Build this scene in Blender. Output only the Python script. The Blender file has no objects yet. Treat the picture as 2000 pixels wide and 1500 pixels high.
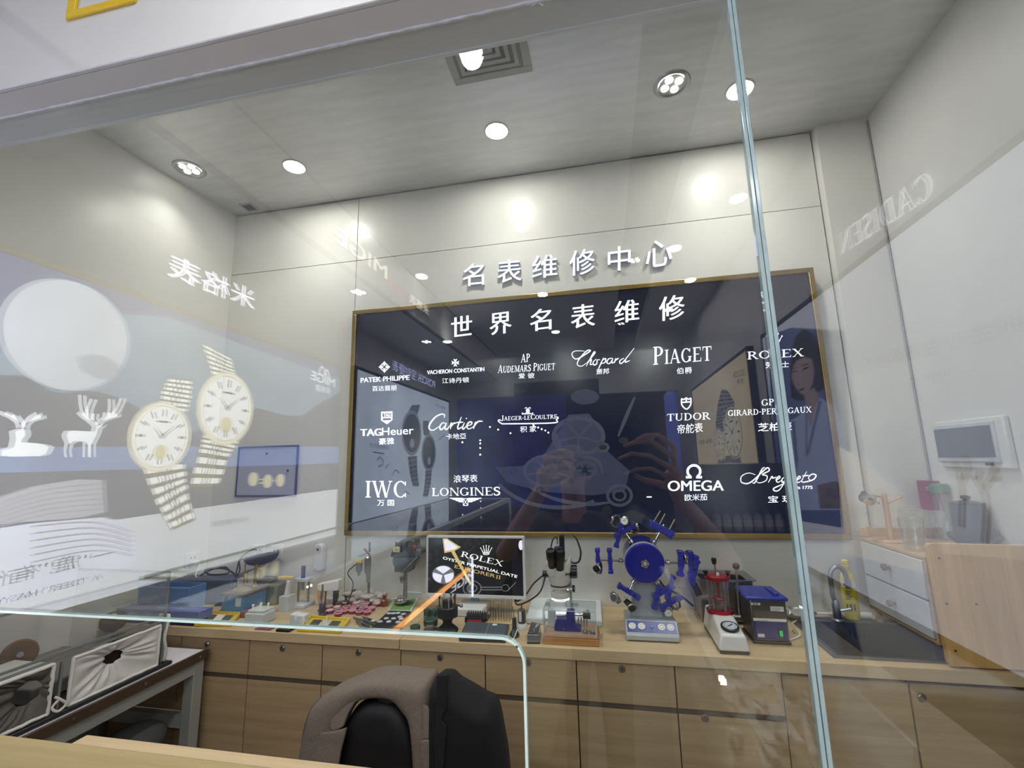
import bpy, bmesh, math, random
from mathutils import Vector as V, Matrix
random.seed(11)
PI = math.pi
S = bpy.context.scene
COL = S.collection
# ---------------------------------------------------------------- camera
FPX, YAW, PITCH, ROLL = 876.79, math.radians(-11.1166), math.radians(9.753), math.radians(-1.3438)
CAM = V((0, 0, 1.55))
def _axes():
    cy, sy, cp, sp, cr, sr = math.cos(YAW), math.sin(YAW), math.cos(PITCH), math.sin(PITCH), math.cos(ROLL), math.sin(ROLL)
    f = V((sy*cp, cy*cp, sp)); r0 = V((cy, -sy, 0)); u0 = r0.cross(f)
    return cr*r0 + sr*u0, -sr*r0 + cr*u0, f
RT, UP, FW = _axes()
cd = bpy.data.cameras.new('camera'); cam = bpy.data.objects.new('camera', cd); COL.objects.link(cam)
cd.sensor_fit = 'HORIZONTAL'; cd.sensor_width = 36; cd.lens = FPX/2000*36; cd.clip_start = .01; cd.clip_end = 100
m = Matrix((RT, UP, -FW)).transposed().to_4x4(); m.translation = CAM; cam.matrix_world = m
S.camera = cam
S.view_settings.view_transform = 'Standard'; S.view_settings.look = 'None'; S.view_settings.gamma = 1
S.view_settings.exposure = 0.78
w = bpy.data.worlds.new('mall_air'); S.world = w; w.use_nodes = True
w.node_tree.nodes['Background'].inputs[0].default_value = (.80, .80, .84, 1)
w.node_tree.nodes['Background'].inputs[1].default_value = .12
try:
    S.cycles.max_bounces = 8; S.cycles.transparent_max_bounces = 24; S.cycles.caustics_reflective = False; S.cycles.caustics_refractive = False
    S.cycles.sample_clamp_indirect = 4
except Exception: pass
# ---------------------------------------------------------------- photograph pixel -> place
CZ, GY, WY, LX, RX = .81, .85, 2.5, -2.3, 1.24   # worktop height, glass plane, back wall, aisle walls
def ray(px, py): return FW + RT*((px-1000)/FPX) - UP*((py-750)/FPX)
def aty(px, py, y): d = ray(px, py); return CAM + d*(y/d.y)
def atx(px, py, x): d = ray(px, py); return CAM + d*(x/d.x)
def atz(px, py, z): d = ray(px, py); return CAM + d*((z-CAM.z)/d.z)
def ct(px, py): return atz(px, py, CZ)
def refl(p): return V((p.x, 2*GY-p.y, p.z))          # a thing seen mirrored in the shop glass stands here
def rx(px, py, x): return refl(atx(px, py, x))
def rz(px, py, z): return refl(atz(px, py, z))
def mpp(px, py, y): return (aty(px+1, py, y)-aty(px, py, y)).length
# ---------------------------------------------------------------- materials
def lin(c):
    if isinstance(c, str): c = tuple(int(c[i:i+2], 16)/255 for i in (0, 2, 4))
    return tuple(x/12.92 if x <= .04045 else ((x+.055)/1.055)**2.4 for x in c)
MATS = {}
def pm(name, col, rough=.5, metal=0, var=.06, scale=6, bump=0, stretch=(1, 1, 1), trans=0, emit=0, ecol=None, alpha=1, coat=0, spec=.5):
    """procedural principled material: noise-varied colour, optional bump"""
    if name in MATS: return MATS[name]
    M = bpy.data.materials.new(name); M.use_nodes = True; nt = M.node_tree; b = nt.nodes['Principled BSDF']
    c = lin(col); N = nt.nodes.new
    tc = N('ShaderNodeTexCoord'); mp = N('ShaderNodeMapping'); nz = N('ShaderNodeTexNoise'); cr = N('ShaderNodeValToRGB')
    mp.inputs['Scale'].default_value = stretch; nz.inputs['Scale'].default_value = scale; nz.inputs['Detail'].default_value = 5
    cr.color_ramp.elements[0].position = .3; cr.color_ramp.elements[1].position = .7
    cr.color_ramp.elements[0].color = tuple(max(0, x*(1-var)) for x in c)+(1,); cr.color_ramp.elements[1].color = tuple(min(1, x*(1+var)) for x in c)+(1,)
    L = nt.links.new
    L(tc.outputs['Object'], mp.inputs[0]); L(mp.outputs[0], nz.inputs[0]); L(nz.outputs[0], cr.inputs[0]); L(cr.outputs[0], b.inputs['Base Color'])
    b.inputs['Roughness'].default_value = rough; b.inputs['Metallic'].default_value = metal
    b.inputs['Transmission Weight'].default_value = trans; b.inputs['Coat Weight'].default_value = coat
    b.inputs['Specular IOR Level'].default_value = spec; b.inputs['Alpha'].default_value = alpha
    if emit:
        b.inputs['Emission Color'].default_value = lin(ecol or col)+(1,); b.inputs['Emission Strength'].default_value = emit
    if bump:
        bp = N('ShaderNodeBump'); bp.inputs['Strength'].default_value = bump; bp.inputs['Distance'].default_value = .01
        L(nz.outputs[0], bp.inputs['Height']); L(bp.outputs[0], b.inputs['Normal'])
    MATS[name] = M; return M
def wood(name, c1, c2, axis='x', scale=1.0, rough=.45):
    if name in MATS: return MATS[name]
    M = bpy.data.materials.new(name); M.use_nodes = True; nt = M.node_tree; b = nt.nodes['Principled BSDF']; N = nt.nodes.new; L = nt.links.new
    tc = N('ShaderNodeTexCoord'); mp = N('ShaderNodeMapping'); nz = N('ShaderNodeTexNoise'); nz2 = N('ShaderNodeTexNoise'); cr = N('ShaderNodeValToRGB'); mx = N('ShaderNodeMath')
    st = {'x': (1.2, 26, 26), 'y': (26, 1.2, 26), 'z': (26, 26, 1.2)}[axis]
    mp.inputs['Scale'].default_value = tuple(s*scale for s in st)
    nz.inputs['Scale'].default_value = 1.6; nz.inputs['Detail'].default_value = 7; nz2.inputs['Scale'].default_value = 9; nz2.inputs['Detail'].default_value = 3
    mx.operation = 'MULTIPLY_ADD'; mx.inputs[1].default_value = .35
    cr.color_ramp.elements[0].position = .38; cr.color_ramp.elements[1].position = .86
    cr.color_ramp.elements[0].color = lin(c1)+(1,); cr.color_ramp.elements[1].color = lin(c2)+(1,)
    L(tc.outputs['Object'], mp.inputs[0]); L(mp.outputs[0], nz.inputs[0]); L(mp.outputs[0], nz2.inputs[0])
    L(nz2.outputs[0], mx.inputs[0]); L(nz.outputs[0], mx.inputs[2]); L(mx.outputs[0], cr.inputs[0]); L(cr.outputs[0], b.inputs['Base Color'])
    b.inputs['Roughness'].default_value = rough; MATS[name] = M; return M
def glow(name, col, strength, var=0):
    """backlit print or lamp: it gives off light"""
    if name in MATS: return MATS[name]
    M = bpy.data.materials.new(name); M.use_nodes = True; nt = M.node_tree; b = nt.nodes['Principled BSDF']
    b.inputs['Base Color'].default_value = tuple(x*.25 for x in lin(col))+(1,); b.inputs['Roughness'].default_value = .35
    b.inputs['Emission Strength'].default_value = strength
    if var:
        N = nt.nodes.new; L = nt.links.new; tc = N('ShaderNodeTexCoord'); nz = N('ShaderNodeTexNoise'); cr = N('ShaderNodeValToRGB')
        nz.inputs['Scale'].default_value = 3.5; nz.inputs['Detail'].default_value = 6
        c = lin(col); cr.color_ramp.elements[0].position = .35; cr.color_ramp.elements[1].position = .62
        cr.color_ramp.elements[0].color = tuple(x*(1-var) for x in c)+(1,); cr.color_ramp.elements[1].color = c+(1,)
        L(tc.outputs['Object'], nz.inputs[0]); L(nz.outputs[0], cr.inputs[0]); L(cr.outputs[0], b.inputs['Emission Color'])
    else: b.inputs['Emission Color'].default_value = lin(col)+(1,)
    MATS[name] = M; return M
def pane_mat(name, tint=(.97, .99, .98), f0=.045, rough=0.0, haze=0):
    """clear sheet: straight-through plus mirror by angle, the same for both of its faces"""
    if name in MATS: return MATS[name]
    M = bpy.data.materials.new(name); M.use_nodes = True; nt = M.node_tree; nt.nodes.clear(); N = nt.nodes.new; L = nt.links.new
    out = N('ShaderNodeOutputMaterial'); mix = N('ShaderNodeMixShader'); tr = N('ShaderNodeBsdfTransparent'); gl = N('ShaderNodeBsdfGlossy')
    lw = N('ShaderNodeLayerWeight'); pw = N('ShaderNodeMath'); ma = N('ShaderNodeMath')
    lw.inputs[0].default_value = .5; pw.operation = 'POWER'; pw.inputs[1].default_value = 5
    ma.operation = 'MULTIPLY_ADD'; ma.inputs[1].default_value = 1-f0; ma.inputs[2].default_value = f0
    tr.inputs[0].default_value = tint+(1,); gl.inputs['Roughness'].default_value = rough; gl.inputs[0].default_value = (1, 1, 1, 1)
    L(lw.outputs['Facing'], pw.inputs[0]); L(pw.outputs[0], ma.inputs[0]); L(ma.outputs[0], mix.inputs[0])
    last = tr
    if haze:
        df = N('ShaderNodeBsdfDiffuse'); df.inputs[0].default_value = (.8*tint[0], .8*tint[1], .82*tint[2], 1); m2 = N('ShaderNodeMixShader'); m2.inputs[0].default_value = haze
        L(tr.outputs[0], m2.inputs[1]); L(df.outputs[0], m2.inputs[2]); last = m2
    L(last.outputs[0], mix.inputs[1]); L(gl.outputs[0], mix.inputs[2]); L(mix.outputs[0], out.inputs[0])
    MATS[name] = M; return M
# ---------------------------------------------------------------- mesh building
class MB:
    def __init__(s): s.v = []; s.f = []
    def add(s, vs, fs):
        n = len(s.v); s.v += [V(p) for p in vs]; s.f += [tuple(i+n for i in f) for f in fs]; return s
    def box(s, x0, x1, y0, y1, z0, z1):
        return s.add([(x0,y0,z0),(x1,y0,z0),(x1,y1,z0),(x0,y1,z0),(x0,y0,z1),(x1,y0,z1),(x1,y1,z1),(x0,y1,z1)],
                     [(3,2,1,0),(4,5,6,7),(0,1,5,4),(1,2,6,5),(2,3,7,6),(3,0,4,7)])
    def obox(s, c, a, b, d):   # centre and three half-axis vectors
        c = V(c); a = V(a); b = V(b); d = V(d)
        if a.cross(b).dot(d) < 0: a = -a
        P = [c+a*i+b*j+d*k for k in (-1, 1) for i, j in ((-1,-1),(1,-1),(1,1),(-1,1))]
        return s.add(P, [(3,2,1,0),(4,5,6,7),(0,1,5,4),(1,2,6,5),(2,3,7,6),(3,0,4,7)])
    def bar(s, p, q, w, h=None, up=(0,0,1)):
        p = V(p); q = V(q); d = q-p; u = V(up)
        if abs(d.normalized().dot(u)) > .98: u = V((0,1,0))
        x = d.cross(u).normalized(); y = x.cross(d).normalized()
        return s.obox((p+q)/2, x*w/2, y*(h or w)/2, d/2)
    def prism(s, pts, ex):
        pts = [V(p) for p in pts]; ex = V(ex); n = len(pts)
        nrm = V((0,0,0))
        for i in range(n):
            a, b = pts[i], pts[(i+1) % n]; nrm += V((a-pts[0])).cross(b-pts[0])
        if nrm.dot(ex) < 0: pts.reverse()
        return s.add(pts+[p+ex for p in pts], [tuple(range(n-1,-1,-1)), tuple(range(n,2*n))]+[(i,(i+1)%n,n+(i+1)%n,n+i) for i in range(n)])
    def flat(s, pts): return s.add(pts, [tuple(range(len(pts)))])
    def rings(s, rs, cap0=True, cap1=True):
        n = len(rs[0]); k = len(s.v)
        for r in rs: s.v += [V(p) for p in r]
        for j in range(len(rs)-1):
            for i in range(n):
                s.f.append((k+j*n+i, k+j*n+(i+1)%n, k+(j+1)*n+(i+1)%n, k+(j+1)*n+i))
        if cap0: s.f.append(tuple(k+i for i in range(n-1,-1,-1)))
        if cap1: s.f.append(tuple(k+(len(rs)-1)*n+i for i in range(n)))
        return s
    def lathe(s, base, prof, n=24, axis=(0,0,1), cap=True):
        ax = V(axis).normalized(); t = V((1,0,0)) if abs(ax.x) < .9 else V((0,1,0)); u = ax.cross(t).normalized(); w_ = ax.cross(u)
        base = V(base)
        return s.rings([[base+ax*z+(u*math.cos(2*PI*i/n)+w_*math.sin(2*PI*i/n))*max(r,1e-5) for i in range(n)] for r, z in prof], cap, cap)
    def cyl(s, p, q, r0, r1=None, n=16):
        p = V(p); q = V(q); return s.lathe(p, [(r0,0),(r0 if r1 is None else r1,(q-p).length)], n, q-p)
    def tube(s, pts, r, n=8, closed=False):
        pts = [V(p) for p in pts]; N = len(pts); rr = r if isinstance(r, (list, tuple)) else [r]*N
        rs = []; pu = None
        for i in range(N):
            d = (pts[min(i+1,N-1)]-pts[max(i-1,0)]).normalized()
            if pu is None:
                t = V((0,0,1)) if abs(d.z) < .9 else V((1,0,0)); u = d.cross(t).normalized()
            else: u = (pu-d*pu.dot(d)).normalized()
            pu = u; w_ = d.cross(u)
            rs.append([pts[i]+(u*math.cos(2*PI*k/n)+w_*math.sin(2*PI*k/n))*rr[i] for k in range(n)])
        return s.rings(rs)
    def sph(s, c, r, n=16, m_=10):
        c = V(c); rx_, ry_, rz_ = r if isinstance(r, (tuple, list)) else (r, r, r); rs = []
        for j in range(m_+1):
            a = -PI/2+PI*j/m_; k = max(math.cos(a), 1e-3)
            rs.append([c+V((rx_*k*math.cos(2*PI*i/n), ry_*k*math.sin(2*PI*i/n), rz_*math.sin(a))) for i in range(n)])
        return s.rings(rs)
    def grid(s, fn, nu, nv):
        k = len(s.v)
        for j in range(nv+1):
            for i in range(nu+1): s.v.append(V(fn(i/nu, j/nv)))
        for j in range(nv):
            for i in range(nu): a = k+j*(nu+1)+i; s.f.append((a, a+1, a+nu+2, a+nu+1))
        return s
    def build(s, name, mat, parent=None, bevel=0, smooth=35, solid=0, kind=None, seg=2):
        off = parent.matrix_world.translation if parent else V((0,0,0))
        me = bpy.data.meshes.new(name); me.from_pydata([tuple(p-off) for p in s.v], [], s.f); me.update()
        if smooth:
            me.polygons.foreach_set('use_smooth', [True]*len(me.polygons)); me.set_sharp_from_angle(angle=math.radians(smooth))
        me.materials.append(mat); o = bpy.data.objects.new(name, me); COL.objects.link(o)
        if parent: o.parent = parent
        if solid: md = o.modifiers.new('thick', 'SOLIDIFY'); md.thickness = solid; md.offset = 0
        if bevel: md = o.modifiers.new('bevel', 'BEVEL'); md.width = bevel; md.segments = seg; md.limit_method = 'ANGLE'
        if kind: o['kind'] = kind
        return o
def sub(mb, name, mat, part, **k):
    """a sub-part: child of a part (which sits at its thing's own origin)"""
    root = part.parent
    o = mb.build(name, mat, root, **k); o.parent = part; return o
def thing(name, label, cat, loc=(0,0,0), group=None):
    o = bpy.data.objects.new(name, None); COL.objects.link(o); o.location = loc; o.empty_display_size = .05
    o.matrix_world = Matrix.Translation(V(loc))
    o['label'] = label; o['category'] = cat
    if group: o['group'] = group
    return o
def tag(o, label, cat, group=None):
    o['label'] = label; o['category'] = cat
    if group: o['group'] = group
    return o
def dup(root, loc, label=None, rot=None, scale=None):
    r = root.copy(); COL.objects.link(r); r.location = loc
    if rot is not None: r.rotation_euler = rot
    if scale: r.scale = (scale,)*3
    if label: r['label'] = label
    for c in list(root.children):
        d = c.copy(); COL.objects.link(d); d.parent = r
        for g in list(c.children):
            e = g.copy(); COL.objects.link(e); e.parent = d
    return r
def struct(mb, name, mat, **k):
    o = mb.build(name, mat, **k); o['kind'] = 'structure'; return o
def cr_pts(P, k=6):
    """Catmull-Rom through 2D/3D points"""
    P = [V(p) for p in P]; out = []
    for i in range(len(P)-1):
        a, b, c, d = P[max(i-1,0)], P[i], P[i+1], P[min(i+2,len(P)-1)]
        for j in range(k):
            t = j/k; out.append(.5*((2*b)+(c-a)*t+(2*a-5*b+4*c-d)*t*t+(3*b-a-3*c+d)*t**3))
    out.append(P[-1]); return out
# boxes and turned shapes measured on the photograph and set at a chosen depth
def bpx(mb, x0, y0, x1, y1, ya, yb, zb=None):
    mx, my = (x0+x1)/2, (y0+y1)/2
    z1 = aty(mx, y0, ya).z; z0 = aty(mx, y1, ya).z if zb is None else zb
    return mb.box(aty(x0, my, ya).x, aty(x1, my, ya).x, ya, yb, z0, z1)
def lpx(mb, cx, prof, y, n=24, zb=None):
    pm_ = prof[0][0]; x = aty(cx, sum(p for p, _ in prof)/len(prof), y).x
    pr = []
    for p, h in prof:
        pr.append((h*mpp(cx, p, y), aty(cx, p, y).z))
    if zb is not None: i = 0 if pr[0][1] < pr[-1][1] else -1; pr[i] = (pr[i][0], zb)
    if pr[0][1] > pr[-1][1]: pr.reverse()
    return mb.lathe((x, y, 0), pr, n)
# ---------------------------------------------------------------- lettering
def font_mesh(body, extrude=0):
    cu = bpy.data.curves.new('t', 'FONT'); cu.body = body; cu.extrude = extrude; cu.size = 1
    ob = bpy.data.objects.new('t', cu); COL.objects.link(ob)
    dg = bpy.context.evaluated_depsgraph_get(); dg.update()
    me = bpy.data.meshes.new_from_object(ob.evaluated_get(dg)); vs = [v.co.copy() for v in me.vertices]; fs = [tuple(p.vertices) for p in me.polygons]
    bpy.data.objects.remove(ob); bpy.data.curves.remove(cu); bpy.data.meshes.remove(me); return vs, fs
def quad_map(vs, BL, BR, TL):
    x0 = min(v.x for v in vs); x1 = max(v.x for v in vs); y0 = min(v.y for v in vs); y1 = max(v.y for v in vs)
    BL, BR, TL = V(BL), V(BR), V(TL); nx = (BR-BL); ny = (TL-BL); nn = nx.cross(ny).normalized(); sc = ny.length/max(y1-y0, 1e-6)
    return [BL+nx*((v.x-x0)/(x1-x0))+ny*((v.y-y0)/(y1-y0))+nn*(v.z) for v in vs]
def text_into(mb, body, BL, BR, TL, depth=0, bold=0):
    vs, fs = font_mesh(body, depth/2)
    if depth:
        zs = min(v.z for v in vs)
    q = quad_map(vs, BL, BR, TL); mb.add(q, fs)
    if bold:
        d = (V(BR)-V(BL)).normalized()*bold; mb.add([p+d for p in q], fs)
    return mb
# a small serif face drawn from stems, hairlines, bowls and slabs (cap height 1)
ST, HL, SF = .15, .055, .05
def _st(x, w=ST, y0=0, y1=1, a=1, b=1, sw=.09):
    P = [[(x-w/2,y0),(x+w/2,y0),(x+w/2,y1),(x-w/2,y1)]]
    if a: P.append([(x-w/2-sw,y0),(x+w/2+sw,y0),(x+w/2+sw,y0+SF),(x-w/2-sw,y0+SF)])
    if b: P.append([(x-w/2-sw,y1-SF),(x+w/2+sw,y1-SF),(x+w/2+sw,y1),(x-w/2-sw,y1)])
    return P
def _ar(x0, x1, y, tick=0):
    P = [[(x0,y-HL/2),(x1,y-HL/2),(x1,y+HL/2),(x0,y+HL/2)]]
    if tick: P.append([(x1-.05,y),(x1,y),(x1,y+tick),(x1-.03,y+tick)])
    return P
def _dg(x0, y0, x1, y1, w): return [[(x0-w/2,y0),(x0+w/2,y0),(x1+w/2,y1),(x1-w/2,y1)]]
def _rg(cx, cy, rx_, ry_, a0, a1, tv=ST, th=HL):
    P = []; n = 20
    for i in range(n):
        A = [math.radians(a0+(a1-a0)*(i+k)/n) for k in (0, 1)]
        P.append([(cx+rx_*math.cos(A[0]),cy+ry_*math.sin(A[0])),(cx+rx_*math.cos(A[1]),cy+ry_*math.sin(A[1])),
                  (cx+(rx_-tv)*math.cos(A[1]),cy+(ry_-th)*math.sin(A[1])),(cx+(rx_-tv)*math.cos(A[0]),cy+(ry_-th)*math.sin(A[0]))])
    return P
def stroke(pts, w, k=6):
    P = cr_pts([(p[0], p[1], 0) for p in pts], k); n = len(P); out = []; L_ = []; R_ = []
    for i in range(n):
        d = P[min(i+1,n-1)]-P[max(i-1,0)]; d = V((-d.y, d.x, 0)); d = d.normalized() if d.length else V((0,1,0))
        ww = (w if not isinstance(w, (list, tuple)) else w[0]+(w[1]-w[0])*math.sin(PI*i/(n-1)))/2
        L_.append(P[i]+d*ww); R_.append(P[i]-d*ww)
    for i in range(n-1): out.append([tuple(L_[i][:2]),tuple(R_[i][:2]),tuple(R_[i+1][:2]),tuple(L_[i+1][:2])])
    return out
def _sf(x, y, w=.22): return [[(x-w/2,y),(x+w/2,y),(x+w/2,y+SF),(x-w/2,y+SF)]]
GL = {
 'A': (.92, _dg(.1,0,.44,1,HL*1.2)+_dg(.76,0,.45,1,ST)+_ar(.2,.66,.33)+_sf(.1,0)+_sf(.77,0,.3)),
 'C': (.84, _rg(.45,.5,.42,.5,42,318)+[[(.72,.72),(.78,.72),(.78,.98),(.75,.98)],[(.72,.28),(.78,.28),(.78,.02),(.75,.02)]]),
 'D': (.92, _st(.2,b=1)+_rg(.36,.5,.5,.5,-90,90)+_ar(.2,.4,.972)+_ar(.2,.4,.028)),
 'E': (.78, _st(.2)+_ar(.2,.7,.972,-.2)+_ar(.2,.56,.52)+_ar(.2,.74,.028,.24)),
 'G': (.92, _rg(.45,.5,.42,.5,42,330)+_st(.76,ST,0.06,.42,0,1,.07)+[[(.72,.72),(.78,.72),(.78,.98),(.75,.98)]]),
 'I': (.4, _st(.2)), 'J': (.5, _st(.3,ST,.1,1,0,1)+_rg(.13,.12,.245,.2,180,360,.13,.07)),
 'L': (.74, _st(.2)+_ar(.2,.7,.028,.28)),
 'M': (1.12, _st(.14,HL)+_st(.94,ST)+_dg(.54,.05,.16,1,ST)+_dg(.54,.05,.92,1,HL*1.2)),
 'N': (.96, _st(.14,HL)+_st(.82,HL)+_dg(.8,0,.16,1,ST)),
 'O': (.94, _rg(.47,.5,.44,.5,0,360)),
 'P': (.76, _st(.2)+_rg(.34,.73,.36,.27,-90,90)+_ar(.2,.36,.972)+_ar(.2,.36,.487)),
 'Q': (.94, _rg(.47,.5,.44,.5,0,360)+_dg(.7,-.16,.46,.1,ST)),
 'R': (.88, _st(.2)+_rg(.34,.74,.36,.26,-90,90)+_ar(.2,.36,.972)+_ar(.2,.4,.487)+_dg(.78,0,.42,.5,ST)+_sf(.8,0,.2)),
 'S': (.66, stroke([(.58,.8),(.52,.95),(.32,.98),(.13,.86),(.17,.64),(.36,.52),(.55,.36),(.55,.14),(.34,.02),(.14,.06),(.06,.24)],(.06,.17))+[[(.55,.72),(.6,.72),(.6,.98),(.57,.98)],[(.05,.02),(.08,.02),(.1,.28),(.05,.28)]]),
 'T': (.82, _st(.41)+[[(.04,1-HL),(.78,1-HL),(.78,1),(.04,1)],[(.04,.74),(.07,.74),(.1,1),(.04,1)],[(.72,1),(.75,.74),(.78,.74),(.78,1)]]),
 'U': (.92, _st(.2,ST,.3,1,0,1)+_st(.74,HL,.3,1,0,1)+_rg(.455,.32,.33,.32,180,360,.12,.07)),
 'W': (1.3, _dg(.42,0,.12,1,ST)+_dg(.4,0,.64,1,HL)+_dg(.9,0,.62,1,ST)+_dg(.9,0,1.16,1,HL)+_sf(.12,1-SF,.28)+_sf(.6,1-SF,.28)+_sf(1.16,1-SF)),
 'X': (.9, _dg(.76,0,.16,1,ST)+_dg(.14,0,.74,1,HL)+_sf(.14,0)+_sf(.76,0,.28)+_sf(.16,1-SF,.28)+_sf(.74,1-SF)),
 '-': (.4, [[(.06,.4),(.34,.4),(.34,.5),(.06,.5)]]), ' ': (.4, []),
}
def serif_into(mb, body, BL, BR, TL, big=(), k=.8):
    polys = []; x = 0
    for i, ch in enumerate(body):
        w_, P = GL[ch]; sc = 1 if (not big or i in big) else k
        polys += [[V((x+p[0]*sc, p[1]*sc, 0)) for p in q] for q in P]; x += w_*sc+.04
    allv = [p for q in polys for p in q]; mapped = quad_map(allv, BL, BR, TL); i = 0
    for q in polys: n = len(q); mb.flat(mapped[i:i+n]); i += n
    return mb
def oriented(mb, want):
    """turn every face of a flat print towards `want`"""
    want = V(want); nf = []
    for f in mb.f:
        a, b, c = (mb.v[i] for i in f[:3]); nf.append(f if (b-a).cross(c-a).dot(want) >= 0 else tuple(reversed(f)))
    mb.f = nf; return mb
# ---------------------------------------------------------------- materials used all over
M_wall = pm('cream_wall_panel', 'dfddd6', .30, var=.015, scale=3, spec=.25)
M_wallr = pm('white_wall_paint', 'd8d7d4', .45, var=.02, scale=5)
M_gap = pm('dark_joint', '4a4642', .8)
M_ceil = pm('brushed_metal_ceiling', 'd8d9da', .38, .45, var=.07, scale=4, stretch=(1, 6, 1), bump=.03)
M_floor = pm('grey_floor_tile', '8f8c86', .3, var=.05)
M_fascia = pm('white_fascia_panel', 'cccccb', .05, var=.015)
M_lip = pm('grey_white_paint', 'd4d2cf', .5, var=.03)
M_caulk = pm('white_sealant', 'd4d6d8', .6, var=.12, scale=40, bump=.6)
M_glass = pane_mat('shop_glass', (.965, .985, .975), .047)
M_acr = pane_mat('clear_acrylic', (.95, .96, .96), .05, .02, .02)
M_clear = pane_mat('clear_glassware', (.90, .93, .93), .07, .03, .05)
M_edge = pm('green_glass_edge', 'd8efec', .12, var=.06, scale=30, coat=.5)
M_joint = pm('glass_joint_edge', '98adad', .15, var=.08, scale=30, coat=.5)
M_aceil = pm('white_aisle_ceiling', 'd2d1d0', .5, var=.02)
M_awall = pm('grey_white_aisle_wall', 'bdbab8', .4, var=.03)
M_dark = pm('dark_mall_wall', '191d3a', .7, var=.2, scale=2)
M_black = pm('black_plastic', '111114', .35, var=.1)
M_blackm = pm('black_matte', '0c0c0e', .7, var=.1)
M_white = pm('white_plastic', 'dcdcda', .35, var=.02)
M_steel = pm('brushed_steel', 'a9aaac', .28, 1, var=.08, scale=14, stretch=(1, 1, 12))
M_chrome = pm('chrome', 'd8d8da', .12, 1, var=.03)
M_brass = pm('brass', 'b39a52', .3, 1, var=.08)
M_gold = pm('brushed_gold_trim', 'a8905a', .38, 1, var=.08, scale=20)
M_oak = wood('oak_laminate', 'a8906c', 'bfa883', 'x', .8)
M_oaktop = wood('oak_worktop', 'b29a74', 'c9b28c', 'x', .7)
M_dialw = pm('white_dial', 'e6e5e0', .3); M_trayb = pm('black_velvet', '15151a', .9); M_trayw = pm('white_leather', 'd9d8d6', .5)
M_lens = glow('lamp_lens', 'fffcf6', 130)
M_lens2 = glow('aisle_lamp_lens', 'fbfaf8', 260)
M_led = glow('led_lens', 'fffcf6', 12)
# ---------------------------------------------------------------- shell of the repair room
ZC = aty(462, 422, WY).z
ZS = (aty(455, 537, WY).z+aty(1612, 402, WY).z)/2
XS = aty(701, 392, WY).x; XC = aty(1592, 255, 2.45).x; XW = 1.475; XL = aty(462, 422, WY).x
g = .0022
b = MB()
for x0, x1 in ((XL-.15, XS-g), (XS+g, XC-.004)):
    b.box(x0, x1, WY, WY+.02, 0, ZS-g); b.box(x0, x1, WY, WY+.02, ZS+g, ZC-.006)
wb = struct(b, 'wall_back', M_wall)
struct(MB().box(XL-.3, XW+.1, WY+.02, WY+.1, 0, ZC+.06), 'wall_back_core', M_gap)
struct(MB().box(XC+.004, XW, 2.45, WY+.02, 0, ZC), 'wall_column', M_wall)
dl = V((.0871, 1, 0)).normalized(); nl = V((-1, .0871, 0)).normalized()
c0 = V((XL, WY, 0))
struct(MB().prism([c0+dl*.1, c0-dl*1.66, c0-dl*1.66+nl*.1, c0+dl*.1+nl*.1], (0, 0, ZC)), 'wall_left', M_wall)
struct(MB().box(XW, XW+.1, .85, WY+.02, 0, ZC), 'wall_right', M_wallr)
struct(MB().box(XL-.4, XW+.1, .80, WY+.1, ZC, ZC+.06), 'ceiling', M_ceil)
struct(MB().box(-3, XW+.1, .3, WY+.1, -.08, 0), 'floor', M_floor)
struct(MB().box(-6, 5, -12, .3, -.08, 0), 'floor_aisle', pm('dark_grey_aisle_tile', '4b4744', .3, var=.06))
# header over the glass: fascia outside, underside, sealant bead, inner lip
YO = (2.557-1.55)/1.3226; YI = (2.557-1.55)/1.089
struct(MB().box(-2.75, XW+.1, YO, YO+.012, 2.557, 3.32), 'trim_1', M_fascia, bevel=.003)
struct(MB().box(-2.75, XW+.1, YO+.012, YI-.01, 2.558, 3.32), 'trim_2', M_lip)
struct(MB().box(-2.75, XW+.1, YI-.009, YI, 2.553, 3.32), 'trim_3', M_white)
pts = [V((-2.7+.02*i, GY-.012, 2.557+random.uniform(-.0008, .0008))) for i in range(196)]
struct(MB().tube(pts, [.0036+random.uniform(-.0012, .0012) for _ in pts], 6), 'trim_4', M_caulk)
# panes
zb, xr, rr = 1.2412, -.1535, .045
out = [V((-2.58, 0, 2.557)), V((-2.58, 0, zb))]
arc = [V((xr-rr+rr*math.sin(a), 0, zb-rr+rr*math.cos(a))) for a in [PI/2*i/10 for i in range(11)]]
edge = [V((-2.58, 0, zb))]+arc+[V((xr, 0, .975))]
pane = [V((-2.58, GY-.005, 2.557)), V((-2.58, GY-.005, zb))]+[p+V((0, GY-.005, 0)) for p in arc]+[V((xr, GY-.005, .975)), V((.2985, GY-.005, .975)), V((.2985, GY-.005, 2.557))]
p1 = struct(MB().prism(pane, (0, .01, 0)), 'window_1', M_glass, smooth=0)
struct(MB().box(.3155, XW-.001, GY-.005, GY+.005, .975, 2.557), 'window_2', M_glass, smooth=0)
b = MB(); e = [p+V((0, GY, 0)) for p in edge]
for i in range(len(e)-1):
    b.bar(e[i], e[i+1]+(e[i+1]-e[i]).normalized()*.0006, .0125, .0075, up=(0, 1, 0)) if False else b.prism([e[i]+V((0, -.0055, 0)), e[i]+V((0, .0055, 0)), e[i+1]+V((0, .0055, 0)), e[i+1]+V((0, -.0055, 0))], (V((0, 0, -.0048)) if i < 6 else V((-.0048, 0, 0))))
struct(b, 'trim_5', M_edge)
b = MB().box(.2995, .3065, GY-.007, GY+.007, .975, 2.557).box(.3075, .3145, GY-.007, GY+.007, .975, 2.557)
struct(b, 'trim_6', M_joint, bevel=.001)
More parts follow.
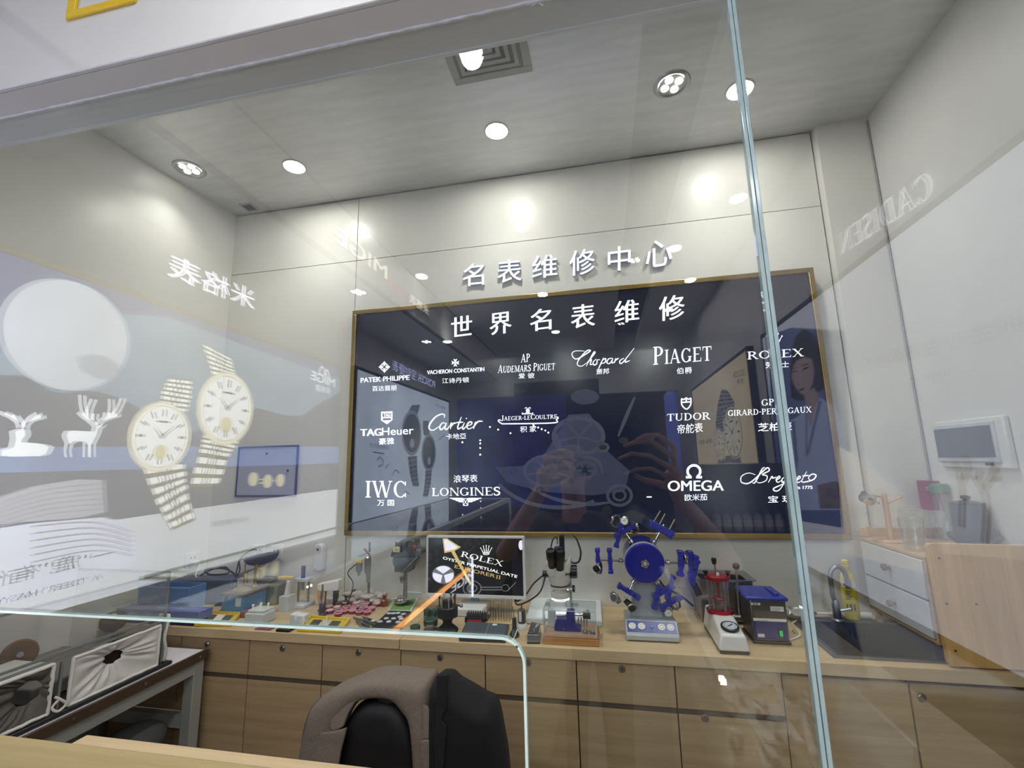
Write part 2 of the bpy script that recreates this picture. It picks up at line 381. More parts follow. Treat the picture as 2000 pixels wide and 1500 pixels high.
# ---------------------------------------------------------------- the shopping aisle behind the viewer (it shows mirrored in the glass)
ZA = 3.25; XB = -1.62; ZB = 2.86; YF = 1.7-7.0
struct(MB().box(LX-.1, LX, YF-.0, .79, 0, ZA+.2), 'wall_aisle_left', M_awall)
struct(MB().box(RX, RX+.1, YF+.3, .79, 0, ZA+.2), 'wall_aisle_right', M_awall)
b = MB().box(LX, .25, YF, YO-.001, ZA, ZA+.1).box(.58, RX, YF, YO-.001, ZA, ZA+.1)
struct(b, 'ceiling_aisle', M_aceil)
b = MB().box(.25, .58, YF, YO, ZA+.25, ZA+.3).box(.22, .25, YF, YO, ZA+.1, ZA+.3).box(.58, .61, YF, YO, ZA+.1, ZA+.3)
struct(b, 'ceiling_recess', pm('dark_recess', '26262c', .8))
struct(MB().box(XB-.035, XB+.002, YF, YO-.003, ZB-.004, ZB+.012), 'trim_7', pm('tan_edge_strip', '6d675e', .4))
struct(MB().box(XB+.001, XB+.014, YF, YO-.003, ZA-.006, ZA-.0005), 'trim_10', M_gap)
struct(MB().box(LX, XB, YF, YO-.002, ZB, ZA), 'trim_8', M_aceil)
zf = aty(940, 777, 7).z; zf2 = aty(1100, 742, 7).z; zf3 = aty(1250, 765, 7).z
xa = aty(1002, 760, 7).x; xb_ = aty(1170, 760, 7).x
b = MB().box(LX-.1, xa, YF-.1, YF, zf, ZA+.3).box(xa, xb_, YF-.1, YF, zf2, ZA+.3).box(xb_, RX+.4, YF-.1, YF, zf3, ZA+.3)
struct(b, 'trim_9', M_awall)
b = MB().box(-6, 5, -12.1, -12, 0, 3.6).box(-6.1, -6, -12, YF, 0, 3.6).box(5, 5.1, -12, YF, 0, 3.6).box(-6, LX-.1, YF-.1, YF, 0, 3.6).box(RX+.3, 5, YF-.1, YF, 0, 3.6)
struct(b, 'wall_mall', M_dark)
struct(MB().box(-6, 5, -12, YF-.1, 3.6, 3.7), 'ceiling_mall', M_dark)
# ---------------------------------------------------------------- ceiling lamps
P_ROOM, P_AISLE = 15, 30
def spot(t, z, power, col):
    l = bpy.data.lights.new('lamp_beam', 'SPOT'); l.energy = power; l.color = col; l.spot_size = math.radians(115); l.spot_blend = 1; l.shadow_soft_size = .045
    o = bpy.data.objects.new('lamp_beam', l); COL.objects.link(o); o.parent = t; o.location = (0, 0, z-t.location.z)
def downlight(loc, r, label, group, z):
    lens = M_lens if 'repair' in group else M_lens2
    t = thing('ceiling_downlight', label, 'ceiling light', (loc.x, loc.y, z), group)
    c = t.location
    MB().lathe((c.x, c.y, z), [(r*1.02, -.002), (r*1.2, -.006), (r*1.32, -.003), (r*1.34, 0), (r*1.02, 0)], 28, cap=False).build('trim_ring', M_white, t)
    MB().lathe((c.x, c.y, z), [(.001, -.006), (r*.6, -.0058), (r*.98, -.004), (r, -.001)], 28, cap=False).build('lens', lens, t)
    spot(t, z-.012, P_ROOM if 'repair' in group else P_AISLE, (1, .975, .93) if 'repair' in group else (.97, .975, 1))
    return t
def cluster(loc, label, group, z):
    t = thing('ceiling_spotlight', label, 'ceiling light', (loc.x, loc.y, z), group); c = t.location
    MB().lathe((c.x, c.y, z), [(.058, -.001), (.07, -.007), (.082, -.005), (.086, 0)], 28, cap=False).build('trim_ring', M_steel, t)
    MB().lathe((c.x, c.y, z), [(.001, -.0015), (.064, -.0015), (.064, 0)], 24, cap=False).build('reflector', pm('lamp_reflector', '8d8e8e', .3, .6), t)
    for i in range(4):
        a = PI/4+PI/2*i+.3
        MB().lathe((c.x+.034*math.cos(a), c.y+.034*math.sin(a), z), [(.001, -.009), (.013, -.008), (.0175, -.006), (.018, -.002)], 16, cap=False).build('led_lens', M_led, t)
    spot(t, z-.016, (P_ROOM if 'repair' in group else P_AISLE)*.5, (1, .98, .94))
    return t
for (px, py), lb in (((575, 325), 'round white ceiling downlight over the left end of the workbench'), ((970, 255), 'round white ceiling downlight between air vent and big sign'),
                     ((1445, 175), 'round white ceiling downlight right behind the glass joint')):
    downlight(atz(px, py, ZC), .05, lb, 'downlights in the repair room ceiling', ZC)
for (px, py), lb in (((370, 330), 'four lamp ceiling spotlight close to the left wall'), ((1312, 165), 'four lamp ceiling spotlight left of the glass joint')):
    cluster(atz(px, py, ZC), lb, 'four lamp spotlights in the repair room', ZC)
for px, py, lb in ((920, 103, 'round downlight over the air vent, half cut off by the header edge'), (1020, 443, 'mirrored round downlight highest on the cream wall above the sign characters'), (1442, 387, 'mirrored round downlight just left of the glass joint above the wall seam'),
                   (1060, 575, 'mirrored round downlight on the gold frame above the third heading character'), (1348, 547, 'mirrored round downlight on the gold frame at upper right'),
                   (1318, 485, 'mirrored round downlight beside the last glowing sign character'), (1085, 648, 'mirrored round downlight under the heading on the dark board'),
                   (1305, 605, 'mirrored round downlight in the last heading character'), (960, 756, 'small mirrored downlight near the far end of the aisle, left'), (1180, 755, 'small mirrored downlight at the far end of the aisle, middle'), (1234, 760, 'small mirrored downlight at the far end of the aisle, right')):
    downlight(rz(px, py, ZA), .05, lb, 'downlights in the aisle ceiling', ZA)
downlight(V((-1.55, rz(803, 542, ZA).y, 0)), .05, 'mirrored round downlight left of the first glowing sign character', 'downlights in the aisle ceiling', ZA)
cluster(rz(1213, 632, ZA+.25), 'mirrored four lamp spotlight in the dark strip, far one', 'four lamp spotlights in the aisle', ZA+.25)
cluster(rz(1240, 508, ZA+.25), 'mirrored four lamp spotlight in the dark strip by the fifth sign character', 'four lamp spotlights in the aisle', ZA+.25)
cluster(rz(700, 570, ZB), 'mirrored four lamp spotlight above the upper left board corner', 'four lamp spotlights in the aisle', ZB)
cluster(rz(833, 667, ZB), 'mirrored four lamp spotlight inside the dark board at upper left', 'four lamp spotlights in the aisle', ZB)
downlight(rz(874, 667, ZB), .045, 'mirrored small downlight beside the four lamp spotlight in the dark board', 'downlights in the aisle ceiling', ZB)
# air vent and small grille
v0 = atz(890, 165, ZC); v1 = atz(1040, 138, ZC); vc = (v0+v1)/2; hw = (v1-v0).length/2+.0
t = thing('ceiling_vent', 'square white ceiling air vent with stepped louvres, cut by the header', 'air vent', (vc.x, vc.y+.0-hw, ZC)); c = t.location
def sqring(b, cx, cy, h, w_, z0, z1):
    for sx, sy, ex, ey in ((0, 1, h, w_), (0, -1, h, w_), (1, 0, w_, h), (-1, 0, w_, h)):
        X = cx+sx*(h-w_/2); Y = cy+sy*(h-w_/2); b.box(X-(ex if sx == 0 else ex/2), X+(ex if sx == 0 else ex/2), Y-(ey/2 if sx == 0 else ey-w_), Y+(ey/2 if sx == 0 else ey-w_), z0, z1)
    return b
M_vent = pm('vent_white', 'a3a3a0', .5)
sqring(MB(), c.x, c.y, hw, .035, ZC-.008, ZC).build('frame', M_vent, t, bevel=.002)
for i, h in enumerate((hw-.05, hw-.085, hw-.12, hw-.15)): sqring(MB(), c.x, c.y, h, .018, ZC-.012-.004*i, ZC-.004*i).build('louvre', M_vent, t)
MB().box(c.x-hw+.03, c.x+hw-.03, c.y-hw+.03, c.y+hw-.03, ZC-.003, ZC-.001).build('dark_duct', pm('duct_grey', '8a8a87', .7), t)
p = atz(487, 404, ZC); t = thing('ceiling_grille', 'small square grille on the ceiling by the back left corner', 'vent', p)
sqring(MB(), p.x, p.y, .045, .012, ZC-.005, ZC).build('frame', M_vent, t)
MB().box(p.x-.035, p.x+.035, p.y-.035, p.y+.035, ZC-.003, ZC).build('mesh_panel', M_gap, t)
# yellow letter on the fascia (only its foot is in the photograph)
def fz(px, py): return aty(px, py, YO)
q = [fz(133, 42), fz(268, 3), fz(258, -20), fz(170, 5)]
z0 = q[0].z; xl = q[0].x; xr_ = q[1].x
b = MB().box(xl, xr_, YO-.008, YO, z0, z0+.022).box(xl, xl+.026, YO-.008, YO, z0+.022, z0+.26).box(xr_-.026, xr_, YO-.008, YO, z0+.022, z0+.26).box(xl+.026, xr_-.026, YO-.008, YO, z0+.13, z0+.155).box(xl+.026, xr_-.026, YO-.008, YO, z0+.23, z0+.26)
tag(b.build('sign_letter', pm('yellow_acrylic', 'd9b615', .3), bevel=.002), 'yellow acrylic letter on the white fascia at top left, cut by the photo edge', 'sign letter')
# ---------------------------------------------------------------- big illuminated repair board
YB = 2.462
def bp(px, py): return aty(px, py, YB)
C1 = lambda x, y: bp(660+x/3.947, 640+y/3.947)
C2 = lambda x, y: bp(1090+x/3.509, 640+y/3.509)
C3 = lambda x, y: bp(860+x/4, 760+y/4)
P0 = lambda x, y: bp(x, y)
x0 = (bp(688, 608).x+bp(676, 1046).x)/2; x1 = (bp(1590, 523).x+bp(1660, 1053).x)/2
z1 = (bp(688, 608).z+bp(1590, 523).z)/2; z0 = (bp(676, 1046).z+bp(1660, 1053).z)/2
t = thing('light_box_board', 'huge dark navy board with gold frame and white watch brand names on the back wall', 'illuminated board', ((x0+x1)/2, WY, z0)); BOARD = t
fw = .026
b = MB().box(x0, x1, 2.45, WY, z1-fw, z1).box(x0, x1, 2.45, WY, z0, z0+fw).box(x0, x0+fw, 2.45, WY, z0+fw, z1-fw).box(x1-fw, x1, 2.45, WY, z0+fw, z1-fw)
b.build('frame', M_gold, t, bevel=.003)
M_print = glow('navy_backlit_print', '232842', .26, .3); M_print.node_tree.nodes['Principled BSDF'].inputs['Roughness'].default_value = .16
M_print.node_tree.nodes['Principled BSDF'].inputs['Base Color'].default_value = lin('0e0e14')+(1,)
MB().box(x0+fw, x1-fw, YB+.001, WY-.005, z0+fw, z1-fw).build('printed_panel', M_print, t)
M_txt = glow('white_backlit_lettering', 'eef1ff', 1.0)
def word(name, kind, body, BL, BR, TL, C, big=(), bold=0, mat=None):
    b = MB()
    if kind == 'serif': serif_into(b, body, C(*BL), C(*BR), C(*TL), big)
    elif kind == 'sans': text_into(b, body, C(*BL), C(*BR), C(*TL), 0, bold)
    return b
def split_by(b, ax, tol):
    """the separate rows (ax=2) or characters (ax=0) of a print, each as a mesh builder"""
    iv = sorted((min(b.v[i][ax] for i in f), max(b.v[i][ax] for i in f), k) for k, f in enumerate(b.f)); out = []; hi = None
    for lo, h, k in iv:
        if hi is None or lo > hi+tol: out.append([]); hi = h
        out[-1].append(k); hi = max(hi, h)
    res = []
    for ks in out:
        m = MB()
        for k in ks: m.add([b.v[i] for i in b.f[k]], [tuple(range(len(b.f[k])))])
        res.append(m)
    return res
def put(name, b, mat=None, parent=None, want=(0, -1, 0)):
    oriented(b, want)
    if name == 'heading':
        for m in split_by(b, 0, .02): m.build('heading_character', mat or M_txt, parent or BOARD, smooth=0)
    elif name == 'watch_logo':
        for m in split_by(b, 2, .0008): m.build('brand_lettering', mat or M_txt, parent or BOARD, smooth=0)
    else: b.build(name, mat or M_txt, parent or BOARD, smooth=0)
def strokes_into(b, L, C, w):
    for s in L:
        ww = w
        for q in stroke([(x, -y) for x, y in s], ww, 5): b.flat([C(x, -y) for x, y in q])
    return b
def disc(b, C, cx, cy, rx_, ry_=None, n=20): return b.flat([C(cx+rx_*math.cos(2*PI*i/n), cy+(ry_ or rx_)*math.sin(2*PI*i/n)) for i in range(n)])
def ring2(b, C, cx, cy, rx_, ry_, wd, a0=0, a1=360, n=36):
    for i in range(n):
        A = [math.radians(a0+(a1-a0)*(i+k)/n) for k in (0, 1)]
        b.flat([C(cx+r_[0]*math.cos(a), cy+r_[1]*math.sin(a)) for a, r_ in ((A[0], (rx_, ry_)), (A[1], (rx_, ry_)), (A[1], (rx_-wd, ry_-wd)), (A[0], (rx_-wd, ry_-wd)))])
    return b
def poly(b, C, pts): return b.flat([C(*p) for p in pts])
# heading
b = MB()
for ch, bl, br, tl in (('世', (881, 659), (921, 654), (881, 620)), ('界', (956, 655), (998, 650), (956, 613)), ('名', (1035, 648), (1076, 643), (1035, 606)),
                       ('表', (1115, 642), (1161, 637), (1115, 597)), ('维', (1200, 632), (1247, 627), (1200, 589)), ('修', (1287, 628), (1336, 621), (1287, 581))):
    text_into(b, ch, P0(*bl), P0(*br), P0(*tl), 0, .004)
put('heading', b)
# logos: one part each
b = word('', 'sans', 'PATEK PHILIPPE', (175, 424), (549, 402), (175, 388), C1, bold=.002); text_into(b, '百达翡丽', C1(265, 490), C1(453, 483), C1(265, 450))
for a in range(4):
    c_, s_ = math.cos(a*PI/2), math.sin(a*PI/2)
    T = lambda x, y: C1(358+x*c_-y*s_, 303+x*s_+y*c_)
    for pts in ([(-6, 6), (0, 14), (6, 6), (10, 26), (17, 30), (8, 34), (0, 46), (-8, 34), (-17, 30), (-10, 26)],): poly(b, T, pts)
    disc(b, T, 19, 19, 6)
put('watch_logo', b)
b = word('', 'sans', 'VACHERON CONSTANTIN', (687, 360), (1127, 335), (687, 330), C1, bold=.0015); text_into(b, '江诗丹顿', C1(803, 430), C1(1010, 422), C1(803, 390))
for a in range(4):
    c_, s_ = math.cos(a*PI/2), math.sin(a*PI/2); poly(b, lambda x, y: C1(905+x*c_-y*s_, 270+x*s_+y*c_), [(-3, 3), (3, 3), (15, 30), (0, 24), (-15, 30)])
put('watch_logo', b)
b = MB(); serif_into(b, 'AP', C1(1410, 268), C1(1478, 262), C1(1412, 205)); serif_into(b, 'AUDEMARS PIGUET', C1(1232, 352), C1(1672, 326), C1(1236, 290), (0, 9), .82); text_into(b, '爱 彼', C1(1392, 393), C1(1515, 388), C1(1392, 352)); put('watch_logo', b)
b = MB(); text_into(b, 'TAG', C1(172, 836), C1(332, 832), C1(172, 782), 0, .006); text_into(b, 'Heuer', C1(340, 831), C1(582, 820), C1(340, 772), 0, .001); text_into(b, '豪雅', C1(317, 902), C1(432, 897), C1(317, 852), 0, .001)
for pts in ([(333, 648), (420, 645), (420, 656), (333, 659)], [(333, 659), (343, 659), (346, 715), (333, 715)], [(410, 657), (420, 657), (420, 712), (409, 714)], [(333, 690), (420, 688), (420, 697), (333, 699)], [(333, 715), (420, 712), (378, 745)]): poly(b, C1, pts)
text_into(b, 'TAG', C1(352, 687), C1(402, 684), C1(352, 663), 0, .002); put('watch_logo', b)
b = strokes_into(MB(), [[(818,694),(822,672),(790,668),(745,695),(708,745),(705,780),(735,790),(778,762)], [(832,738),(805,735),(785,765),(795,786),(820,765),(838,735)], [(838,735),(824,770),(838,784),(862,758)], [(862,758),(877,733),(866,783)], [(870,765),(895,736),(912,738)],
  [(952,688),(925,760),(930,781),(958,762)], [(912,731),(966,728)], [(976,732),(960,770),(968,781),(988,760)], [(987,760),(1025,748),(1032,729),(1010,730),(993,760),(1010,781),(1048,760)], [(1062,724),(1044,780)], [(1054,757),(1080,724),(1117,722)], [(988,703),(992,697)]], C1, (4, 11))
text_into(b, '卡地亞', C1(835, 862), C1(988, 857), C1(835, 818)); put('watch_logo', b)
b = MB(); serif_into(b, 'JAEGER-LECOULTRE', C1(1255, 720), C1(1690, 703), C1(1255, 678), (0, 9), .78); text_into(b, '积 家', C1(1405, 808), C1(1530, 803), C1(1405, 760))
strokes_into(b, [[(1255,712),(1240,712),(1238,722),(1262,738),(1300,741),(1660,734),(1684,710),(1698,694),(1684,688)]], C1, 9)
strokes_into(b, [[(1452,628),(1452,655),(1432,663),(1418,655)], [(1476,628),(1476,655),(1490,663),(1505,655)], [(1440,622),(1452,616),(1460,628),(1460,662)], [(1488,622),(1476,616),(1468,628),(1468,662)], [(1418,666),(1505,664)]], C1, 5); put('watch_logo', b)
b = MB(); serif_into(b, 'IWC', C1(212, 1308), C1(524, 1310), C1(214, 1182)); text_into(b, '万 国', C1(303, 1373), C1(432, 1373), C1(303, 1328), 0, .001); put('watch_logo', b)
b = MB(); serif_into(b, 'LONGINES', C1(725, 1300), C1(1252, 1294), C1(725, 1234)); text_into(b, '浪琴表', C1(892, 1195), C1(1076, 1190), C1(892, 1137))
for s_ in (-1, 1):
    for i in range(4): poly(b, lambda x, y: C1(984+s_*x, y), [(20, 1312+i*9), (126-i*22, 1312+i*9), (118-i*24, 1319+i*9), (20, 1319+i*9)])
ring = [(966, 1318), (1002, 1318), (1002, 1370), (966, 1370)]
for i in range(4): a, c_ = ring[i], ring[(i+1) % 4]; strokes_into(b, [[a, ((a[0]+c_[0])/2, (a[1]+c_[1])/2), c_]], C1, 5)
strokes_into(b, [[(970,1322),(984,1344),(998,1366)], [(998,1322),(984,1344),(970,1366)]], C1, 4); put('watch_logo', b)
b = strokes_into(MB(), [[(182,160),(115,160),(95,185),(125,215),(195,178),(222,157),(195,160),(145,215),(132,252),(160,264),(198,240)], [(198,240),(250,178),(242,172),(193,264)], [(205,238),(228,216),(221,252),(242,248)], [(262,215),(241,235),(246,256),(266,245),(268,222),(288,220)], [(312,205),(272,292)], [(300,228),(325,211),(322,237),(295,247)],
  [(372,208),(345,215),(335,240),(355,244),(376,210)], [(376,210),(368,240),(388,236)], [(397,208),(385,242)], [(393,224),(416,208)], [(452,208),(425,225),(425,244),(447,234),(522,140)], [(472,200),(459,236),(492,224)]], C2, (3, 8))
text_into(b, '萧邦', C2(262, 322), C2(350, 316), C2(262, 284)); put('watch_logo', b)
b = MB(); serif_into(b, 'PIAGET', C2(652, 255), C2(1052, 224), C2(652, 132), (0,), .78); text_into(b, '伯爵', C2(812, 318), C2(918, 312), C2(812, 275)); put('watch_logo', b)
b = MB(); serif_into(b, 'ROLEX', C2(1298, 218), C2(1685, 195), C2(1297, 165)); text_into(b, '劳力士', C2(1422, 278), C2(1582, 272), C2(1422, 235))
def crown(b, C, cx, cy, s, drop=1):
    for dx, top, bx in ((-55, -32, -26), (-28, -50, -14), (0, -56, 0), (28, -50, 14), (55, -32, 26)):
        poly(b, C, [(cx+bx*s-5*s, cy+22*s), (cx+dx*s-2*s, cy+top*s), (cx+dx*s+2*s, cy+top*s), (cx+bx*s+5*s, cy+22*s)]); disc(b, C, cx+dx*s, cy+top*s, 5.5*s, n=10)
    ring2(b, C, cx, cy+28*s, 32*s, 11*s, 7*s, n=20); return b
crown(b, C2, 1482, 88, .95); put('watch_logo', b)
b = MB(); serif_into(b, 'TUDOR', C2(748, 640), C2(1045, 628), C2(748, 592)); text_into(b, '帝舵表', C2(818, 730), C2(992, 715), C2(818, 665))
strokes_into(b, [[(845,486),(862,492),(878,482),(894,490),(910,482)], [(846,486),(849,530),(880,558),(908,528),(910,482)], [(848,512),(878,510),(908,508)], [(878,484),(878,497),(879,510)]], C2, 9); put('watch_logo', b)
b = MB(); serif_into(b, 'GP', C2(1395, 535), C2(1478, 530), C2(1395, 492)); serif_into(b, 'GIRARD-PERREGAUX', C2(1165, 605), C2(1738, 580), C2(1165, 567)); text_into(b, '芝柏表', C2(1370, 712), C2(1602, 703), C2(1370, 655), 0, .001); put('watch_logo', b)
b = MB(); text_into(b, 'OMEGA', C2(752, 1120), C2(1132, 1117), C2(752, 1050), 0, .003); text_into(b, '欧米茄', C2(868, 1187), C2(1022, 1183), C2(868, 1142))
ring2(b, C2, 931, 985, 52, 50, 17, 120, 420); poly(b, C2, [(876, 1033), (876, 1014), (890, 1020), (916, 1018), (916, 1033)]); poly(b, C2, [(986, 1033), (986, 1014), (972, 1020), (946, 1018), (946, 1033)]); put('watch_logo', b)
b = strokes_into(MB(), [[(1418,958),(1400,966),(1375,1015),(1347,1064),(1332,1060)], [(1352,1008),(1305,996),(1258,1018),(1256,1058),(1300,1068),(1345,1040),(1395,992),(1435,960),(1446,980),(1400,1006),(1432,1016),(1424,1048),(1380,1064),(1358,1052)], [(1440,1062),(1466,1020),(1472,1032),(1497,1022)], [(1495,1045),(1520,1030),(1515,1018),(1495,1040),(1505,1060),(1532,1046)], [(1562,1022),(1537,1035),(1537,1060),(1560,1045),(1577,1020)], [(1577,1020),(1520,1108),(1485,1118),(1480,1100),(1540,1072),(1585,1040)],
  [(1592,1020),(1577,1055),(1600,1050),(1622,1020)], [(1622,1020),(1610,1060),(1632,1048)], [(1635,1045),(1660,1030),(1652,1018),(1634,1045),(1645,1062),(1672,1046)], [(1704,985),(1670,1052),(1700,1056),(1750,1040),(1768,1012),(1740,1004),(1716,1030),(1736,1052)], [(1672,1016),(1720,1012)]], C2, (3, 9))
text_into(b, 'Depuis 1775', C2(1557, 1113), C2(1742, 1112), C2(1557, 1085), 0, .0015); text_into(b, '宝 玑', C2(1440, 1200), C2(1607, 1197), C2(1440, 1152), 0, .001); put('watch_logo', b)
poly(b := MB(), C3, [(1612, 838), (1652, 838), (1652, 847), (1612, 847)]); put('white_dash', b)
# printed picture of a watch movement in the middle of the board
M_pr = [glow('print_tone_a', '3a3f58', .30), glow('print_tone_b', '4a4e60', .30), glow('print_tone_c', '20222f', .3)]
YB -= -.0006
b = MB(); disc(b, C3, 1130, 60, 110, 60, 30); disc(b, C3, 1120, 640, 60, 42); poly(b, C3, [(1000, 200), (1160, 190), (1250, 300), (1300, 480), (1480, 640), (1440, 800), (1180, 830), (800, 800), (520, 730), (430, 610), (640, 600), (820, 500)]); put('printed_movement', b, M_pr[0])
YB -= .0004
b = ring2(MB(), C3, 1080, 370, 210, 160, 34); ring2(b, C3, 840, 640, 195, 130, 26); ring2(b, C3, 1132, 628, 92, 66, 16); ring2(b, C3, 1270, 455, 52, 40, 22); ring2(b, C3, 1400, 830, 105, 90, 24); ring2(b, C3, 1400, 830, 55, 48, 18); ring2(b, C3, 930, 560, 560, 380, 30, 60, 150); disc(b, C3, 870, 640, 50, 62)
for a in range(0, 360, 72):
    for cx, cy, r1, r2 in ((840, 640, 180, 118), (1132, 628, 84, 60), (1080, 370, 195, 148)):
        A = math.radians(a+20); strokes_into(b, [[(cx, cy), (cx+r1*.5*math.cos(A), cy+r2*.5*math.sin(A)), (cx+r1*math.cos(A), cy+r2*math.sin(A))]], C3, 16)
strokes_into(b, [[(900,330),(960,480),(1100,520),(1230,560),(1270,660)], [(700,770),(900,860),(1150,900),(1350,880)]], C3, (12, 30)); put('printed_movement', b, M_pr[1])
put('printed_tweezers', strokes_into(MB(), [[(1520,60),(1450,220),(1390,370)]], C3, (12, 30)), M_pr[1])
YB -= .0002
for fn in (lambda b: disc(b, C3, 1270, 455, 30, 20), lambda b: disc(b, C3, 1130, 630, 22, 26), lambda b: ring2(b, C3, 572, 640, 30, 24, 6), lambda b: ring2(b, C3, 775, 790, 30, 24, 8), lambda b: disc(b, C3, 1300, 950, 40, 45), lambda b: disc(b, C3, 1430, 400, 40, 25)):
    put('printed_jewel', fn(MB()), M_pr[2])
# glowing sign characters above the board
M_sign = glow('blue_white_sign_face', 'd9dcff', .92); M_signs = pm('sign_letter_side', 'c9c9cc', .4)
for i, (ch, bl, br, tl) in enumerate((('名', (904, 560), (945, 556), (904, 517)), ('表', (971, 553), (1018, 549), (971, 509)), ('维', (1039, 545), (1088, 540), (1039, 501)), ('修', (1112, 540), (1161, 533), (1112, 491)), ('中', (1187, 531), (1231, 526), (1187, 484)), ('心', (1261, 525), (1312, 516), (1261, 474)))):
    Q = [aty(*p, 2.484) for p in (bl, br, tl)]
    t = thing('sign_character', ('first', 'second', 'third', 'fourth', 'fifth', 'last')[i]+' glowing Chinese sign character from the left on the wall above the navy board', 'sign letter', (Q[0].x, WY, Q[0].z), 'glowing characters above the board')
    f = text_into(MB(), ch, *Q, .002, .003); f.v = [p+V((0, -.001, 0)) for p in f.v]
    f.build('lit_face', M_sign, t, smooth=0)
    s_ = text_into(MB(), ch, *[q+V((0, .0075, 0)) for q in Q], .015, .003); s_.build('letter_body', M_signs, t, smooth=0)
# dark flat access panel at the left of the board
q = [aty(*p, 2.488) for p in ((467, 874), (580, 873), (575, 965), (462, 970))]
xa, xb2, zt, zb2 = (q[0].x+q[3].x)/2, (q[1].x+q[2].x)/2, (q[0].z+q[1].z)/2, (q[2].z+q[3].z)/2
t = thing('access_panel', 'flat dark blue grey metal panel with thin frame on back wall left of the board', 'wall panel', ((xa+xb2)/2, WY, zb2))
M_pan = pm('slate_metal', 'b4b6c8', .4, 0, var=.04)
MB().box(xa, xb2, 2.488, WY, zb2, zt).build('panel', M_pan, t, bevel=.003)
b = MB().box(xa-.004, xb2+.004, 2.484, WY, zt, zt+.008).box(xa-.004, xb2+.004, 2.484, WY, zb2-.008, zb2).box(xa-.008, xa, 2.484, WY, zb2-.008, zt+.008).box(xb2, xb2+.008, 2.484, WY, zb2-.008, zt+.008); b.build('frame', pm('slate_dark', '5a6080', .35, .2), t, bevel=.002)
for p in ((521, 886), (562, 919)):
    c = aty(*p, 2.486); MB().cyl(c+V((0, .004, 0)), c-V((0, .003, 0)), .006, n=12).build('keyhole', M_black, t)
# breaker box on the right hand wall
X = XW
def rw(px, py): return atx(px, py, X)
o = [rw(*p) for p in ((1840, 823), (1970, 811), (1992, 917), (1852, 912))]; wq = [rw(*p) for p in ((1840, 840), (1952, 828), (1963, 893), (1850, 892))]
ys = [min(p.y for p in o), max(p.y for p in o)]; zs = [(o[2].z+o[3].z)/2, (o[0].z+o[1].z)/2]
yw = [(wq[1].y+wq[2].y)/2, (wq[0].y+wq[3].y)/2]; zw = [(wq[2].z+wq[3].z)/2, (wq[0].z+wq[1].z)/2]
t = thing('breaker_box', 'white electrical breaker box with tinted window on the right wall', 'electrical box', (X, sum(ys)/2, zs[0]))
MB().box(X-.022, X, ys[0], ys[1], zs[0], zs[1]).build('cover', M_white, t, bevel=.006)
MB().box(X-.030, X-.018, yw[0]-.012, yw[1]+.012, zw[0]-.02, zw[1]+.016).build('door', pm('pale_grey_plastic', 'c6c8cc', .3), t, bevel=.004)
MB().box(X-.033, X-.028, yw[0], yw[1], zw[0], zw[1]).build('tinted_window', pm('smoked_blue_window', '55606c', .15, var=.1), t, bevel=.001)
MB().box(X-.034, X-.028, yw[0]+.02, yw[0]+.05, zs[0]+.012, zs[0]+.022).build('latch', M_black, t)
# thin pipe / cable run in the right corner
tag(MB().tube([V((XW-.006, 2.446, z)) for z in (ZC-.02, 2.6, 2.0, 1.3)], .004, 6).build('cable_duct', pm('grey_sealant', '9a9894', .6)), 'thin grey cable run down the right rear corner of the room', 'cable')
# ---------------------------------------------------------------- fitted counter along the back wall
YFR = 1.94; XSEAM = aty(780, 1255, 1.94).x
M_oakd = wood('oak_drawer_front', '9c8462', 'b49b77', 'x', .8)
M_slot = pm('shadow_gap_brown', '55483a', .7)
M_lock = pm('drawer_lock_steel', '9b9892', .3, .85)
xw_l = lambda y: XL-.0871*(WY-y)
b = MB().prism([V((xw_l(YFR)+.003, YFR, .77)), V((XSEAM-.002, YFR, .77)), V((XSEAM-.002, WY-.002, .77)), V((XL+.003, WY-.002, .77))], (0, 0, .04))
tag(b.build('worktop', M_oaktop, bevel=.002), 'oak worktop left of the seam, crowded with small tools and cups', 'worktop')
SX0, SX1, SY0, SY1 = .80, 1.36, 2.0, 2.43
b = MB().box(XSEAM+.002, SX0, YFR, WY-.002, .77, CZ).box(SX0, SX1, YFR, SY0, .77, CZ).box(SX0, SX1, SY1, WY-.002, .77, CZ).box(SX1, XW-.002, YFR, 2.448, .77, CZ)
tag(b.build('worktop', M_oaktop), 'oak worktop right of the seam, with winder, pressure tester and sink', 'worktop')
t = thing('kitchen_sink', 'dark grey sink set in the worktop at the right', 'sink', ((SX0+SX1)/2, (SY0+SY1)/2, .62))
M_sink = pm('dark_granite_sink', '3c3d3c', .28, .3, var=.08, scale=40)
b = MB().box(SX0+.002, SX1-.002, SY0+.002, SY1-.002, .62, .625).box(SX0+.002, SX0+.02, SY0+.002, SY1-.002, .625, CZ+.002).box(SX1-.02, SX1-.002, SY0+.002, SY1-.002, .625, CZ+.002).box(SX0+.02, SX1-.02, SY0+.002, SY0+.02, .625, CZ+.002).box(SX0+.02, SX1-.02, SY1-.045, SY1-.002, .625, CZ+.002)
b.build('basin', M_sink, t)
b = MB().box(SX0-.012, SX1+.012, SY0-.012, SY0+.004, CZ, CZ+.004).box(SX0-.012, SX1+.012, SY1-.004, SY1+.01, CZ, CZ+.004).box(SX0-.012, SX0+.004, SY0, SY1, CZ, CZ+.004); b.build('rim', pm('steel_sink_rim', '7c7d7b', .35, .8), t)
for i in range(4): MB().box(1.02+.018*i, 1.026+.018*i, SY1-.046, SY1-.04, .75, .785).build('overflow_slot', M_black, t)
fx = ct(1637, 1214); fx.y = min(fx.y, SY1-.02)
t = thing('kitchen_faucet', 'dark steel gooseneck faucet behind the sink', 'faucet', (fx.x, fx.y, CZ+.002))
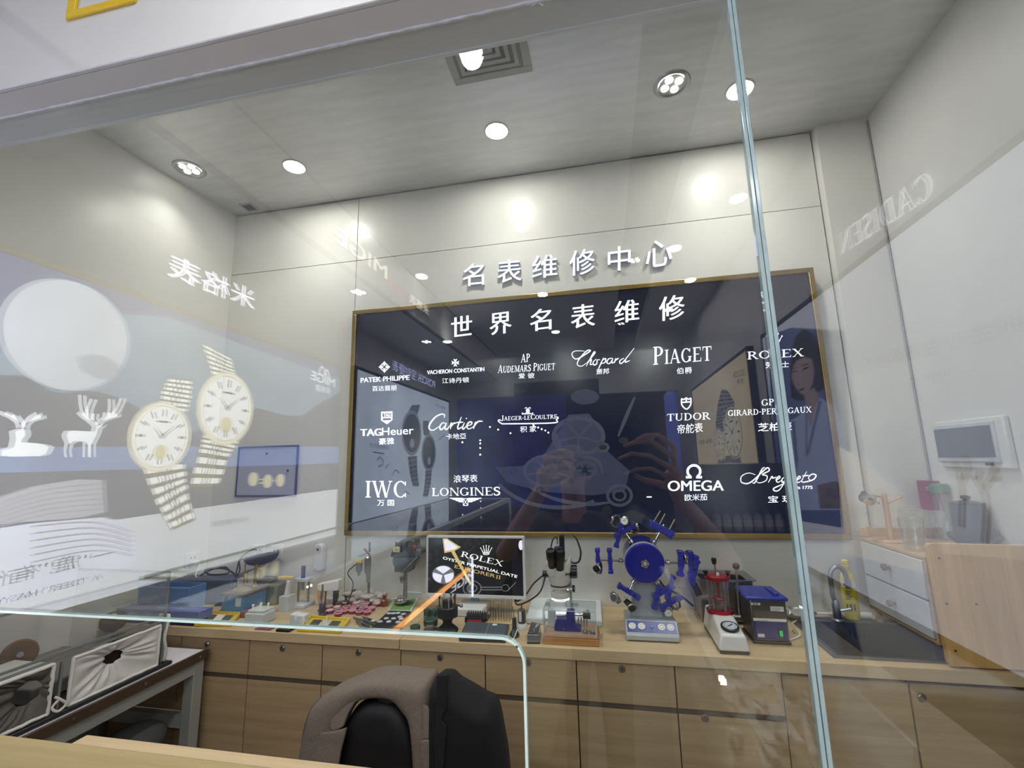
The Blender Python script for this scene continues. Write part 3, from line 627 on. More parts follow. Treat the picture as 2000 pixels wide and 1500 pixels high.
F_ = lambda px, py: aty(px, py, fx.y)
MB().lathe((fx.x, fx.y, CZ+.002), [(.026, 0), (.026, .006), (.017, .012), (.017, .07), (.012, .09)], 20).build('base', M_steel, t)
MB().tube(cr_pts([V((fx.x, fx.y, CZ+.08)), F_(1626, 1160), F_(1622, 1125), F_(1627, 1110), F_(1638, 1107), F_(1648, 1116), F_(1655, 1135), F_(1658, 1149)], 5), [.0105]*30+[.0125]*6, 12).build('spout', pm('grey_steel', '8e8f90', .25, .9), t)
MB().tube([V((fx.x+.012, fx.y-.01, CZ+.05)), V((fx.x+.05, fx.y-.02, CZ+.062))], [.008, .005], 8).build('lever', M_steel, t)
# drawer cabinets
DW = .3735; xs = [XSEAM-3*DW+i*DW for i in range(8)]
names = ['behind the end of the grey bench', 'third left of the worktop seam', 'left of the seam, partly above the grey coat', 'right of the seam, above the black coat', 'at the rounded glass corner', 'under the microscope', 'under the pressure tester']
names[0] = 'farthest left, beside the grey bench leg'; names[1] = 'second from the left'; names[2] = 'just left of the worktop seam'
locks = [(552, 1266), (700, 1274), None, (860, 1284), (1032, 1294), (1215, 1306), None]
lk = [(405, 1258), (552, 1266), (700, 1274), (860, 1284), (1032, 1294), (1215, 1306)]
for i in range(-1, 7):
    x0, x1 = XSEAM-3*DW+i*DW, XSEAM-3*DW+(i+1)*DW; yf = 1.957
    lab = 'oak drawer cabinet '+(['hidden behind the bench, farthest left']+names)[i+1]
    t = thing('drawer_cabinet', lab, 'cabinet', ((x0+x1)/2, 2.2, 0), 'oak cabinets under the worktop')
    MB().box(x0+.001, x1-.001, yf+.018, 2.46, .06, .768).build('body', M_slot, t)
    d = MB().box(x0+.0022, x1-.0022, yf, yf+.018, .618, .764).build('drawer', M_oakd, t, bevel=.0012)
    d2 = MB().box(x0+.0022, x1-.0022, yf, yf+.018, .06, .598).build('door', M_oakd, t, bevel=.0012)
    MB().box(x0+.001, x1-.001, yf+.004, yf+.018, .598, .618).build('finger_groove', M_slot, t)
    xx = (x0+x1)/2; zz = .738
    for (px, py) in lk:
        q = aty(px, py, yf)
        if x0 < q.x < x1: xx, zz = q.x, q.z
    if i < 6: sub(MB().lathe((xx, yf, zz), [(.0001, .007), (.0105, .007), (.0132, .004), (.0132, 0)], 18, (0, -1, 0)), 'lock', M_lock, d); sub(MB().box(xx-.0012, xx+.0012, yf-.0076, yf-.006, zz-.005, zz+.005), 'keyhole', M_black, d)
    else:
        q = aty(1377, 1402, yf); sub(MB().lathe((q.x, yf, q.z), [(.0001, .007), (.0105, .007), (.0132, .004), (.0132, 0)], 18, (0, -1, 0)), 'lock', M_lock, d2)
x0 = XSEAM+4*DW
for i, (xa_, xb_) in enumerate(((x0, x0+.41), (x0+.41, XW-.004))):
    t = thing('base_cabinet', ('oak door cabinet below the sink, left door beside the glass joint', 'oak door cabinet with round lock at the far lower right')[i], 'cabinet', ((xa_+xb_)/2, 2.2, 0), 'oak cabinets under the worktop')
    b = MB().box(xa_+.001, xa_+.018, 1.985, 2.44, .06, .60).box(xb_-.018, xb_-.001, 1.985, 2.44, .06, .60).box(xa_+.018, xb_-.018, 1.985, 2.44, .06, .08)
    b.build('body', M_slot, t)
    d = MB().box(xa_+.003, xb_-.003, 1.966, 1.984, .06, .75).build('door', M_oakd, t, bevel=.0012)
    if i:
        q = aty(1800, 1362, 1.966); sub(MB().lathe((q.x, 1.966, q.z), [(.0001, .007), (.0105, .007), (.0132, .004), (.0132, 0)], 18, (0, -1, 0)), 'lock', M_lock, d)
struct(MB().box(XSEAM-4*DW, XW-.004, 1.99, 2.45, 0, .06), 'baseboard_back', M_slot)
# ---------------------------------------------------------------- service counter in front of the glass
zt2 = .972; yb2 = atz(330, 1453, zt2).y; xl2 = atz(170, 1435, zt2).x
t = thing('service_counter', 'pale oak service counter along the bottom left edge of the photo', 'counter', (-.1, .55, 0))
M_oakf = wood('oak_front_counter', '8f7d55', 'a39065', 'x', .7, .55)
MB().box(-2.2, -.12, .28, .80, .985, 1.0235).build('outer_top', M_oakf, t, bevel=.004)
MB().box(xl2, XW-.02, .803, yb2, zt2-.04, zt2).build('inner_ledge', M_oaktop, t, bevel=.002)
MB().box(-2.2, -.14, .34, .80, 0, .985).build('base', M_oakd, t)
MB().box(xl2+.02, XW-.02, .803, yb2-.04, .1, zt2-.04).build('inner_base', M_oakd, t)
# ---------------------------------------------------------------- steel bench at the left with the polishing machine
bx1 = (atz(403, 1267, .73).x+atz(63, 1437, .73).x)/2; by1 = 1.925; by0 = .95; bx0 = -2.44
t = thing('work_bench', 'grey steel bench with white top and brown edge at the lower left', 'bench', (bx1-.3, 1.4, 0))
M_frame = pm('light_grey_steel', '9fa09c', .45, .2); M_brown = pm('dark_brown_edge', '4a3a2e', .4)
MB().box(bx0, bx1-.012, by0, by1-.012, .70, .73).build('top', pm('white_laminate', 'cfccd2', .35), t)
b = MB().box(bx1-.012, bx1, by0, by1, .694, .7325).box(bx0, bx1-.012, by1-.012, by1, .694, .7325); b.build('edge_band', M_brown, t, bevel=.002)
for x, y in ((bx1-.06, by1-.06), (bx0, by1-.06), (bx1-.06, by0), (bx0, by0)): MB().box(x, x+.05, y, y+.05, 0, .694).build('leg', M_frame, t, bevel=.002)
for z0_, z1_ in ((.645, .694),):
    MB().box(bx1-.058, bx1-.012, by0+.05, by1-.06, z0_, z1_).build('rail', M_frame, t); MB().box(bx0+.05, bx1-.06, by1-.056, by1-.014, z0_, z1_).build('rail', M_frame, t)
MB().box(bx0+.05, bx1-.06, by1-.05, by1-.01, .42, .47).build('rail', M_frame, t)
MB().box(bx1-.05, bx1-.02, by0+.05, by1-.06, .18, .22).build('rail', M_frame, t)
for i in range(4): MB().cyl(V((bx1, by0+.18+.25*i, .713)), V((bx1+.002, by0+.18+.25*i, .713)), .005, n=10).build('screw', M_steel, t)
# machine
px_ = -1.885
t = thing('polishing_machine', 'clear hooded polishing machine with white cloth arm openings on the grey bench', 'machine', (-2.1, 1.4, .73))
ya, yb_ = 1.02, 1.735; zh = aty(328, 1118, 1.73).z if False else 1.10
zh = atx(328, 1118, px_).z
MB().box(-2.40, px_+.03, ya-.05, yb_+.03, .731, .745).build('base_tray', pm('dark_navy_tray', '17171c', .5), t, bevel=.004)
M_smoke = pane_mat('smoky_acrylic', (.93, .935, .93), .05, .03, .05)
y2a, y2b = 1.384, 1.705; zc0, zc1 = .748, .900
b = MB().box(px_-.004, px_, ya, yb_, zc1+.01, zh).box(-2.38, px_-.004, yb_-.004, yb_, .746, zh).box(-2.38, px_-.004, ya, ya+.004, .9, zh).box(-2.38, px_, ya, yb_, zh, zh+.004)
b.build('hood', M_smoke, t, smooth=0)
b = MB()
for p, q in ((( px_, ya, zc1+.012), (px_, yb_, zc1+.012)), ((px_, yb_, .746), (px_, yb_, zh)), ((px_, ya, zh), (px_, yb_, zh)), ((-2.38, yb_, zh), (px_, yb_, zh)), ((px_, 1.36, .746), (px_, 1.36, zc1)), ((px_, ya, zc1+.03), (px_, yb_, zc1+.03))): b.bar(p, q, .008)
b.build('hood_rims', pm('acrylic_edge', '7d7f7d', .25), t)
M_cloth = pm('white_cloth', 'd6d4cd', .85, var=.05, scale=14); M_grime = pm('grey_grimy_cloth', '5d5a55', .9, var=.45, scale=9)
def cloth_panel(y0, y1, z0, z1, mat, hole, name='cloth_cover'):
    cy, cz, hy, hz = hole
    def fn(u, v):
        A = 2*PI*u; rr_ = v
        ex = max(abs(math.cos(A)), abs(math.sin(A))); sq = (math.cos(A)/ex, math.sin(A)/ex)
        oy, oz = (y0+y1)/2+sq[0]*(y1-y0)/2, (z0+z1)/2+sq[1]*(z1-z0)/2
        iy, iz = cy+hy*math.cos(A), cz+hz*math.sin(A)
        w_ = .0055*math.sin(A*13+3*math.sin(A*3))*math.sin(PI*min(1, rr_*1.05))+.004*math.sin(A*7+rr_*5)*(1-rr_)
        return (px_+.014-.018*(1-rr_)**2+w_, iy*(1-rr_)+oy*rr_, iz*(1-rr_)+oz*rr_)
    return MB().grid(fn, 96, 12).build(name, mat, t, solid=.003)
cloth_panel(y2a, y2b, zc0, zc1, M_cloth, (1.535, .845, .035, .022))
cloth_panel(1.13, 1.325, .752, .905, M_grime, (1.27, .84, .04, .035))
for y0_, y1_, z0_, z1_, m_ in ((y2a, y2b, zc0, zc1, M_cloth), (1.13, 1.325, .752, .905, M_cloth)):
    L_ = [V((px_+.014, y0_, z0_)), V((px_+.014, y1_, z0_)), V((px_+.014, y1_, z1_)), V((px_+.014, y0_, z1_)), V((px_+.014, y0_, z0_))]
    b = MB()
    for i in range(4): b.tube([L_[i]+(L_[i+1]-L_[i])*k/14+V((random.uniform(-.001, .001), 0, random.uniform(-.0012, .0012))) for k in range(15)], .006, 8)
    b.build('rolled_hem', m_, t)
MB().box(px_-.16, px_+.008, 1.13, 1.325, .905, .909).build('cloth_flap', M_cloth, t)
MB().grid(lambda u, v: (px_+.012-.05*u, 1.742+.006*math.sin(v*9), .748+.185*v), 6, 12).build('cloth_cover', M_cloth, t, solid=.008)
MB().cyl((px_-.016, 1.535, .845), (px_-.018, 1.535, .845), .045, n=20).build('dark_opening', pm('dark_red_cavity', '2a1210', .8), t)
MB().box(-2.36, px_-.12, 1.36, 1.70, .746, .80).build('dust_box', pm('dull_grey_sheet', '77746e', .6), t, bevel=.006)
M_tie = pm('cotton_cord', 'cfccc0', .9)
MB().tube(cr_pts([V((px_+.022, 1.335, .80)), V((px_+.03, 1.35, .785)), V((px_+.032, 1.365, .765)), V((px_+.03, 1.345, .752)), V((px_+.024, 1.33, .77)), V((px_+.026, 1.35, .79))], 6), .004, 8).build('tie_cord', M_tie, t)
def wheel(c, r, th, ax, col, nm):
    c = V(c); MB().lathe(c, [(r*.25, -th*.7), (r*.9, -th), (r, -th*.6), (r, th*.6), (r*.9, th), (r*.25, th*.7)], 28, ax).build(nm, col, t)
    MB().cyl(c-V(ax).normalized()*.09, c+V(ax).normalized()*.03, .010, n=12).build('spindle', M_steel, t)
p = aty(38, 1278, 1.45)
wheel((p.x, 1.45, p.z), .052, .02, (1, -.55, .2), pm('brown_felt', '6e4d28', .9, var=.3, scale=20), 'buffing_wheel')
p = aty(222, 1213, 1.62)
wheel((p.x, 1.62, p.z), .045, .018, (.25, -.3, 1), pm('black_felt', '1d1b1a', .9), 'buffing_wheel')
MB().box(-2.32, -2.12, 1.12, 1.30, .746, .92).build('motor', pm('dark_grey_enamel', '3a3b3d', .4), t, bevel=.02, seg=3)
# cloth bag below the bench
t = thing('cloth_bag', 'dark crumpled grey cloth bag on the floor under the bench', 'bag', (-2.05, 1.55, 0))
def bag(u, v):
    A = 2*PI*u; h = v; r_ = (.20*math.sin(PI*(.12+.80*h))**.6)*(1+.10*math.sin(5*A+h*6)+.06*math.sin(11*A-h*9))
    return (-2.05+r_*math.cos(A), 1.55+r_*1.2*math.sin(A), .40*h+.015*math.sin(7*A))
MB().grid(bag, 60, 22).build('sack', pm('dark_grey_cloth', '4b4a4c', .9, var=.25, scale=10), t)
MB().grid(lambda u, v: (-1.98+.10*math.cos(2*PI*u)*math.cos(PI*(v-.5)), 1.72+.14*math.sin(2*PI*u)*math.cos(PI*(v-.5)), .43+.07*math.sin(PI*(v-.5))), 24, 14).build('grey_cushion', pm('grey_felt', '4c4d4c', .9), t)
# ---------------------------------------------------------------- chair with two coats over its back
CY = 1.50
def cp(cx, cy, y=CY): return aty(500+cx/3.636, 1230+cy/3.636, y)
def puff(mb, pts, prof):
    """a closed outline blown up in depth; prof = (scale, depth offset)"""
    cx = sum((p.x for p in pts))/len(pts); cz = sum((p.z for p in pts))/len(pts)
    return mb.rings([[V((cx+(p.x-cx)*s, p.y+d, cz+(p.z-cz)*s)) for p in pts] for s, d in prof])
cc = cp(900, 700)
t = thing('office_chair', 'black office chair standing before the drawers, coats over its back', 'chair', (cc.x, CY+.2, 0)); CH = t
out_ = [(600, 1500), (610, 1000), (640, 720), (680, 600), (740, 520), (820, 478), (900, 468), (980, 480), (1050, 540), (1100, 620), (1140, 760), (1165, 1000), (1190, 1500)]
P = cr_pts([cp(x, y) for x, y in out_], 4)
puff(MB(), P, [(.55, -.045), (.85, -.042), (.97, -.025), (1, 0), (.97, .03), (.8, .04)]).build('backrest', pm('black_mesh', '0d0d10', .6), t, smooth=60)
MB().lathe((cc.x, CY+.19, .43), [(.19, 0), (.215, .02), (.22, .05), (.20, .075)], 32).build('seat', M_blackm, t)
MB().cyl((cc.x, CY+.19, .08), (cc.x, CY+.19, .43), .028).build('gas_column', M_black, t)
b = MB()
for i in range(5): A = 2*PI*i/5; b.bar((cc.x, CY+.19, .085), (cc.x+.21*math.cos(A), CY+.19+.21*math.sin(A), .06), .04, .03)
b.build('star_base', M_black, t)
for i in range(5): A = 2*PI*i/5; MB().cyl((cc.x+.21*math.cos(A)-.012, CY+.19+.21*math.sin(A), .03), (cc.x+.21*math.cos(A)+.012, CY+.19+.21*math.sin(A), .03), .03).build('castor', M_black, t)
MB().bar((cc.x, CY+.03, .55), (cc.x, CY+.15, .44), .06, .02).build('back_bracket', M_black, t)
M_tweed = pm('grey_brown_wool', '786c60', .95, var=.16, scale=260, bump=.4)
M_tweed2 = pm('grey_brown_wool_lapel', '7d7164', .95, var=.14, scale=260, bump=.4)
t = thing('coat', 'grey brown wool coat draped over the left of the office chair', 'coat', cp(700, 900)); 
OUT = cr_pts([cp(*p) for p in ((320, 1500), (345, 900), (400, 640), (450, 500), (560, 410), (700, 350), (830, 300), (960, 292), (1100, 300), (1210, 310), (1268, 330), (1275, 560), (1268, 1500))], 4)
INN = cr_pts([cp(*p) for p in ((560, 1500), (600, 900), (630, 680), (665, 590), (720, 520), (760, 470), (850, 445), (930, 440), (1010, 460), (1070, 540), (1120, 640), (1150, 900), (1185, 1500))], 4)
rs = []
for a, c in zip(OUT, INN):
    mid, h = (a+c)/2, (a-c)/2; r_ = []
    for k in range(14):
        A = 2*PI*k/14; r_.append(mid+h*math.copysign(abs(math.cos(A))**.7, math.cos(A))+V((0, .072*math.copysign(abs(math.sin(A))**.7, math.sin(A))+.0, 0)))
    rs.append(r_)
MB().rings(rs).build('body', M_tweed, t, smooth=60)
YLP = CY-.066
def flap(pts, mat, nm, y=YLP, th=.012, root=None):
    P = [cp(x, y_, y) for x, y_ in pts]; return MB().prism(P, (0, th, 0)).build(nm, mat, root or t, bevel=.004, seg=3)
flap([(745, 462), (660, 492), (590, 560), (520, 632), (527, 716), (560, 722), (620, 690), (650, 600), (700, 520), (760, 478)], M_tweed2, 'collar')
flap([(760, 440), (860, 415), (960, 415), (1010, 430), (1010, 470), (930, 448), (850, 452), (762, 482)], M_tweed2, 'collar', YLP-.002)
flap([(540, 726), (458, 732), (430, 820), (408, 1000), (395, 1400), (555, 1400), (575, 1000), (600, 860), (640, 700), (600, 715)], M_tweed2, 'lapel', YLP-.006)
flap([(1010, 440), (1100, 470), (1180, 520), (1240, 580), (1258, 700), (1255, 775), (1170, 782), (1140, 690), (1100, 590), (1060, 520), (1012, 470)], M_tweed2, 'collar')
flap([(1168, 790), (1256, 784), (1258, 1400), (1188, 1400), (1176, 950)], M_tweed2, 'lapel', YLP-.006)
flap([(862, 478), (992, 482), (995, 520), (930, 530), (862, 505)], M_blackm, 'neck_label', CY-.050, .004)
P = cr_pts([cp(x, y, CY+.055) for x, y in ((318, 1500), (330, 950), (365, 650), (440, 490), (520, 520), (470, 900), (440, 1500))], 4)
puff(MB(), P, [(.6, -.03), (.95, -.02), (1, 0), (.95, .02), (.6, .03)]).build('sleeve', pm('dark_olive_wool', '5b5347', .95, var=.15, scale=200), t, smooth=60)
t = thing('coat', 'black coat hung over the right of the office chair', 'coat', cp(1500, 900))
M_blkw = pm('black_wool', '0b0b0d', .95, var=.2, scale=150)
P = cr_pts([cp(x, y) for x, y in ((1262, 1500), (1258, 900), (1262, 500), (1275, 340), (1310, 318), (1365, 325), (1420, 372), (1520, 430), (1620, 490), (1690, 525), (1725, 610), (1760, 800), (1790, 1000), (1830, 1500))], 4)
puff(MB(), P, [(.5, -.088), (.8, -.084), (.94, -.06), (1, 0), (.94, .06), (.7, .075)]).build('body', M_blkw, t, smooth=60)
flap([(1280, 325), (1372, 318), (1358, 420), (1352, 560), (1312, 640), (1355, 690), (1330, 1000), (1320, 1400), (1266, 1400), (1264, 700)], pm('black_wool_lapel', '101013', .9), 'lapel', CY-.096, .01, t)
# ---------------------------------------------------------------- small drawer chest, board and kitchen things at the right end
cx0 = 1.139; cz0, cz1 = .865, 1.168; cy0, cy1 = 2.0, 2.435
M_oakc = wood('light_oak_chest', 'a88a62', 'bfa27a', 'y', 1.0)
t = thing('drawer_chest', 'small light oak chest with two white drawers on feet right of the sink', 'drawer chest', (1.3, 2.2, CZ))
b = MB().box(cx0, XW-.004, cy0, cy1, cz1-.012, cz1).box(cx0, XW-.004, cy0, cy1, cz0, cz0+.012).box(cx0, XW-.004, cy0, cy0+.012, cz0+.012, cz1-.012).box(cx0, XW-.004, cy1-.012, cy1, cz0+.012, cz1-.012).box(cx0+.02, XW-.004, cy0+.012, cy1-.012, cz0+.012, cz1-.012)
b.build('carcass', M_oakc, t, bevel=.0015)
zm = (cz0+cz1)/2-.006
M_dr = pm('pale_grey_drawer', 'c7c9c9', .4)
for z0_, z1_ in ((cz0+.016, zm-.004), (zm+.004, cz1-.016)):
    d = MB().box(cx0-.006, cx0+.014, cy0+.016, cy1-.016, z0_, z1_).build('drawer', M_dr, t, bevel=.002)
    c = V((cx0-.006, (cy0+cy1)/2, (z0_+z1_)/2)); sub(MB().lathe(c, [(.006, 0), (.006, .012), (.014, .016), (.014, .026), (.009, .03)], 16, (-1, 0, 0)), 'knob', pm('wood_knob', '7c6552', .4), d)
for x, y in ((1.38, 2.02), (1.38, 2.36), (1.44, 2.02), (1.44, 2.36)): MB().box(x, x+.02, y, y+.02, CZ, cz0).build('foot', M_oakc, t)
for x, y in ((cx0+.01, cy1-.035),): MB().box(x, x+.02, y, y+.02, CZ+.003, cz0).build('foot', M_oakc, t)
MB().box(cx0+.03, cx0+.05, cy1-.018, cy1, cz1, cz1+.05).build('back_ledge', M_oakc, t)
b = MB().box(cx0+.002, XW-.006, cy1-.012, cy1, cz1, cz1+.045); b.build('back_ledge', M_oakc, t, bevel=.003)
# upright board
bz1 = aty(1805, 1060, 1.962).z; bxl = aty(1808, 1065, 1.962).x+.0
P = []
for cx_, cz_, a0 in ((XW-.012, bz1-.012, 0), (bxl+.015, bz1-.015, 90), (bxl+.02, CZ+.021, 180), (XW-.012, CZ+.012, 270)):
    for k in range(5): A = math.radians(a0+k*22.5); P.append(V((cx_+.015*math.cos(A) if a0 in (90, 180) else cx_+.006*math.cos(A), 1.955, cz_+.015*math.sin(A) if a0 in (90, 180) else cz_+.006*math.sin(A))))
t = thing('wooden_board', 'large upright pine board in front of the drawer chest at the right edge', 'board', ((bxl+XW)/2, 1.962, CZ))
MB().prism(P, (0, .018, 0)).build('panel', wood('pine_board', 'ab8344', 'cda463', 'z', .55), t, bevel=.002)
for p in ((1834, 1090), (1849, 1179), (1866, 1271), (1907, 1180)):
    q = aty(*p, 1.955); MB().cyl(q, q-V((0, .002, 0)), .004, n=10).build('screw', M_brown, t)
TZ = cz1
def tp(px, py): return atz(px, py, TZ)
# mug tree with steel cup and glass
c = tp(1735, 1048); c = V((cx0+.08, c.y if c.y < 2.38 else 2.33, TZ)); c = V((aty(1732, 1000, 2.33).x, 2.33, TZ))
q = lambda px, py: aty(px, py, c.y)
t = thing('mug_tree', 'wooden mug tree with round foot on top of the drawer chest', 'mug stand', c)
M_beech = wood('beech', 'b58d66', 'c9a37d', 'z', 1.5)
c.x = max(c.x, cx0+.066)
MB().lathe(c, [(.062, 0), (.064, .004), (.060, .009)], 32).build('foot', M_beech, t)
ztop = q(1722, 965).z
MB().cyl(c+V((0, 0, .008)), V((c.x, c.y, ztop)), .0105).build('post', M_beech, t)
hk = V((c.x, c.y, q(1720, 972).z)); MB().cyl(hk, V((q(1702, 966).x, c.y-.005, q(1702, 966).z)), .0045, n=10).build('peg', M_beech, t)
hk2 = V((c.x, c.y, q(1730, 985).z)); MB().cyl(hk2, V((q(1760, 970).x, c.y-.01, q(1760, 970).z+.003)), .0045, n=10).build('peg', M_beech, t)
m0 = V((q(1690, 973).x, c.y-.02, q(1690, 973).z))
t2 = thing('steel_cup', 'small steel cup hanging on the left peg of the mug tree', 'cup', m0-V((0, 0, .025)))
ax = V((-.75, -.15, .35)).normalized()
MB().lathe(m0-ax*.022, [(.022, 0), (.024, .003), (.026, .046), (.024, .046), (.022, .004), (.0001, .004)], 24, ax, cap=False).build('cup_body', M_chrome, t2)
MB().tube([m0+ax*.012+V((.015, -.02, -.02)), m0+V((.03, -.025, -.012)), m0-ax*.012+V((.02, -.02, -.018))], .003, 8).build('handle', M_chrome, t2)
m1 = V((q(1768, 1003).x, c.y-.03, q(1768, 1003).z))
t2 = thing('glass_mug', 'clear glass mug hanging at an angle on the right peg of the mug tree', 'glass', m1-V((0, 0, .03)))
ax = V((.93, -.1, -.1)).normalized()
MB().lathe(m1-ax*.035, [(.03, 0), (.033, .06), (.032, .075), (.03, .075), (.031, .06), (.028, .003), (.0001, .003)], 24, ax, cap=False).build('glass_body', M_clear, t2)
# tumbler
tb = V((aty(1787, 1070, 2.12).x, 2.12, TZ)); w_ = mpp(1787, 1060, 2.12)
t = thing('glass_tumbler', 'clear glass tumbler standing on the drawer chest beside the mug tree', 'glass', tb)
MB().lathe(tb, [(17*w_, 0), (19*w_, .004), (20*w_, .03), (24*w_, .125), (22.8*w_, .125), (18*w_, .02), (.0001, .014)], 28, cap=False).build('glass_body', M_clear, t)
# red folder / card, jar, kettle, tape, box
yk = 2.40
q = [aty(*p, yk) for p in ((1791, 938), (1848, 940), (1859, 999), (1800, 995))]
t = thing('red_card', 'dark red square card standing behind the tumbler against the wall', 'card', ((q[3].x+q[2].x)/2, yk+.01, TZ))
MB().prism([V((q[0].x, yk, q[0].z)), V((q[1].x, yk, q[1].z)), V((q[2].x, yk, q[2].z)), V((q[3].x, yk, q[3].z))], (0, .004, 0)).build('card_sheet', pm('dark_red_paper', 'a93a5c', .5), t)
b = MB().box(q[3].x+.03, q[2].x-.02, yk-.001, yk, q[0].z-.034, q[0].z-.031).box(q[3].x+.03, q[2].x-.03, yk-.001, yk, q[0].z-.042, q[0].z-.039); b.build('printed_lines', M_white, t)
MB().box((q[3].x+q[2].x)/2-.03, (q[3].x+q[2].x)/2-.024, yk+.004, yk+.01, TZ, q[0].z-.02).build('stand_rod', M_clear, t)
MB().box((q[3].x+q[2].x)/2-.05, (q[3].x+q[2].x)/2+.05, yk-.02, yk+.03, TZ, TZ+.004).build('stand_foot', M_clear, t)
yj = 2.36; w_ = mpp(1866, 980, yj); jx = min(aty(1866, 990, yj).x, XW-.03)
t = thing('glass_jar', 'glass jar with green lid between red card and dark kettle', 'jar', (jx, yj, TZ))
zj = aty(1866, 963, yj).z
MB().lathe((jx, yj, TZ), [(15*w_, 0), (16*w_, .005), (16*w_, zj-TZ-.012), (13*w_, zj-TZ)], 24).build('glass_body', M_clear, t)
MB().lathe((jx, yj, zj), [(17*w_, 0), (17*w_, .035), (15*w_, .04)], 24).build('lid', pm('dark_green_lid', '4b7a5a', .4), t)
MB().tube([V((jx+.035, yj-.015, zj+.03)), V((jx+.05, yj-.02, zj+.015)), V((jx+.045, yj-.02, zj-.02))], .004, 8).build('handle', pm('dark_green_lid', '4b7a5a', .4), t)
yk = 2.17; kx = min(aty(1916, 1020, yk).x, XW-.062); w_ = mpp(1916, 1010, yk)
t = thing('tea_pot', 'dark slate blue tea pot with knob lid behind the pine board', 'tea pot', (kx, yk, TZ))
M_slate = pm('slate_blue_ceramic', '2f374a', .35, var=.1); zk = aty(1916, 984, yk).z
MB().lathe((kx, yk, TZ), [(22*w_, 0), (26*w_, .008), (33*w_, .05), (33*w_, .09), (31*w_, zk-TZ-.006), (30*w_, zk-TZ)], 28).build('pot_body', M_slate, t)
MB().lathe((kx, yk, zk), [(31*w_, 0), (31*w_, .005), (14*w_, .012), (5*w_, .014), (9*w_, .024), (8*w_, .032), (3*w_, .034)], 24).build('lid', M_slate, t)
MB().tube([V((kx-30*w_, yk, TZ+.035)), V((kx-46*w_, yk-.01, TZ+.05)), V((kx-50*w_, yk-.01, TZ+.065))], [.016, .012, .009], 10).build('spout', M_slate, t)
MB().tube([V((kx+.02, yk-.06, TZ+.03)), V((kx+.045, yk-.075, TZ+.05)), V((kx+.03, yk-.06, TZ+.085))], .007, 10).build('handle', M_slate, t)
yt = 2.14; q = [aty(1808, 1032, yt), aty(1838, 1046, yt)]
t = thing('glue_tube', 'yellow tube with dark cap lying behind the tumbler', 'tube', (q[0].x, yt, TZ))
MB().tube([V((q[0].x, yt, TZ+.013)), V((q[0].x+.03, yt, TZ+.013)), V((q[0].x+.075, yt, TZ+.013))], [.013, .013, .011], 14).build('tube_body', pm('yellow_plastic', 'd8cf4a', .4), t)
MB().tube([V((q[0].x+.075, yt, TZ+.013)), V((q[0].x+.11, yt, TZ+.013))], .011, 12).build('cap', pm('dark_grey_cap', '33353c', .5), t)
yt = 2.07; p0 = aty(1812, 1058, yt)
t = thing('storage_box', 'low dark blue grey box behind the pine board on the chest', 'box', (p0.x+.1, yt, TZ))
MB().box(1.21, XW-.01, 2.03, 2.075, TZ, TZ+.03).build('box_body', pm('dark_slate_plastic', '3a4252', .4), t, bevel=.004)
yt = 2.01; p0 = aty(1990, 1045, yt)
tag(MB().box(min(p0.x, XW-.03)-.02, min(p0.x, XW-.03)+.02, 2.002, 2.025, TZ, TZ+.045).build('paper_box', M_white, bevel=.003), 'tiny white paper box on the chest at the right photo edge', 'box')
# ---------------------------------------------------------------- things on the worktop
def kk(ox, oy, s): return lambda x, y: (ox+x/s, oy+y/s)
K3, K4, K5, K7, K8, K9 = kk(600, 1020, 4.348), kk(980, 980, 4.545), kk(1300, 1050, 5), kk(830, 1130, 9.09), kk(560, 1130, 7.407), kk(340, 1050, 6.25)
def A(k, x, y, d): p = k(x, y); return aty(p[0], p[1], d)
def Bt(k, x, y): p = k(x, y); return ct(*p)
def cable(name, label, pts, r=.003, mat=None, k=8):
    return tag(MB().tube(cr_pts(pts, k), r, 8).build(name, mat or M_black), label, 'cable')
def rbox(mb, cx, cy, hx, hy, z0, z1, ang):
    c, s = math.cos(ang), math.sin(ang); return mb.obox((cx, cy, (z0+z1)/2), (hx*c, hx*s, 0), (-hy*s, hy*c, 0), (0, 0, (z1-z0)/2))
M_navy = pm('navy_enamel', '2d3658', .4); M_blue = pm('sky_blue_enamel', '3f70a8', .4); M_peri = pm('periwinkle_plastic', '5a66a0', .4); M_navyd = pm('deep_navy_plastic', '1f2348', .4)
M_yel = pm('yellow_plastic_tray', 'd8b93a', .4); M_royal = pm('royal_blue_plastic', '2a2f9c', .3); M_grey = pm('grey_plastic', '8b8d8c', .4); M_lgrey = pm('light_grey_enamel', 'c3c6c6', .35)
M_dgrey = pm('dark_grey_plastic', '3f4143', .4); M_red = pm('anodised_red', 'a5252f', .25, .5)
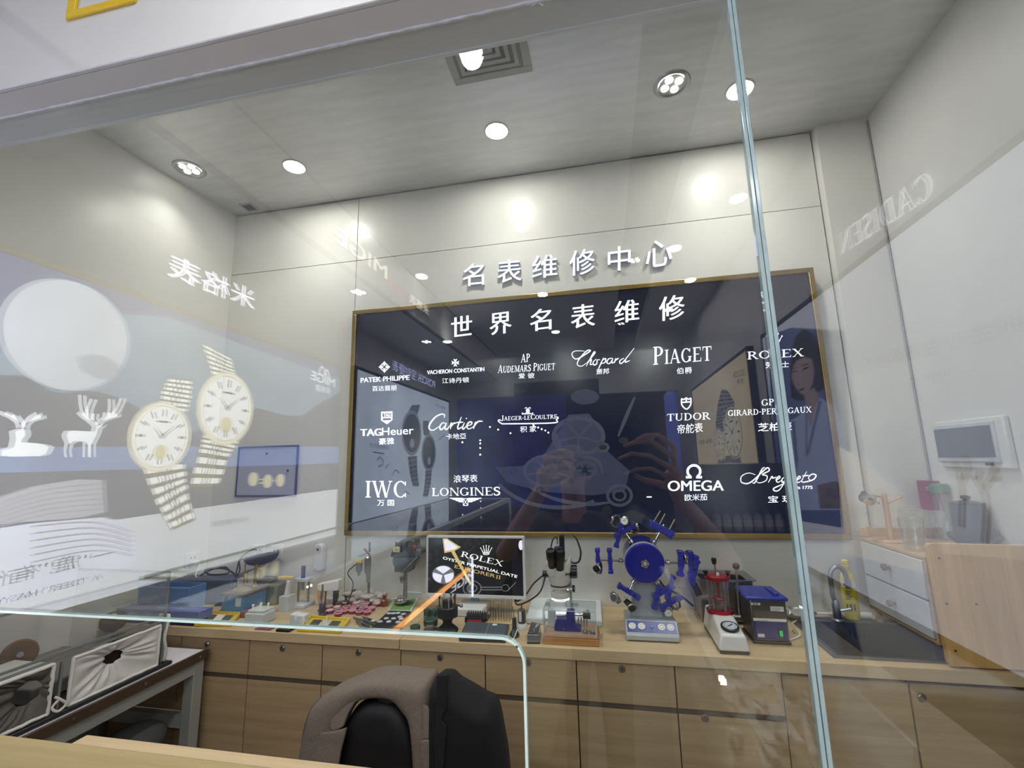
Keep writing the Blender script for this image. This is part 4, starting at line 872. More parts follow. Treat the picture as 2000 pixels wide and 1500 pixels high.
# navy machine with cable coil, socket and plug beside it
c = V((A(K9, 350, 650, 2.28).x, 2.31, CZ))
t = thing('motor_machine', 'dark navy box shaped machine with cable on top at the left wall', 'machine', c)
zt = A(K9, 350, 520, 2.25).z; hw_ = (A(K9, 700, 600, 2.28).x-A(K9, 20, 600, 2.28).x)/2
rbox(MB(), c.x, c.y, hw_*.95, .07, CZ+.006, zt, .22).build('housing', M_navy, t, bevel=.006)
e = c+V((hw_*.95*math.cos(.22), hw_*.95*math.sin(.22), 0)); MB().lathe((e.x-.004, e.y, (CZ+zt)/2+.02), [(.04, 0), (.04, .012), (.032, .016)], 24, (1, .22, 0)).build('chrome_ring', M_chrome, t)
for sx in (-1, 1): rbox(MB(), c.x+sx*hw_*.7, c.y, .02, .07, CZ, CZ+.007, .22).build('foot', M_black, t)
cable('power_cable', 'black cable coiled on top of the navy machine', [V((c.x-.06, c.y, zt+.006)), V((c.x-.03, c.y+.05, zt+.03)), V((c.x+.06, c.y+.05, zt+.045)), V((c.x+.11, c.y+.02, zt+.02)), V((c.x+.03, c.y-.02, zt+.02)), V((c.x-.04, c.y+.02, zt+.035)), V((c.x+.05, c.y+.07, zt+.03)), V((c.x+.17, c.y+.06, zt-.03))], .005)
def socket(p, n, label, plug=True):
    t = thing('wall_socket', label, 'socket', p); n = V(n); u = V((n.y, -n.x, 0)) if abs(n.z) < .5 else V((1, 0, 0)); Z = V((0, 0, 1)); h = .043
    MB().obox(p+n*.004, u*h, n*.004, Z*h).build('cover_plate', M_white, t, bevel=.002)
    MB().obox(p+n*.008, u*(h-.008), n*.002, Z*(h-.008)).build('inner_plate', M_white, t, bevel=.001)
    for a, z in ((-.012, .012), (.012, .012), (0, -.012)): MB().obox(p+n*.0103+u*a+Z*z, u*.003, n*.0004, Z*.005).build('slot', M_black, t)
    return u
nw = V((1, -.0871, 0)).normalized()
q = aty(387, 1092, 2.42); q = V((xw_l(2.40)+.001, 2.40, q.z)); socket(q, nw, 'white wall socket with plug on the left wall above the navy machine')
t = thing('power_plug', 'white plug pushed into the socket on the left wall', 'plug', q+nw*.012+V((0, 0, -.03)))
MB().obox(q+nw*.032+V((0, 0, -.022)), V((0, .02, 0)), nw*.02, V((0, 0, .017))).build('plug_body', M_white, t, bevel=.006)
MB().tube(cr_pts([q+nw*.05+V((0, 0, -.022)), q+nw*.09+V((.0, -.02, -.02)), q+nw*.10+V((0, -.05, -.07)), V((c.x-.05, c.y-.03, zt+.008))], 6), .0035, 8).build('cord', M_white, t)
q = aty(506, 1078, 2.498); q = V((q.x, 2.499, q.z)); socket(q, (0, -1, 0), 'white wall socket on the back wall behind the dark oval lamp head')
q2 = aty(525, 1092, 2.497); socket(V((q2.x+.052, 2.499, q.z)), (0, -1, 0), 'second white wall socket on the back wall right of the lamp head')
p0 = A(K9, 960, 150, 2.47)
cable('power_cable', 'black cable with plug running down in front of the back wall socket', [p0+V((.012, .012, 0)), p0, A(K9, 880, 190, 2.42), A(K9, 800, 270, 2.38), A(K9, 760, 420, 2.34), A(K9, 730, 560, 2.30), V((A(K9, 600, 700, 2.18).x, 2.18, CZ+.006)), V((A(K9, 430, 720, 2.15).x, 2.15, CZ+.006))], .0035)
# boxes at the left end
x1 = A(K9, 185, 700, 2.06).x; z1 = A(K9, 120, 612, 2.06).z; xl_ = -2.42
t = thing('parts_box', 'open sky blue box at the left end of the worktop', 'box', (x1-.15, 2.12, CZ))
b = MB().box(xl_, x1, 2.06, 2.065, CZ+.005, z1).box(xl_, x1, 2.155, 2.16, CZ+.005, z1).box(xl_, xl_+.005, 2.065, 2.155, CZ+.005, z1).box(x1-.008, x1, 2.065, 2.155, CZ+.005, z1).box(xl_, x1, 2.06, 2.16, CZ, CZ+.005).box(xl_, x1, 2.055, 2.06, z1-.012, z1)
b.build('box_body', M_blue, t, bevel=.001)
x1 = A(K9, 425, 900, 2.0).x; z1 = A(K9, 150, 925, 1.96).z
t = thing('tool_box', 'low periwinkle blue box with dark lower part at the worktop edge', 'box', (x1-.15, 2.0, CZ))
MB().box(-2.44, A(K9, 235, 1060, 1.955).x, 1.955, 2.04, CZ, CZ+.022).build('lower_tray', M_navyd, t, bevel=.003)
MB().box(-2.43, x1-.02, 1.962, 2.045, CZ+.022, z1).build('lid', M_peri, t, bevel=.004)
b = MB().box(-2.43, x1-.02, 1.962, 1.97, z1, z1+.006).box(-2.43, x1-.02, 2.037, 2.045, z1, z1+.006).box(x1-.028, x1-.02, 1.97, 2.037, z1, z1+.006); b.build('raised_rim', M_peri, t)
def tray(pts, h, label, fill):
    P = [Bt(*p) for p in pts]; c = sum(P, V((0, 0, 0)))/4; t = thing('parts_tray', label, 'tray', V((c.x, c.y, CZ)))
    P = [V((p.x, p.y, CZ)) for p in P]
    MB().prism(P, (0, 0, h*.4)).build('base', M_yel, t, bevel=.002)
    b = MB()
    for i in range(4):
        a, d = P[i], P[(i+1) % 4]; ai, di = a+(c-a)*.12, d+(c-d)*.12
        ai.z = di.z = CZ; b.prism([a, d, di, ai], (0, 0, h))
    b.build('rim', M_yel, t, bevel=.002)
    n = 3
    for i in range(n):
        u0, u1 = .16+.68*i/n, .16+.68*(i+1)/n-.02; q = [P[0].lerp(P[1], u0).lerp(P[3].lerp(P[2], u0), .18), P[0].lerp(P[1], u1).lerp(P[3].lerp(P[2], u1), .18), P[0].lerp(P[1], u1).lerp(P[3].lerp(P[2], u1), .82), P[0].lerp(P[1], u0).lerp(P[3].lerp(P[2], u0), .82)]
        MB().prism([v+V((0, 0, h*.4)) for v in q], (0, 0, h*.12)).build('compartment', (M_dgrey, fill, M_dgrey)[i], t)
    return t
M_paper = pm('white_paper', 'dddad2', .8)
tray(((K9, 240, 1092), (K9, 690, 1092), (K9, 830, 950), (K9, 390, 930)), .018, 'yellow tray with white slips at the left, cut by the glass edge', M_paper)
tr2 = tray(((K8, 145, 770), (K8, 780, 800), (K8, 925, 620), (K8, 330, 575)), .016, 'yellow tray with dark compartments in front of the pink cups', M_lgrey)
p = Bt(K8, 575, 670); t = thing('glue_nozzle', 'tiny white cone standing in the right yellow tray', 'nozzle', V((p.x, p.y, CZ+.0085))); MB().lathe((p.x, p.y, CZ+.0085), [(.006, 0), (.006, .006), (.0015, .03)], 12).build('cone', M_white, t)
a, d = Bt(K9, 1210, 1165), Bt(K9, 1490, 1120)
t = thing('smart_phone', 'black flat phone at the worktop edge between the yellow trays', 'phone', V(((a.x+d.x)/2, 1.975, CZ))); MB().box(a.x, d.x-.005, 1.945, 2.02, CZ, CZ+.011).build('phone_body', M_black, t, bevel=.003)
# blue box with wooden top, brass gauge stand, oval lamp
yf_ = 2.12; x0, x1 = A(K9, 580, 800, yf_).x, A(K9, 860, 800, yf_).x; z1 = A(K9, 720, 712, yf_).z
t = thing('power_supply', 'light blue box with wooden top plate beside the green pad', 'machine', ((x0+x1)/2, yf_+.1, CZ))
MB().box(x0, x1, yf_, yf_+.155, CZ, z1).build('housing', pm('steel_blue_enamel', '4f7fa6', .4), t, bevel=.003)
MB().box(x0-.006, x1+.01, yf_-.008, yf_+.16, z1, z1+.012).build('top_plate', pm('dark_brown_board', '5a4a36', .6), t, bevel=.002)
MB().lathe(A(K9, 640, 740, yf_), [(.010, 0), (.010, .006), (.004, .008)], 14, (0, -1, 0)).build('knob', M_black, t)
q = A(K9, 785, 790, yf_); MB().box(q.x-.016, q.x+.016, yf_-.002, yf_, q.z-.02, q.z+.02).build('switch_plate', M_lgrey, t)
MB().sph((x0+.06, yf_+.06, z1+.012), (.05, .035, .016), 18, 8).build('leather_pad', pm('brown_leather', '806b45', .6), t)
zp = z1+.012
t = thing('gauge_stand', 'brass measuring stand on the wooden top plate', 'gauge', (A(K9, 990, 590, yf_+.12).x, yf_+.12, zp)); gx = min(A(K9, 985, 590, yf_+.12).x, x1-.012); y_ = yf_+.12
MB().lathe((gx, y_, zp), [(.014, 0), (.014, .006), (.008, .01), (.008, A(K9, 985, 350, y_).z-zp), (.011, A(K9, 985, 345, y_).z-zp), (.011, A(K9, 985, 330, y_).z-zp)], 14).build('post', M_brass, t)
MB().bar(V((gx+.01, y_, A(K9, 1020, 368, y_).z)), A(K9, 818, 442, y_), .009).build('arm', M_brass, t)
for px_2, a_, b_ in ((858, 320, 560), (893, 390, 550)): q = A(K9, px_2, 500, y_); MB().cyl(V((q.x, y_, A(K9, px_2, b_, y_).z)), V((q.x, y_, A(K9, px_2, a_, y_).z)), .0032, n=8).build('rod', M_brass, t)
yl_ = 2.33
lx_ = A(K9, 1060, 400, yl_).x; zb_ = A(K9, 1100, 590, yl_).z
t = thing('bench_lamp', 'dark grey oval headed lamp on a short steel post by the sockets', 'lamp', (lx_, yl_, CZ))
x0b, x1b = A(K9, 985, 560, yl_).x, A(K9, 1215, 560, yl_).x
MB().box(x0b, x1b+.05, yl_-.04, yl_+.07, CZ, A(K9, 1060, 545, yl_).z).build('base', pm('olive_grey_metal', '6b6b62', .45), t, bevel=.012)
MB().box(x0b+.01, x1b-.01, yl_-.02, yl_+.05, A(K9, 1060, 545, yl_).z, A(K9, 1060, 488, yl_).z).build('base_block', pm('olive_grey_metal', '6b6b62', .45), t, bevel=.008)
MB().cyl((lx_, yl_, A(K9, 1060, 490, yl_).z), (lx_, yl_, A(K9, 1060, 300, yl_).z), .012).build('post', M_steel, t)
hc = A(K9, 1065, 225, yl_); hl = (A(K9, 1260, 200, yl_).x-A(K9, 870, 250, yl_).x)/2
def headp(u, v):
    a_ = 2*PI*u; k = math.sin(PI*v*.5)
    return hc+V((hl*k*math.cos(a_), .055*k*math.sin(a_), .055*(v**2.2)-.045+.16*hl*k*math.cos(a_)*.9))
MB().grid(headp, 40, 10).build('lamp_head', M_dgrey, t, solid=.006, smooth=60)
MB().lathe(hc+V((0, 0, -.06)), [(.016, 0), (.03, .02), (.03, .03)], 18).build('neck', M_dgrey, t)
cable('power_cable', 'black cord looping from the oval lamp head down behind the blue box', [hc-V((hl*.95, 0, .012)), A(K9, 800, 280, 2.36), A(K9, 800, 400, 2.36), A(K9, 745, 540, 2.34), A(K9, 800, 600, 2.36), V((A(K9, 560, 760, 2.3).x, 2.30, CZ+.005))], .0045)
p = Bt(K9, 500, 700)
t = thing('green_pad', 'teal green folded pad between navy machine and blue box', 'pad', V((p.x, p.y, CZ))); rbox(MB(), p.x, p.y, .055, .06, CZ, CZ+.03, .3).build('pad_body', pm('teal_green_cloth', '3f7b68', .8), t, bevel=.008)
# glue gun, caddy, white boxes, press
yg = 2.22
t = thing('label_tool', 'white tool with yellow grip standing right of the oval lamp', 'tool', (A(K9, 1390, 700, yg).x, yg, CZ))
MB().bar(A(K9, 1375, 705, yg), A(K9, 1410, 520, yg), .018, .026).build('tool_body', M_white, t, bevel=.004)
MB().bar(A(K9, 1280, 488, yg), A(K9, 1455, 490, yg), .02, .014).build('grip', pm('yellow_grip', 'd3b22c', .4), t, bevel=.004)
MB().box(A(K9, 1330, 700, yg).x, A(K9, 1440, 700, yg).x, yg-.03, yg+.03, CZ, A(K9, 1375, 702, yg).z).build('foot', M_lgrey, t)
yc = 2.02; x0, x1 = A(K9, 875, 950, yc).x, A(K9, 1110, 950, yc).x; z1 = A(K9, 990, 920, yc).z
t = thing('oil_caddy', 'white caddy with four little white knobs behind the black phone', 'caddy', ((x0+x1)/2, yc, CZ))
b = MB(); b.prism([V((x0, yc-.01, CZ)), V((x1, yc-.01, CZ)), V((x1, yc-.01, z1)), V((x0, yc-.01, z1))], (0, .085, .0)); b.build('block', M_lgrey, t, bevel=.005)
MB().box(x0+.008, x1-.008, yc, yc+.07, z1, z1+.012).build('upper_block', M_lgrey, t, bevel=.004)
for i in range(4): MB().lathe((x0+.02+.02*i, yc+.02+.03*(i % 2), z1+.012), [(.0055, 0), (.004, .005), (.004, .012), (.0065, .014), (.005, .02)], 12).build('knob', M_white, t)
for i, (a_, b_) in enumerate(((1410, 1490), (1480, 1590))):
    y_ = 2.02+.005*i; t = thing('white_box', ('small white box left of its twin beside the clear beads', 'small white box right of its twin, left of the pink cups')[i], 'box', (A(K9, (a_+b_)/2, 990, y_).x, y_, CZ))
    MB().box(A(K9, a_, 990, y_).x, A(K9, b_, 990, y_).x-.002, y_, y_+.04, CZ, A(K9, a_, 930+14*i, y_).z).build('box_body', M_white, t, bevel=.006)
yp = 2.30; c = V((A(K9, 1568, 600, yp).x, yp, CZ))
t = thing('hand_press', 'small grey hand press with black column left of the white dispenser', 'press', c)
MB().box(c.x-.05, c.x+.05, yp-.05, yp+.05, CZ, CZ+.02).build('base', M_lgrey, t, bevel=.004)
zt = A(K9, 1568, 490, yp).z
MB().box(c.x-.04, c.x+.04, yp-.02, yp+.03, zt-.018, zt).build('head', M_lgrey, t, bevel=.003)
for sx in (-.03, .03): MB().cyl((c.x+sx, yp+.01, CZ+.02), (c.x+sx, yp+.01, zt-.018), .006).build('guide_rod', M_steel, t)
MB().cyl((c.x, yp, zt), (c.x, yp, A(K9, 1568, 345, yp).z), .011).build('column', M_dgrey, t)
MB().cyl((c.x, yp, zt-.06), (c.x, yp, zt-.018), .010).build('plunger', M_steel, t)
# red plastic plates and reddish box behind the caddy
p = Bt(K9, 1330, 800); t = thing('plum_box', 'flat plum coloured box behind the white caddy', 'box', V((p.x, 2.12, CZ))); MB().box(p.x-.055, p.x+.055, 2.09, 2.19, CZ, CZ+.03).build('box_body', pm('plum_plastic', '7d4651', .4), t, bevel=.003)
p = Bt(K9, 1150, 1020); t = thing('plum_mat', 'thin plum coloured mat lying in front of the plum box', 'mat', V((p.x+.05, 1.995, CZ))); MB().box(p.x+.02, p.x+.10, 1.955, 2.015, CZ, CZ+.004).build('mat_sheet', pm('plum_plastic', '7d4651', .4), t)
# white dispenser on the back wall
q = aty(627, 1088, 2.49); w_ = mpp(627, 1088, 2.47); zt, zb_ = aty(627, 1062, 2.47).z, aty(627, 1115, 2.47).z
t = thing('wall_dispenser', 'slim white dispenser with round top on the back wall left of the board', 'dispenser', (q.x, WY, zb_))
P = [V((q.x+9*w_*math.cos(A_), 2.455, zt-9*w_+9*w_*math.sin(A_))) for A_ in [PI*i/12 for i in range(13)]]+[V((q.x-9*w_, 2.455, zb_+.01)), V((q.x-7*w_, 2.455, zb_)), V((q.x+7*w_, 2.455, zb_)), V((q.x+9*w_, 2.455, zb_+.01))]
MB().prism(P, (0, WY-2.455, 0)).build('shell', M_white, t, bevel=.006, seg=3)
MB().cyl((q.x, 2.456, zt-9*w_), (q.x, 2.452, zt-9*w_), .006, n=14).build('sensor_eye', M_black, t); MB().cyl((q.x-.01, 2.456, zb_+.012), (q.x-.01, 2.452, zb_+.012), .003, n=10).build('nozzle', M_grey, t)
# white sloped device, tool cup
yt = 2.30; q0, q1 = A(K8, 440, 100, yt), A(K8, 740, 60, yt)
t = thing('white_device', 'white wedge shaped device on black feet behind the tool cup', 'device', ((q0.x+q1.x)/2, yt, CZ))
MB().prism([V((q0.x, yt, A(K8, 440, 190, yt).z)), V((q1.x, yt, A(K8, 720, 180, yt).z)), V((q1.x, yt, A(K8, 740, 20, yt).z)), V((q0.x, yt, A(K8, 440, 80, yt).z))], (0, .05, 0)).build('shell', M_white, t, bevel=.006)
for u in (.2, .8): MB().box(q0.x+(q1.x-q0.x)*u-.008, q0.x+(q1.x-q0.x)*u+.008, yt+.01, yt+.04, CZ, A(K8, 600, 180, yt).z).build('foot', M_black, t)
yt = 2.16; cxp = K8(510, 0)[0]; c = V((A(K8, 515, 430, yt).x, yt, CZ))
t = thing('tool_cup', 'tool cup with wooden handled brushes left of the pink cups', 'cup', c); zc_ = A(K8, 515, 350, yt).z
MB().lathe(c, [(.014, 0), (.015, .002), (.016, zc_-CZ), (.0145, zc_-CZ), (.0135, .004), (.0001, .004)], 20, cap=False).build('cup_body', M_dgrey, t)
for i, (tx, ty, col) in enumerate(((420, 100, 'c09a55'), (520, 85, '6b4a2a'), (545, 190, 'c99f50'), (450, 170, 'b48a45'))):
    e = A(K8, tx, ty, yt); MB().tube([c+V((.004*(i-1.5), .004*(i % 2), .006)), c.lerp(e, .55)+V((0, 0, .01)), e], [.003, .0055, .004], 8).build('brush_handle', wood('brush_wood_%d' % i, col, col, 'z'), t)
# pink rimmed cups
M_pink = pm('pink_rim', 'd9a9b4', .35); M_cupr = pm('dark_red_tin', '8c2f44', .4)
proto = None
cups = [(505, 478), (612, 447), (728, 455), (858, 455), (990, 455), (1112, 462), (1228, 465), (1002, 396), (850, 386), (1150, 400), (1290, 402), (515, 532), (622, 505), (745, 498), (840, 507), (745, 545), (950, 505), (705, 388), (1050, 520), (1165, 520)]
fills = [pm('cup_fill_%d' % i, c_, .5) for i, c_ in enumerate(('7c2135', 'b78a84', 'ded6cf', '55333a', 'a23b4c'))]
for i, (x, y) in enumerate(cups):
    p = Bt(K8, x, y); p.z = CZ
    if i % 5 == i:
        t = thing('parts_cup', 'small round pink rimmed cup among its twins on the worktop', 'cup', p, 'pink rimmed parts cups'); r_ = .0185
        MB().lathe(p, [(r_*.9, 0), (r_, .002), (r_, .014)], 24).build('tin', M_cupr, t)
        MB().lathe(p, [(r_, .014), (r_*1.06, .016), (r_*1.02, .019), (r_*.86, .019), (r_*.84, .015)], 24, cap=False).build('rim', M_pink, t)
        MB().lathe(p, [(r_*.86, .015), (r_*.4, .0165), (.0001, .017)], 20, cap=False).build('contents', fills[i], t)
        if proto is None: proto = []
        proto.append(t)
    else: dup(proto[i % 5], p)
# clear bagged parts
M_bag = pane_mat('clear_bag_film', (.86, .77, .68), .12, .10, .75)
bags = []
for i in range(34):
    p = Bt(K8, random.uniform(650, 1430), random.uniform(305, 385)); p.z = CZ
    if i < 3:
        t = thing('parts_bag', 'small clear bag of watch parts in the heap behind the pink cups', 'bag', p, 'clear bags of small parts')
        a0 = random.uniform(0, 6)
        MB().grid(lambda u, v: p+V((.022*math.cos(2*PI*u)*math.sin(PI*v)*(1+.25*math.sin(6*PI*u+a0)), .016*math.sin(2*PI*u)*math.sin(PI*v), .009-.009*math.cos(PI*v)*(1+.3*math.sin(8*PI*u+a0)*math.sin(PI*v)))), 20, 10).build('film', M_bag, t)
        for k_ in range(4): MB().lathe(p+V((random.uniform(-.012, .012), random.uniform(-.008, .008), .003+.003*k_)), [(.005, 0), (.005, .003)], 10, (random.uniform(-.6, .6), random.uniform(-.6, .6), 1)).build('small_part', (M_brass, M_steel, pm('copper_part', '9a6a4a', .3, .8), M_pink)[k_], t)
        bags.append(t)
    else: dup(bags[i % 3], p+V((0, 0, random.choice((0, .0, .014, .028)))), rot=(random.uniform(-.15, .15), 0, random.uniform(0, 6)), scale=random.uniform(1.2, 1.8))
p = Bt(K8, 1405, 400); t = thing('amber_bottle', 'small amber orange bottle at the right end of the pink cups', 'bottle', V((p.x, p.y, CZ))); MB().lathe((p.x, p.y, CZ), [(.016, 0), (.018, .004), (.018, .028), (.008, .036), (.008, .042)], 20).build('glass_body', pm('amber_glass', '9a4a22', .15, trans=.3), t); MB().lathe((p.x, p.y, CZ+.042), [(.010, 0), (.010, .012)], 16).build('cap', M_red, t)
# dark long tool tray, pliers
a, d = Bt(K8, 780, 370), Bt(K8, 1240, 110)
t = thing('steel_ruler', 'long dark straight tool lying slanted across the parts bags', 'tool', (a+d)/2); MB().bar(a+V((0, 0, .034)), d+V((0, 0, .034)), .014, .008).build('blade', pm('gunmetal', '3b3d3c', .4, .6), t); MB().bar(a.lerp(d, .5)+V((0, 0, .0405)), d+V((0, 0, .0405)), .010, .006).build('handle', M_black, t)
for u in (.12, .9): q = a.lerp(d, u); MB().box(q.x-.006, q.x+.006, q.y-.006, q.y+.006, CZ, CZ+.031).build('rest', M_dgrey, t)
def plier(a, d, label):
    t = thing('hand_pliers', label, 'pliers', (a+d)/2); n = V((d.y-a.y, -(d.x-a.x), 0)).normalized(); up_ = V((0, 0, .007)); m_ = a.lerp(d, .62)
    for s_ in (-1, 1):
        MB().tube([a+n*.012*s_+up_, a.lerp(d, .3)+n*.011*s_+up_, m_+n*.002*s_+up_, d+n*.0015*s_+up_], [.0045, .005, .005, .0018], 8).build('lever', M_dgrey if s_ > 0 else M_steel, t)
    MB().cyl(m_+V((0, 0, .001)), m_+V((0, 0, .013)), .007, n=14).build('pivot', M_steel, t)
for i, (x0_, y0_, x1_, y1_) in enumerate(((1215, 700, 960, 575), (1160, 735, 1000, 640), (1250, 655, 1090, 570))): plier(Bt(K8, x0_, y0_), Bt(K8, x1_, y1_), ('dark hand pliers lying closest to the yellow tray right end', 'short dark hand pliers at the glass edge beside the black foam', 'dark hand pliers lying closest to the pink cups')[i])
# black foam with watch crystals, green mat, flat boxes
P = [Bt(K8, *p) for p in ((1200, 755), (1640, 770), (1800, 500), (1480, 490))]; c = sum(P, V())/4
t = thing('crystal_tray', 'black foam tray with clear domed watch crystals left of the amber line', 'tray', V((c.x, c.y, CZ)))
MB().prism([V((p.x, p.y, CZ)) for p in P], (0, 0, .010)).build('foam', M_trayb, t, bevel=.002)
M_cry = pm('pale_crystal', 'c9ccd0', .08, .2)
for i, (x, y) in enumerate(((1350, 655), (1475, 655), (1610, 662), (1440, 608), (1545, 610), (1655, 615), (1255, 640), (1545, 535), (1610, 530), (1480, 535), (1690, 545), (1640, 585))):
    p = Bt(K8, x, y); MB().sph(V((p.x, p.y, CZ+.010)), (.013, .013, .005), 14, 8).build('watch_crystal', M_cry, t)
P = [Bt(K8, *p) for p in ((1460, 490), (1800, 490), (1905, 300), (1560, 300))]; c = sum(P, V())/4
t = thing('cutting_mat', 'green mat in a grey edged frame left of the monitor', 'mat', V((c.x, c.y, CZ)))
MB().prism([V((p.x, p.y, CZ)) for p in P], (0, 0, .008)).build('frame', M_lgrey, t, bevel=.002)
MB().prism([V((p.x, p.y, CZ+.008)).lerp(V((c.x, c.y, CZ+.008)), .14) for p in P], (0, 0, .002)).build('green_sheet', pm('grass_green_mat', '6f9a4a', .6), t)
yb3 = ct(*K8(1700, 300)).y; x0, x1 = A(K8, 1665, 250, yb3).x, A(K8, 1925, 250, yb3).x; z1 = A(K8, 1800, 205, yb3).z
t = thing('flat_case', 'flat grey white case with pinkish lid behind the green mat', 'case', ((x0+x1)/2, yb3+.05, CZ)); MB().box(x0, x1, yb3+.012, yb3+.11, CZ, z1).build('case_body', M_lgrey, t, bevel=.003); MB().box(x0+.01, x1-.02, yb3+.02, yb3+.10, z1, z1+.004).build('lid_pad', pm('dusty_pink', 'b08f8e', .5), t)
# micro drill on stand, bench drill
yd = 2.36
c = V((A(K3, 480, 500, yd).x, yd, CZ)); t = thing('micro_drill', 'grey micro drill with yellow label on a small stand left of the bench drill', 'drill', c)
MB().box(c.x-.045, c.x+.045, yd-.04, yd+.05, CZ, CZ+.012).build('base', M_grey, t, bevel=.004)
MB().cyl((c.x+.02, yd+.02, CZ+.012), (c.x+.02, yd+.02, A(K3, 500, 280, yd).z), .007).build('column', M_steel, t)
m0, m1 = A(K3, 440, 420, yd), A(K3, 440, 320, yd)
MB().lathe((m0.x, yd, m0.z), [(.006, -.02), (.010, 0), (.0165, .004), (.0165, m1.z-m0.z), (.012, m1.z-m0.z+.006)], 20).build('motor', M_grey, t)
m2, m3 = A(K3, 510, 430, yd), A(K3, 510, 300, yd); MB().lathe((m2.x, yd+.004, m2.z), [(.006, -.05), (.008, -.01), (.015, 0), (.017, .02), (.017, m3.z-m2.z), (.008, m3.z-m2.z+.008)], 20).build('spindle_head', M_steel, t)
q0, q1 = A(K3, 400, 305, yd-.018), A(K3, 465, 345, yd-.018); MB().box(q0.x, q1.x, yd-.020, yd-.017, q1.z, q0.z).build('warning_label', pm('yellow_label', 'd9c37a', .5), t)
MB().bar(A(K3, 440, 290, yd), A(K3, 520, 260, yd), .008).build('lever', M_steel, t); MB().cyl(A(K3, 485, 225, yd), A(K3, 530, 275, yd), .006).build('handle', pm('dark_red_grip', '7a2a30', .4), t); MB().cyl(A(K3, 530, 250, yd), A(K3, 530, 170, yd), .0055).build('rod', M_dgrey, t)
cable('power_cable', 'thin dark cable looping from the micro drill on the worktop', [V((m0.x-.015, yd, m1.z-.02)), A(K3, 345, 430, yd), A(K3, 390, 530, yd-.02), V((A(K3, 330, 600, yd-.05).x, yd-.05, CZ+.004)), V((A(K3, 265, 570, yd-.02).x, yd-.03, CZ+.02)), V((A(K3, 330, 520, yd).x, yd-.01, CZ+.03)), V((A(K3, 385, 560, yd-.05).x, yd-.04, CZ+.004))], .003)
yd = 2.38; c = V((A(K3, 820, 580, yd).x, yd, CZ))
t = thing('bench_drill', 'dark grey bench drill with warning label and red knob left of the monitor', 'drill', c)
MB().lathe(c, [(.055, 0), (.057, .006), (.03, .018), (.012, .024)], 24).build('base', M_dgrey, t)
MB().cyl(c+V((0, .02, .015)), V((c.x, yd+.02, A(K3, 820, 420, yd).z)), .011).build('column', M_steel, t)
def hull(pts, y0, y1): return MB().prism([A(K3, x, y, y0) for x, y in pts], (0, y1-y0, 0))
hull([(705, 298), (710, 265), (745, 185), (800, 152), (880, 145), (912, 160), (915, 225), (960, 240), (962, 275), (915, 300)], yd-.05, yd+.03).build('belt_cover', pm('charcoal_cover', '37393c', .35), t, bevel=.006)
hull([(725, 300), (915, 300), (912, 345), (880, 380), (868, 425), (740, 425), (738, 380), (722, 350)], yd-.045, yd+.025).build('motor_head', pm('grey_casting', '5d6063', .4), t, bevel=.005)
for x in (755, 800, 845): q = A(K3, x, 190, yd-.052); MB().box(q.x-.004, q.x+.004, yd-.054, yd-.05, A(K3, x, 255, yd-.05).z, A(K3, x, 165, yd-.05).z).build('vent_groove', M_black, t)
q0, q1 = A(K3, 730, 205, yd-.056), A(K3, 785, 255, yd-.056); MB().box(q0.x, q1.x, yd-.0565, yd-.0545, q1.z, q0.z).build('warning_label', pm('cream_label', 'd8d3bb', .5), t)
m_ = (q0+q1)/2; b = MB().prism([V((m_.x-.009, yd-.0575, m_.z-.007)), V((m_.x+.009, yd-.0575, m_.z-.007)), V((m_.x, yd-.0575, m_.z+.010))], (0, .001, 0)); b.build('warning_triangle', pm('warning_yellow', 'c9b44a', .5), t)
MB().sph(A(K3, 912, 212, yd-.055), (.010, .010, .012), 14, 10).build('red_knob', pm('red_plastic', 'b5333a', .3), t); MB().cyl(A(K3, 912, 235, yd-.055), A(K3, 905, 265, yd-.045), .004).build('knob_stem', M_steel, t)
q = A(K3, 805, 440, yd-.02); MB().lathe((q.x, yd-.02, A(K3, 805, 510, yd).z), [(.004, 0), (.008, .012), (.012, .016), (.012, .032)], 16).build('chuck', M_steel, t)
MB().bar(A(K3, 800, 430, yd-.05), A(K3, 940, 290, yd-.05), .007).build('feed_lever', M_steel, t)
q = V((c.x, yd-.03, CZ+.024)); t2 = thing('drill_vice', 'small steel vice with round jaws under the bench drill', 'vice', q)
MB().lathe(q, [(.028, 0), (.03, .006), (.026, .02), (.018, .024), (.018, .03)], 20).build('vice_body', M_chrome, t2); MB().cyl(q+V((-.05, 0, .014)), q+V((.05, 0, .014)), .005).build('screw', M_steel, t2)
# steel loupe rings heap in front of the bench drill
for i, (x, y, lb_) in enumerate(((700, 565, 'leftmost'), (745, 545, 'middle'), (790, 580, 'rightmost'))):
    p = Bt(K3, x, y+25); t = thing('steel_ring', lb_+' of the three steel rings lying before the bench drill', 'ring', V((p.x, p.y, CZ))); MB().lathe((p.x, p.y, CZ), [(.016, 0), (.02, .002), (.02, .014), (.016, .016), (.013, .012), (.013, .002)], 22, (0, 0, 1), cap=False).build('ring_body', M_chrome, t)
    MB().lathe((p.x, p.y, CZ+.014), [(.010, 0), (.009, .010), (.004, .012)], 14).build('center_post', M_brass if i == 1 else M_steel, t)
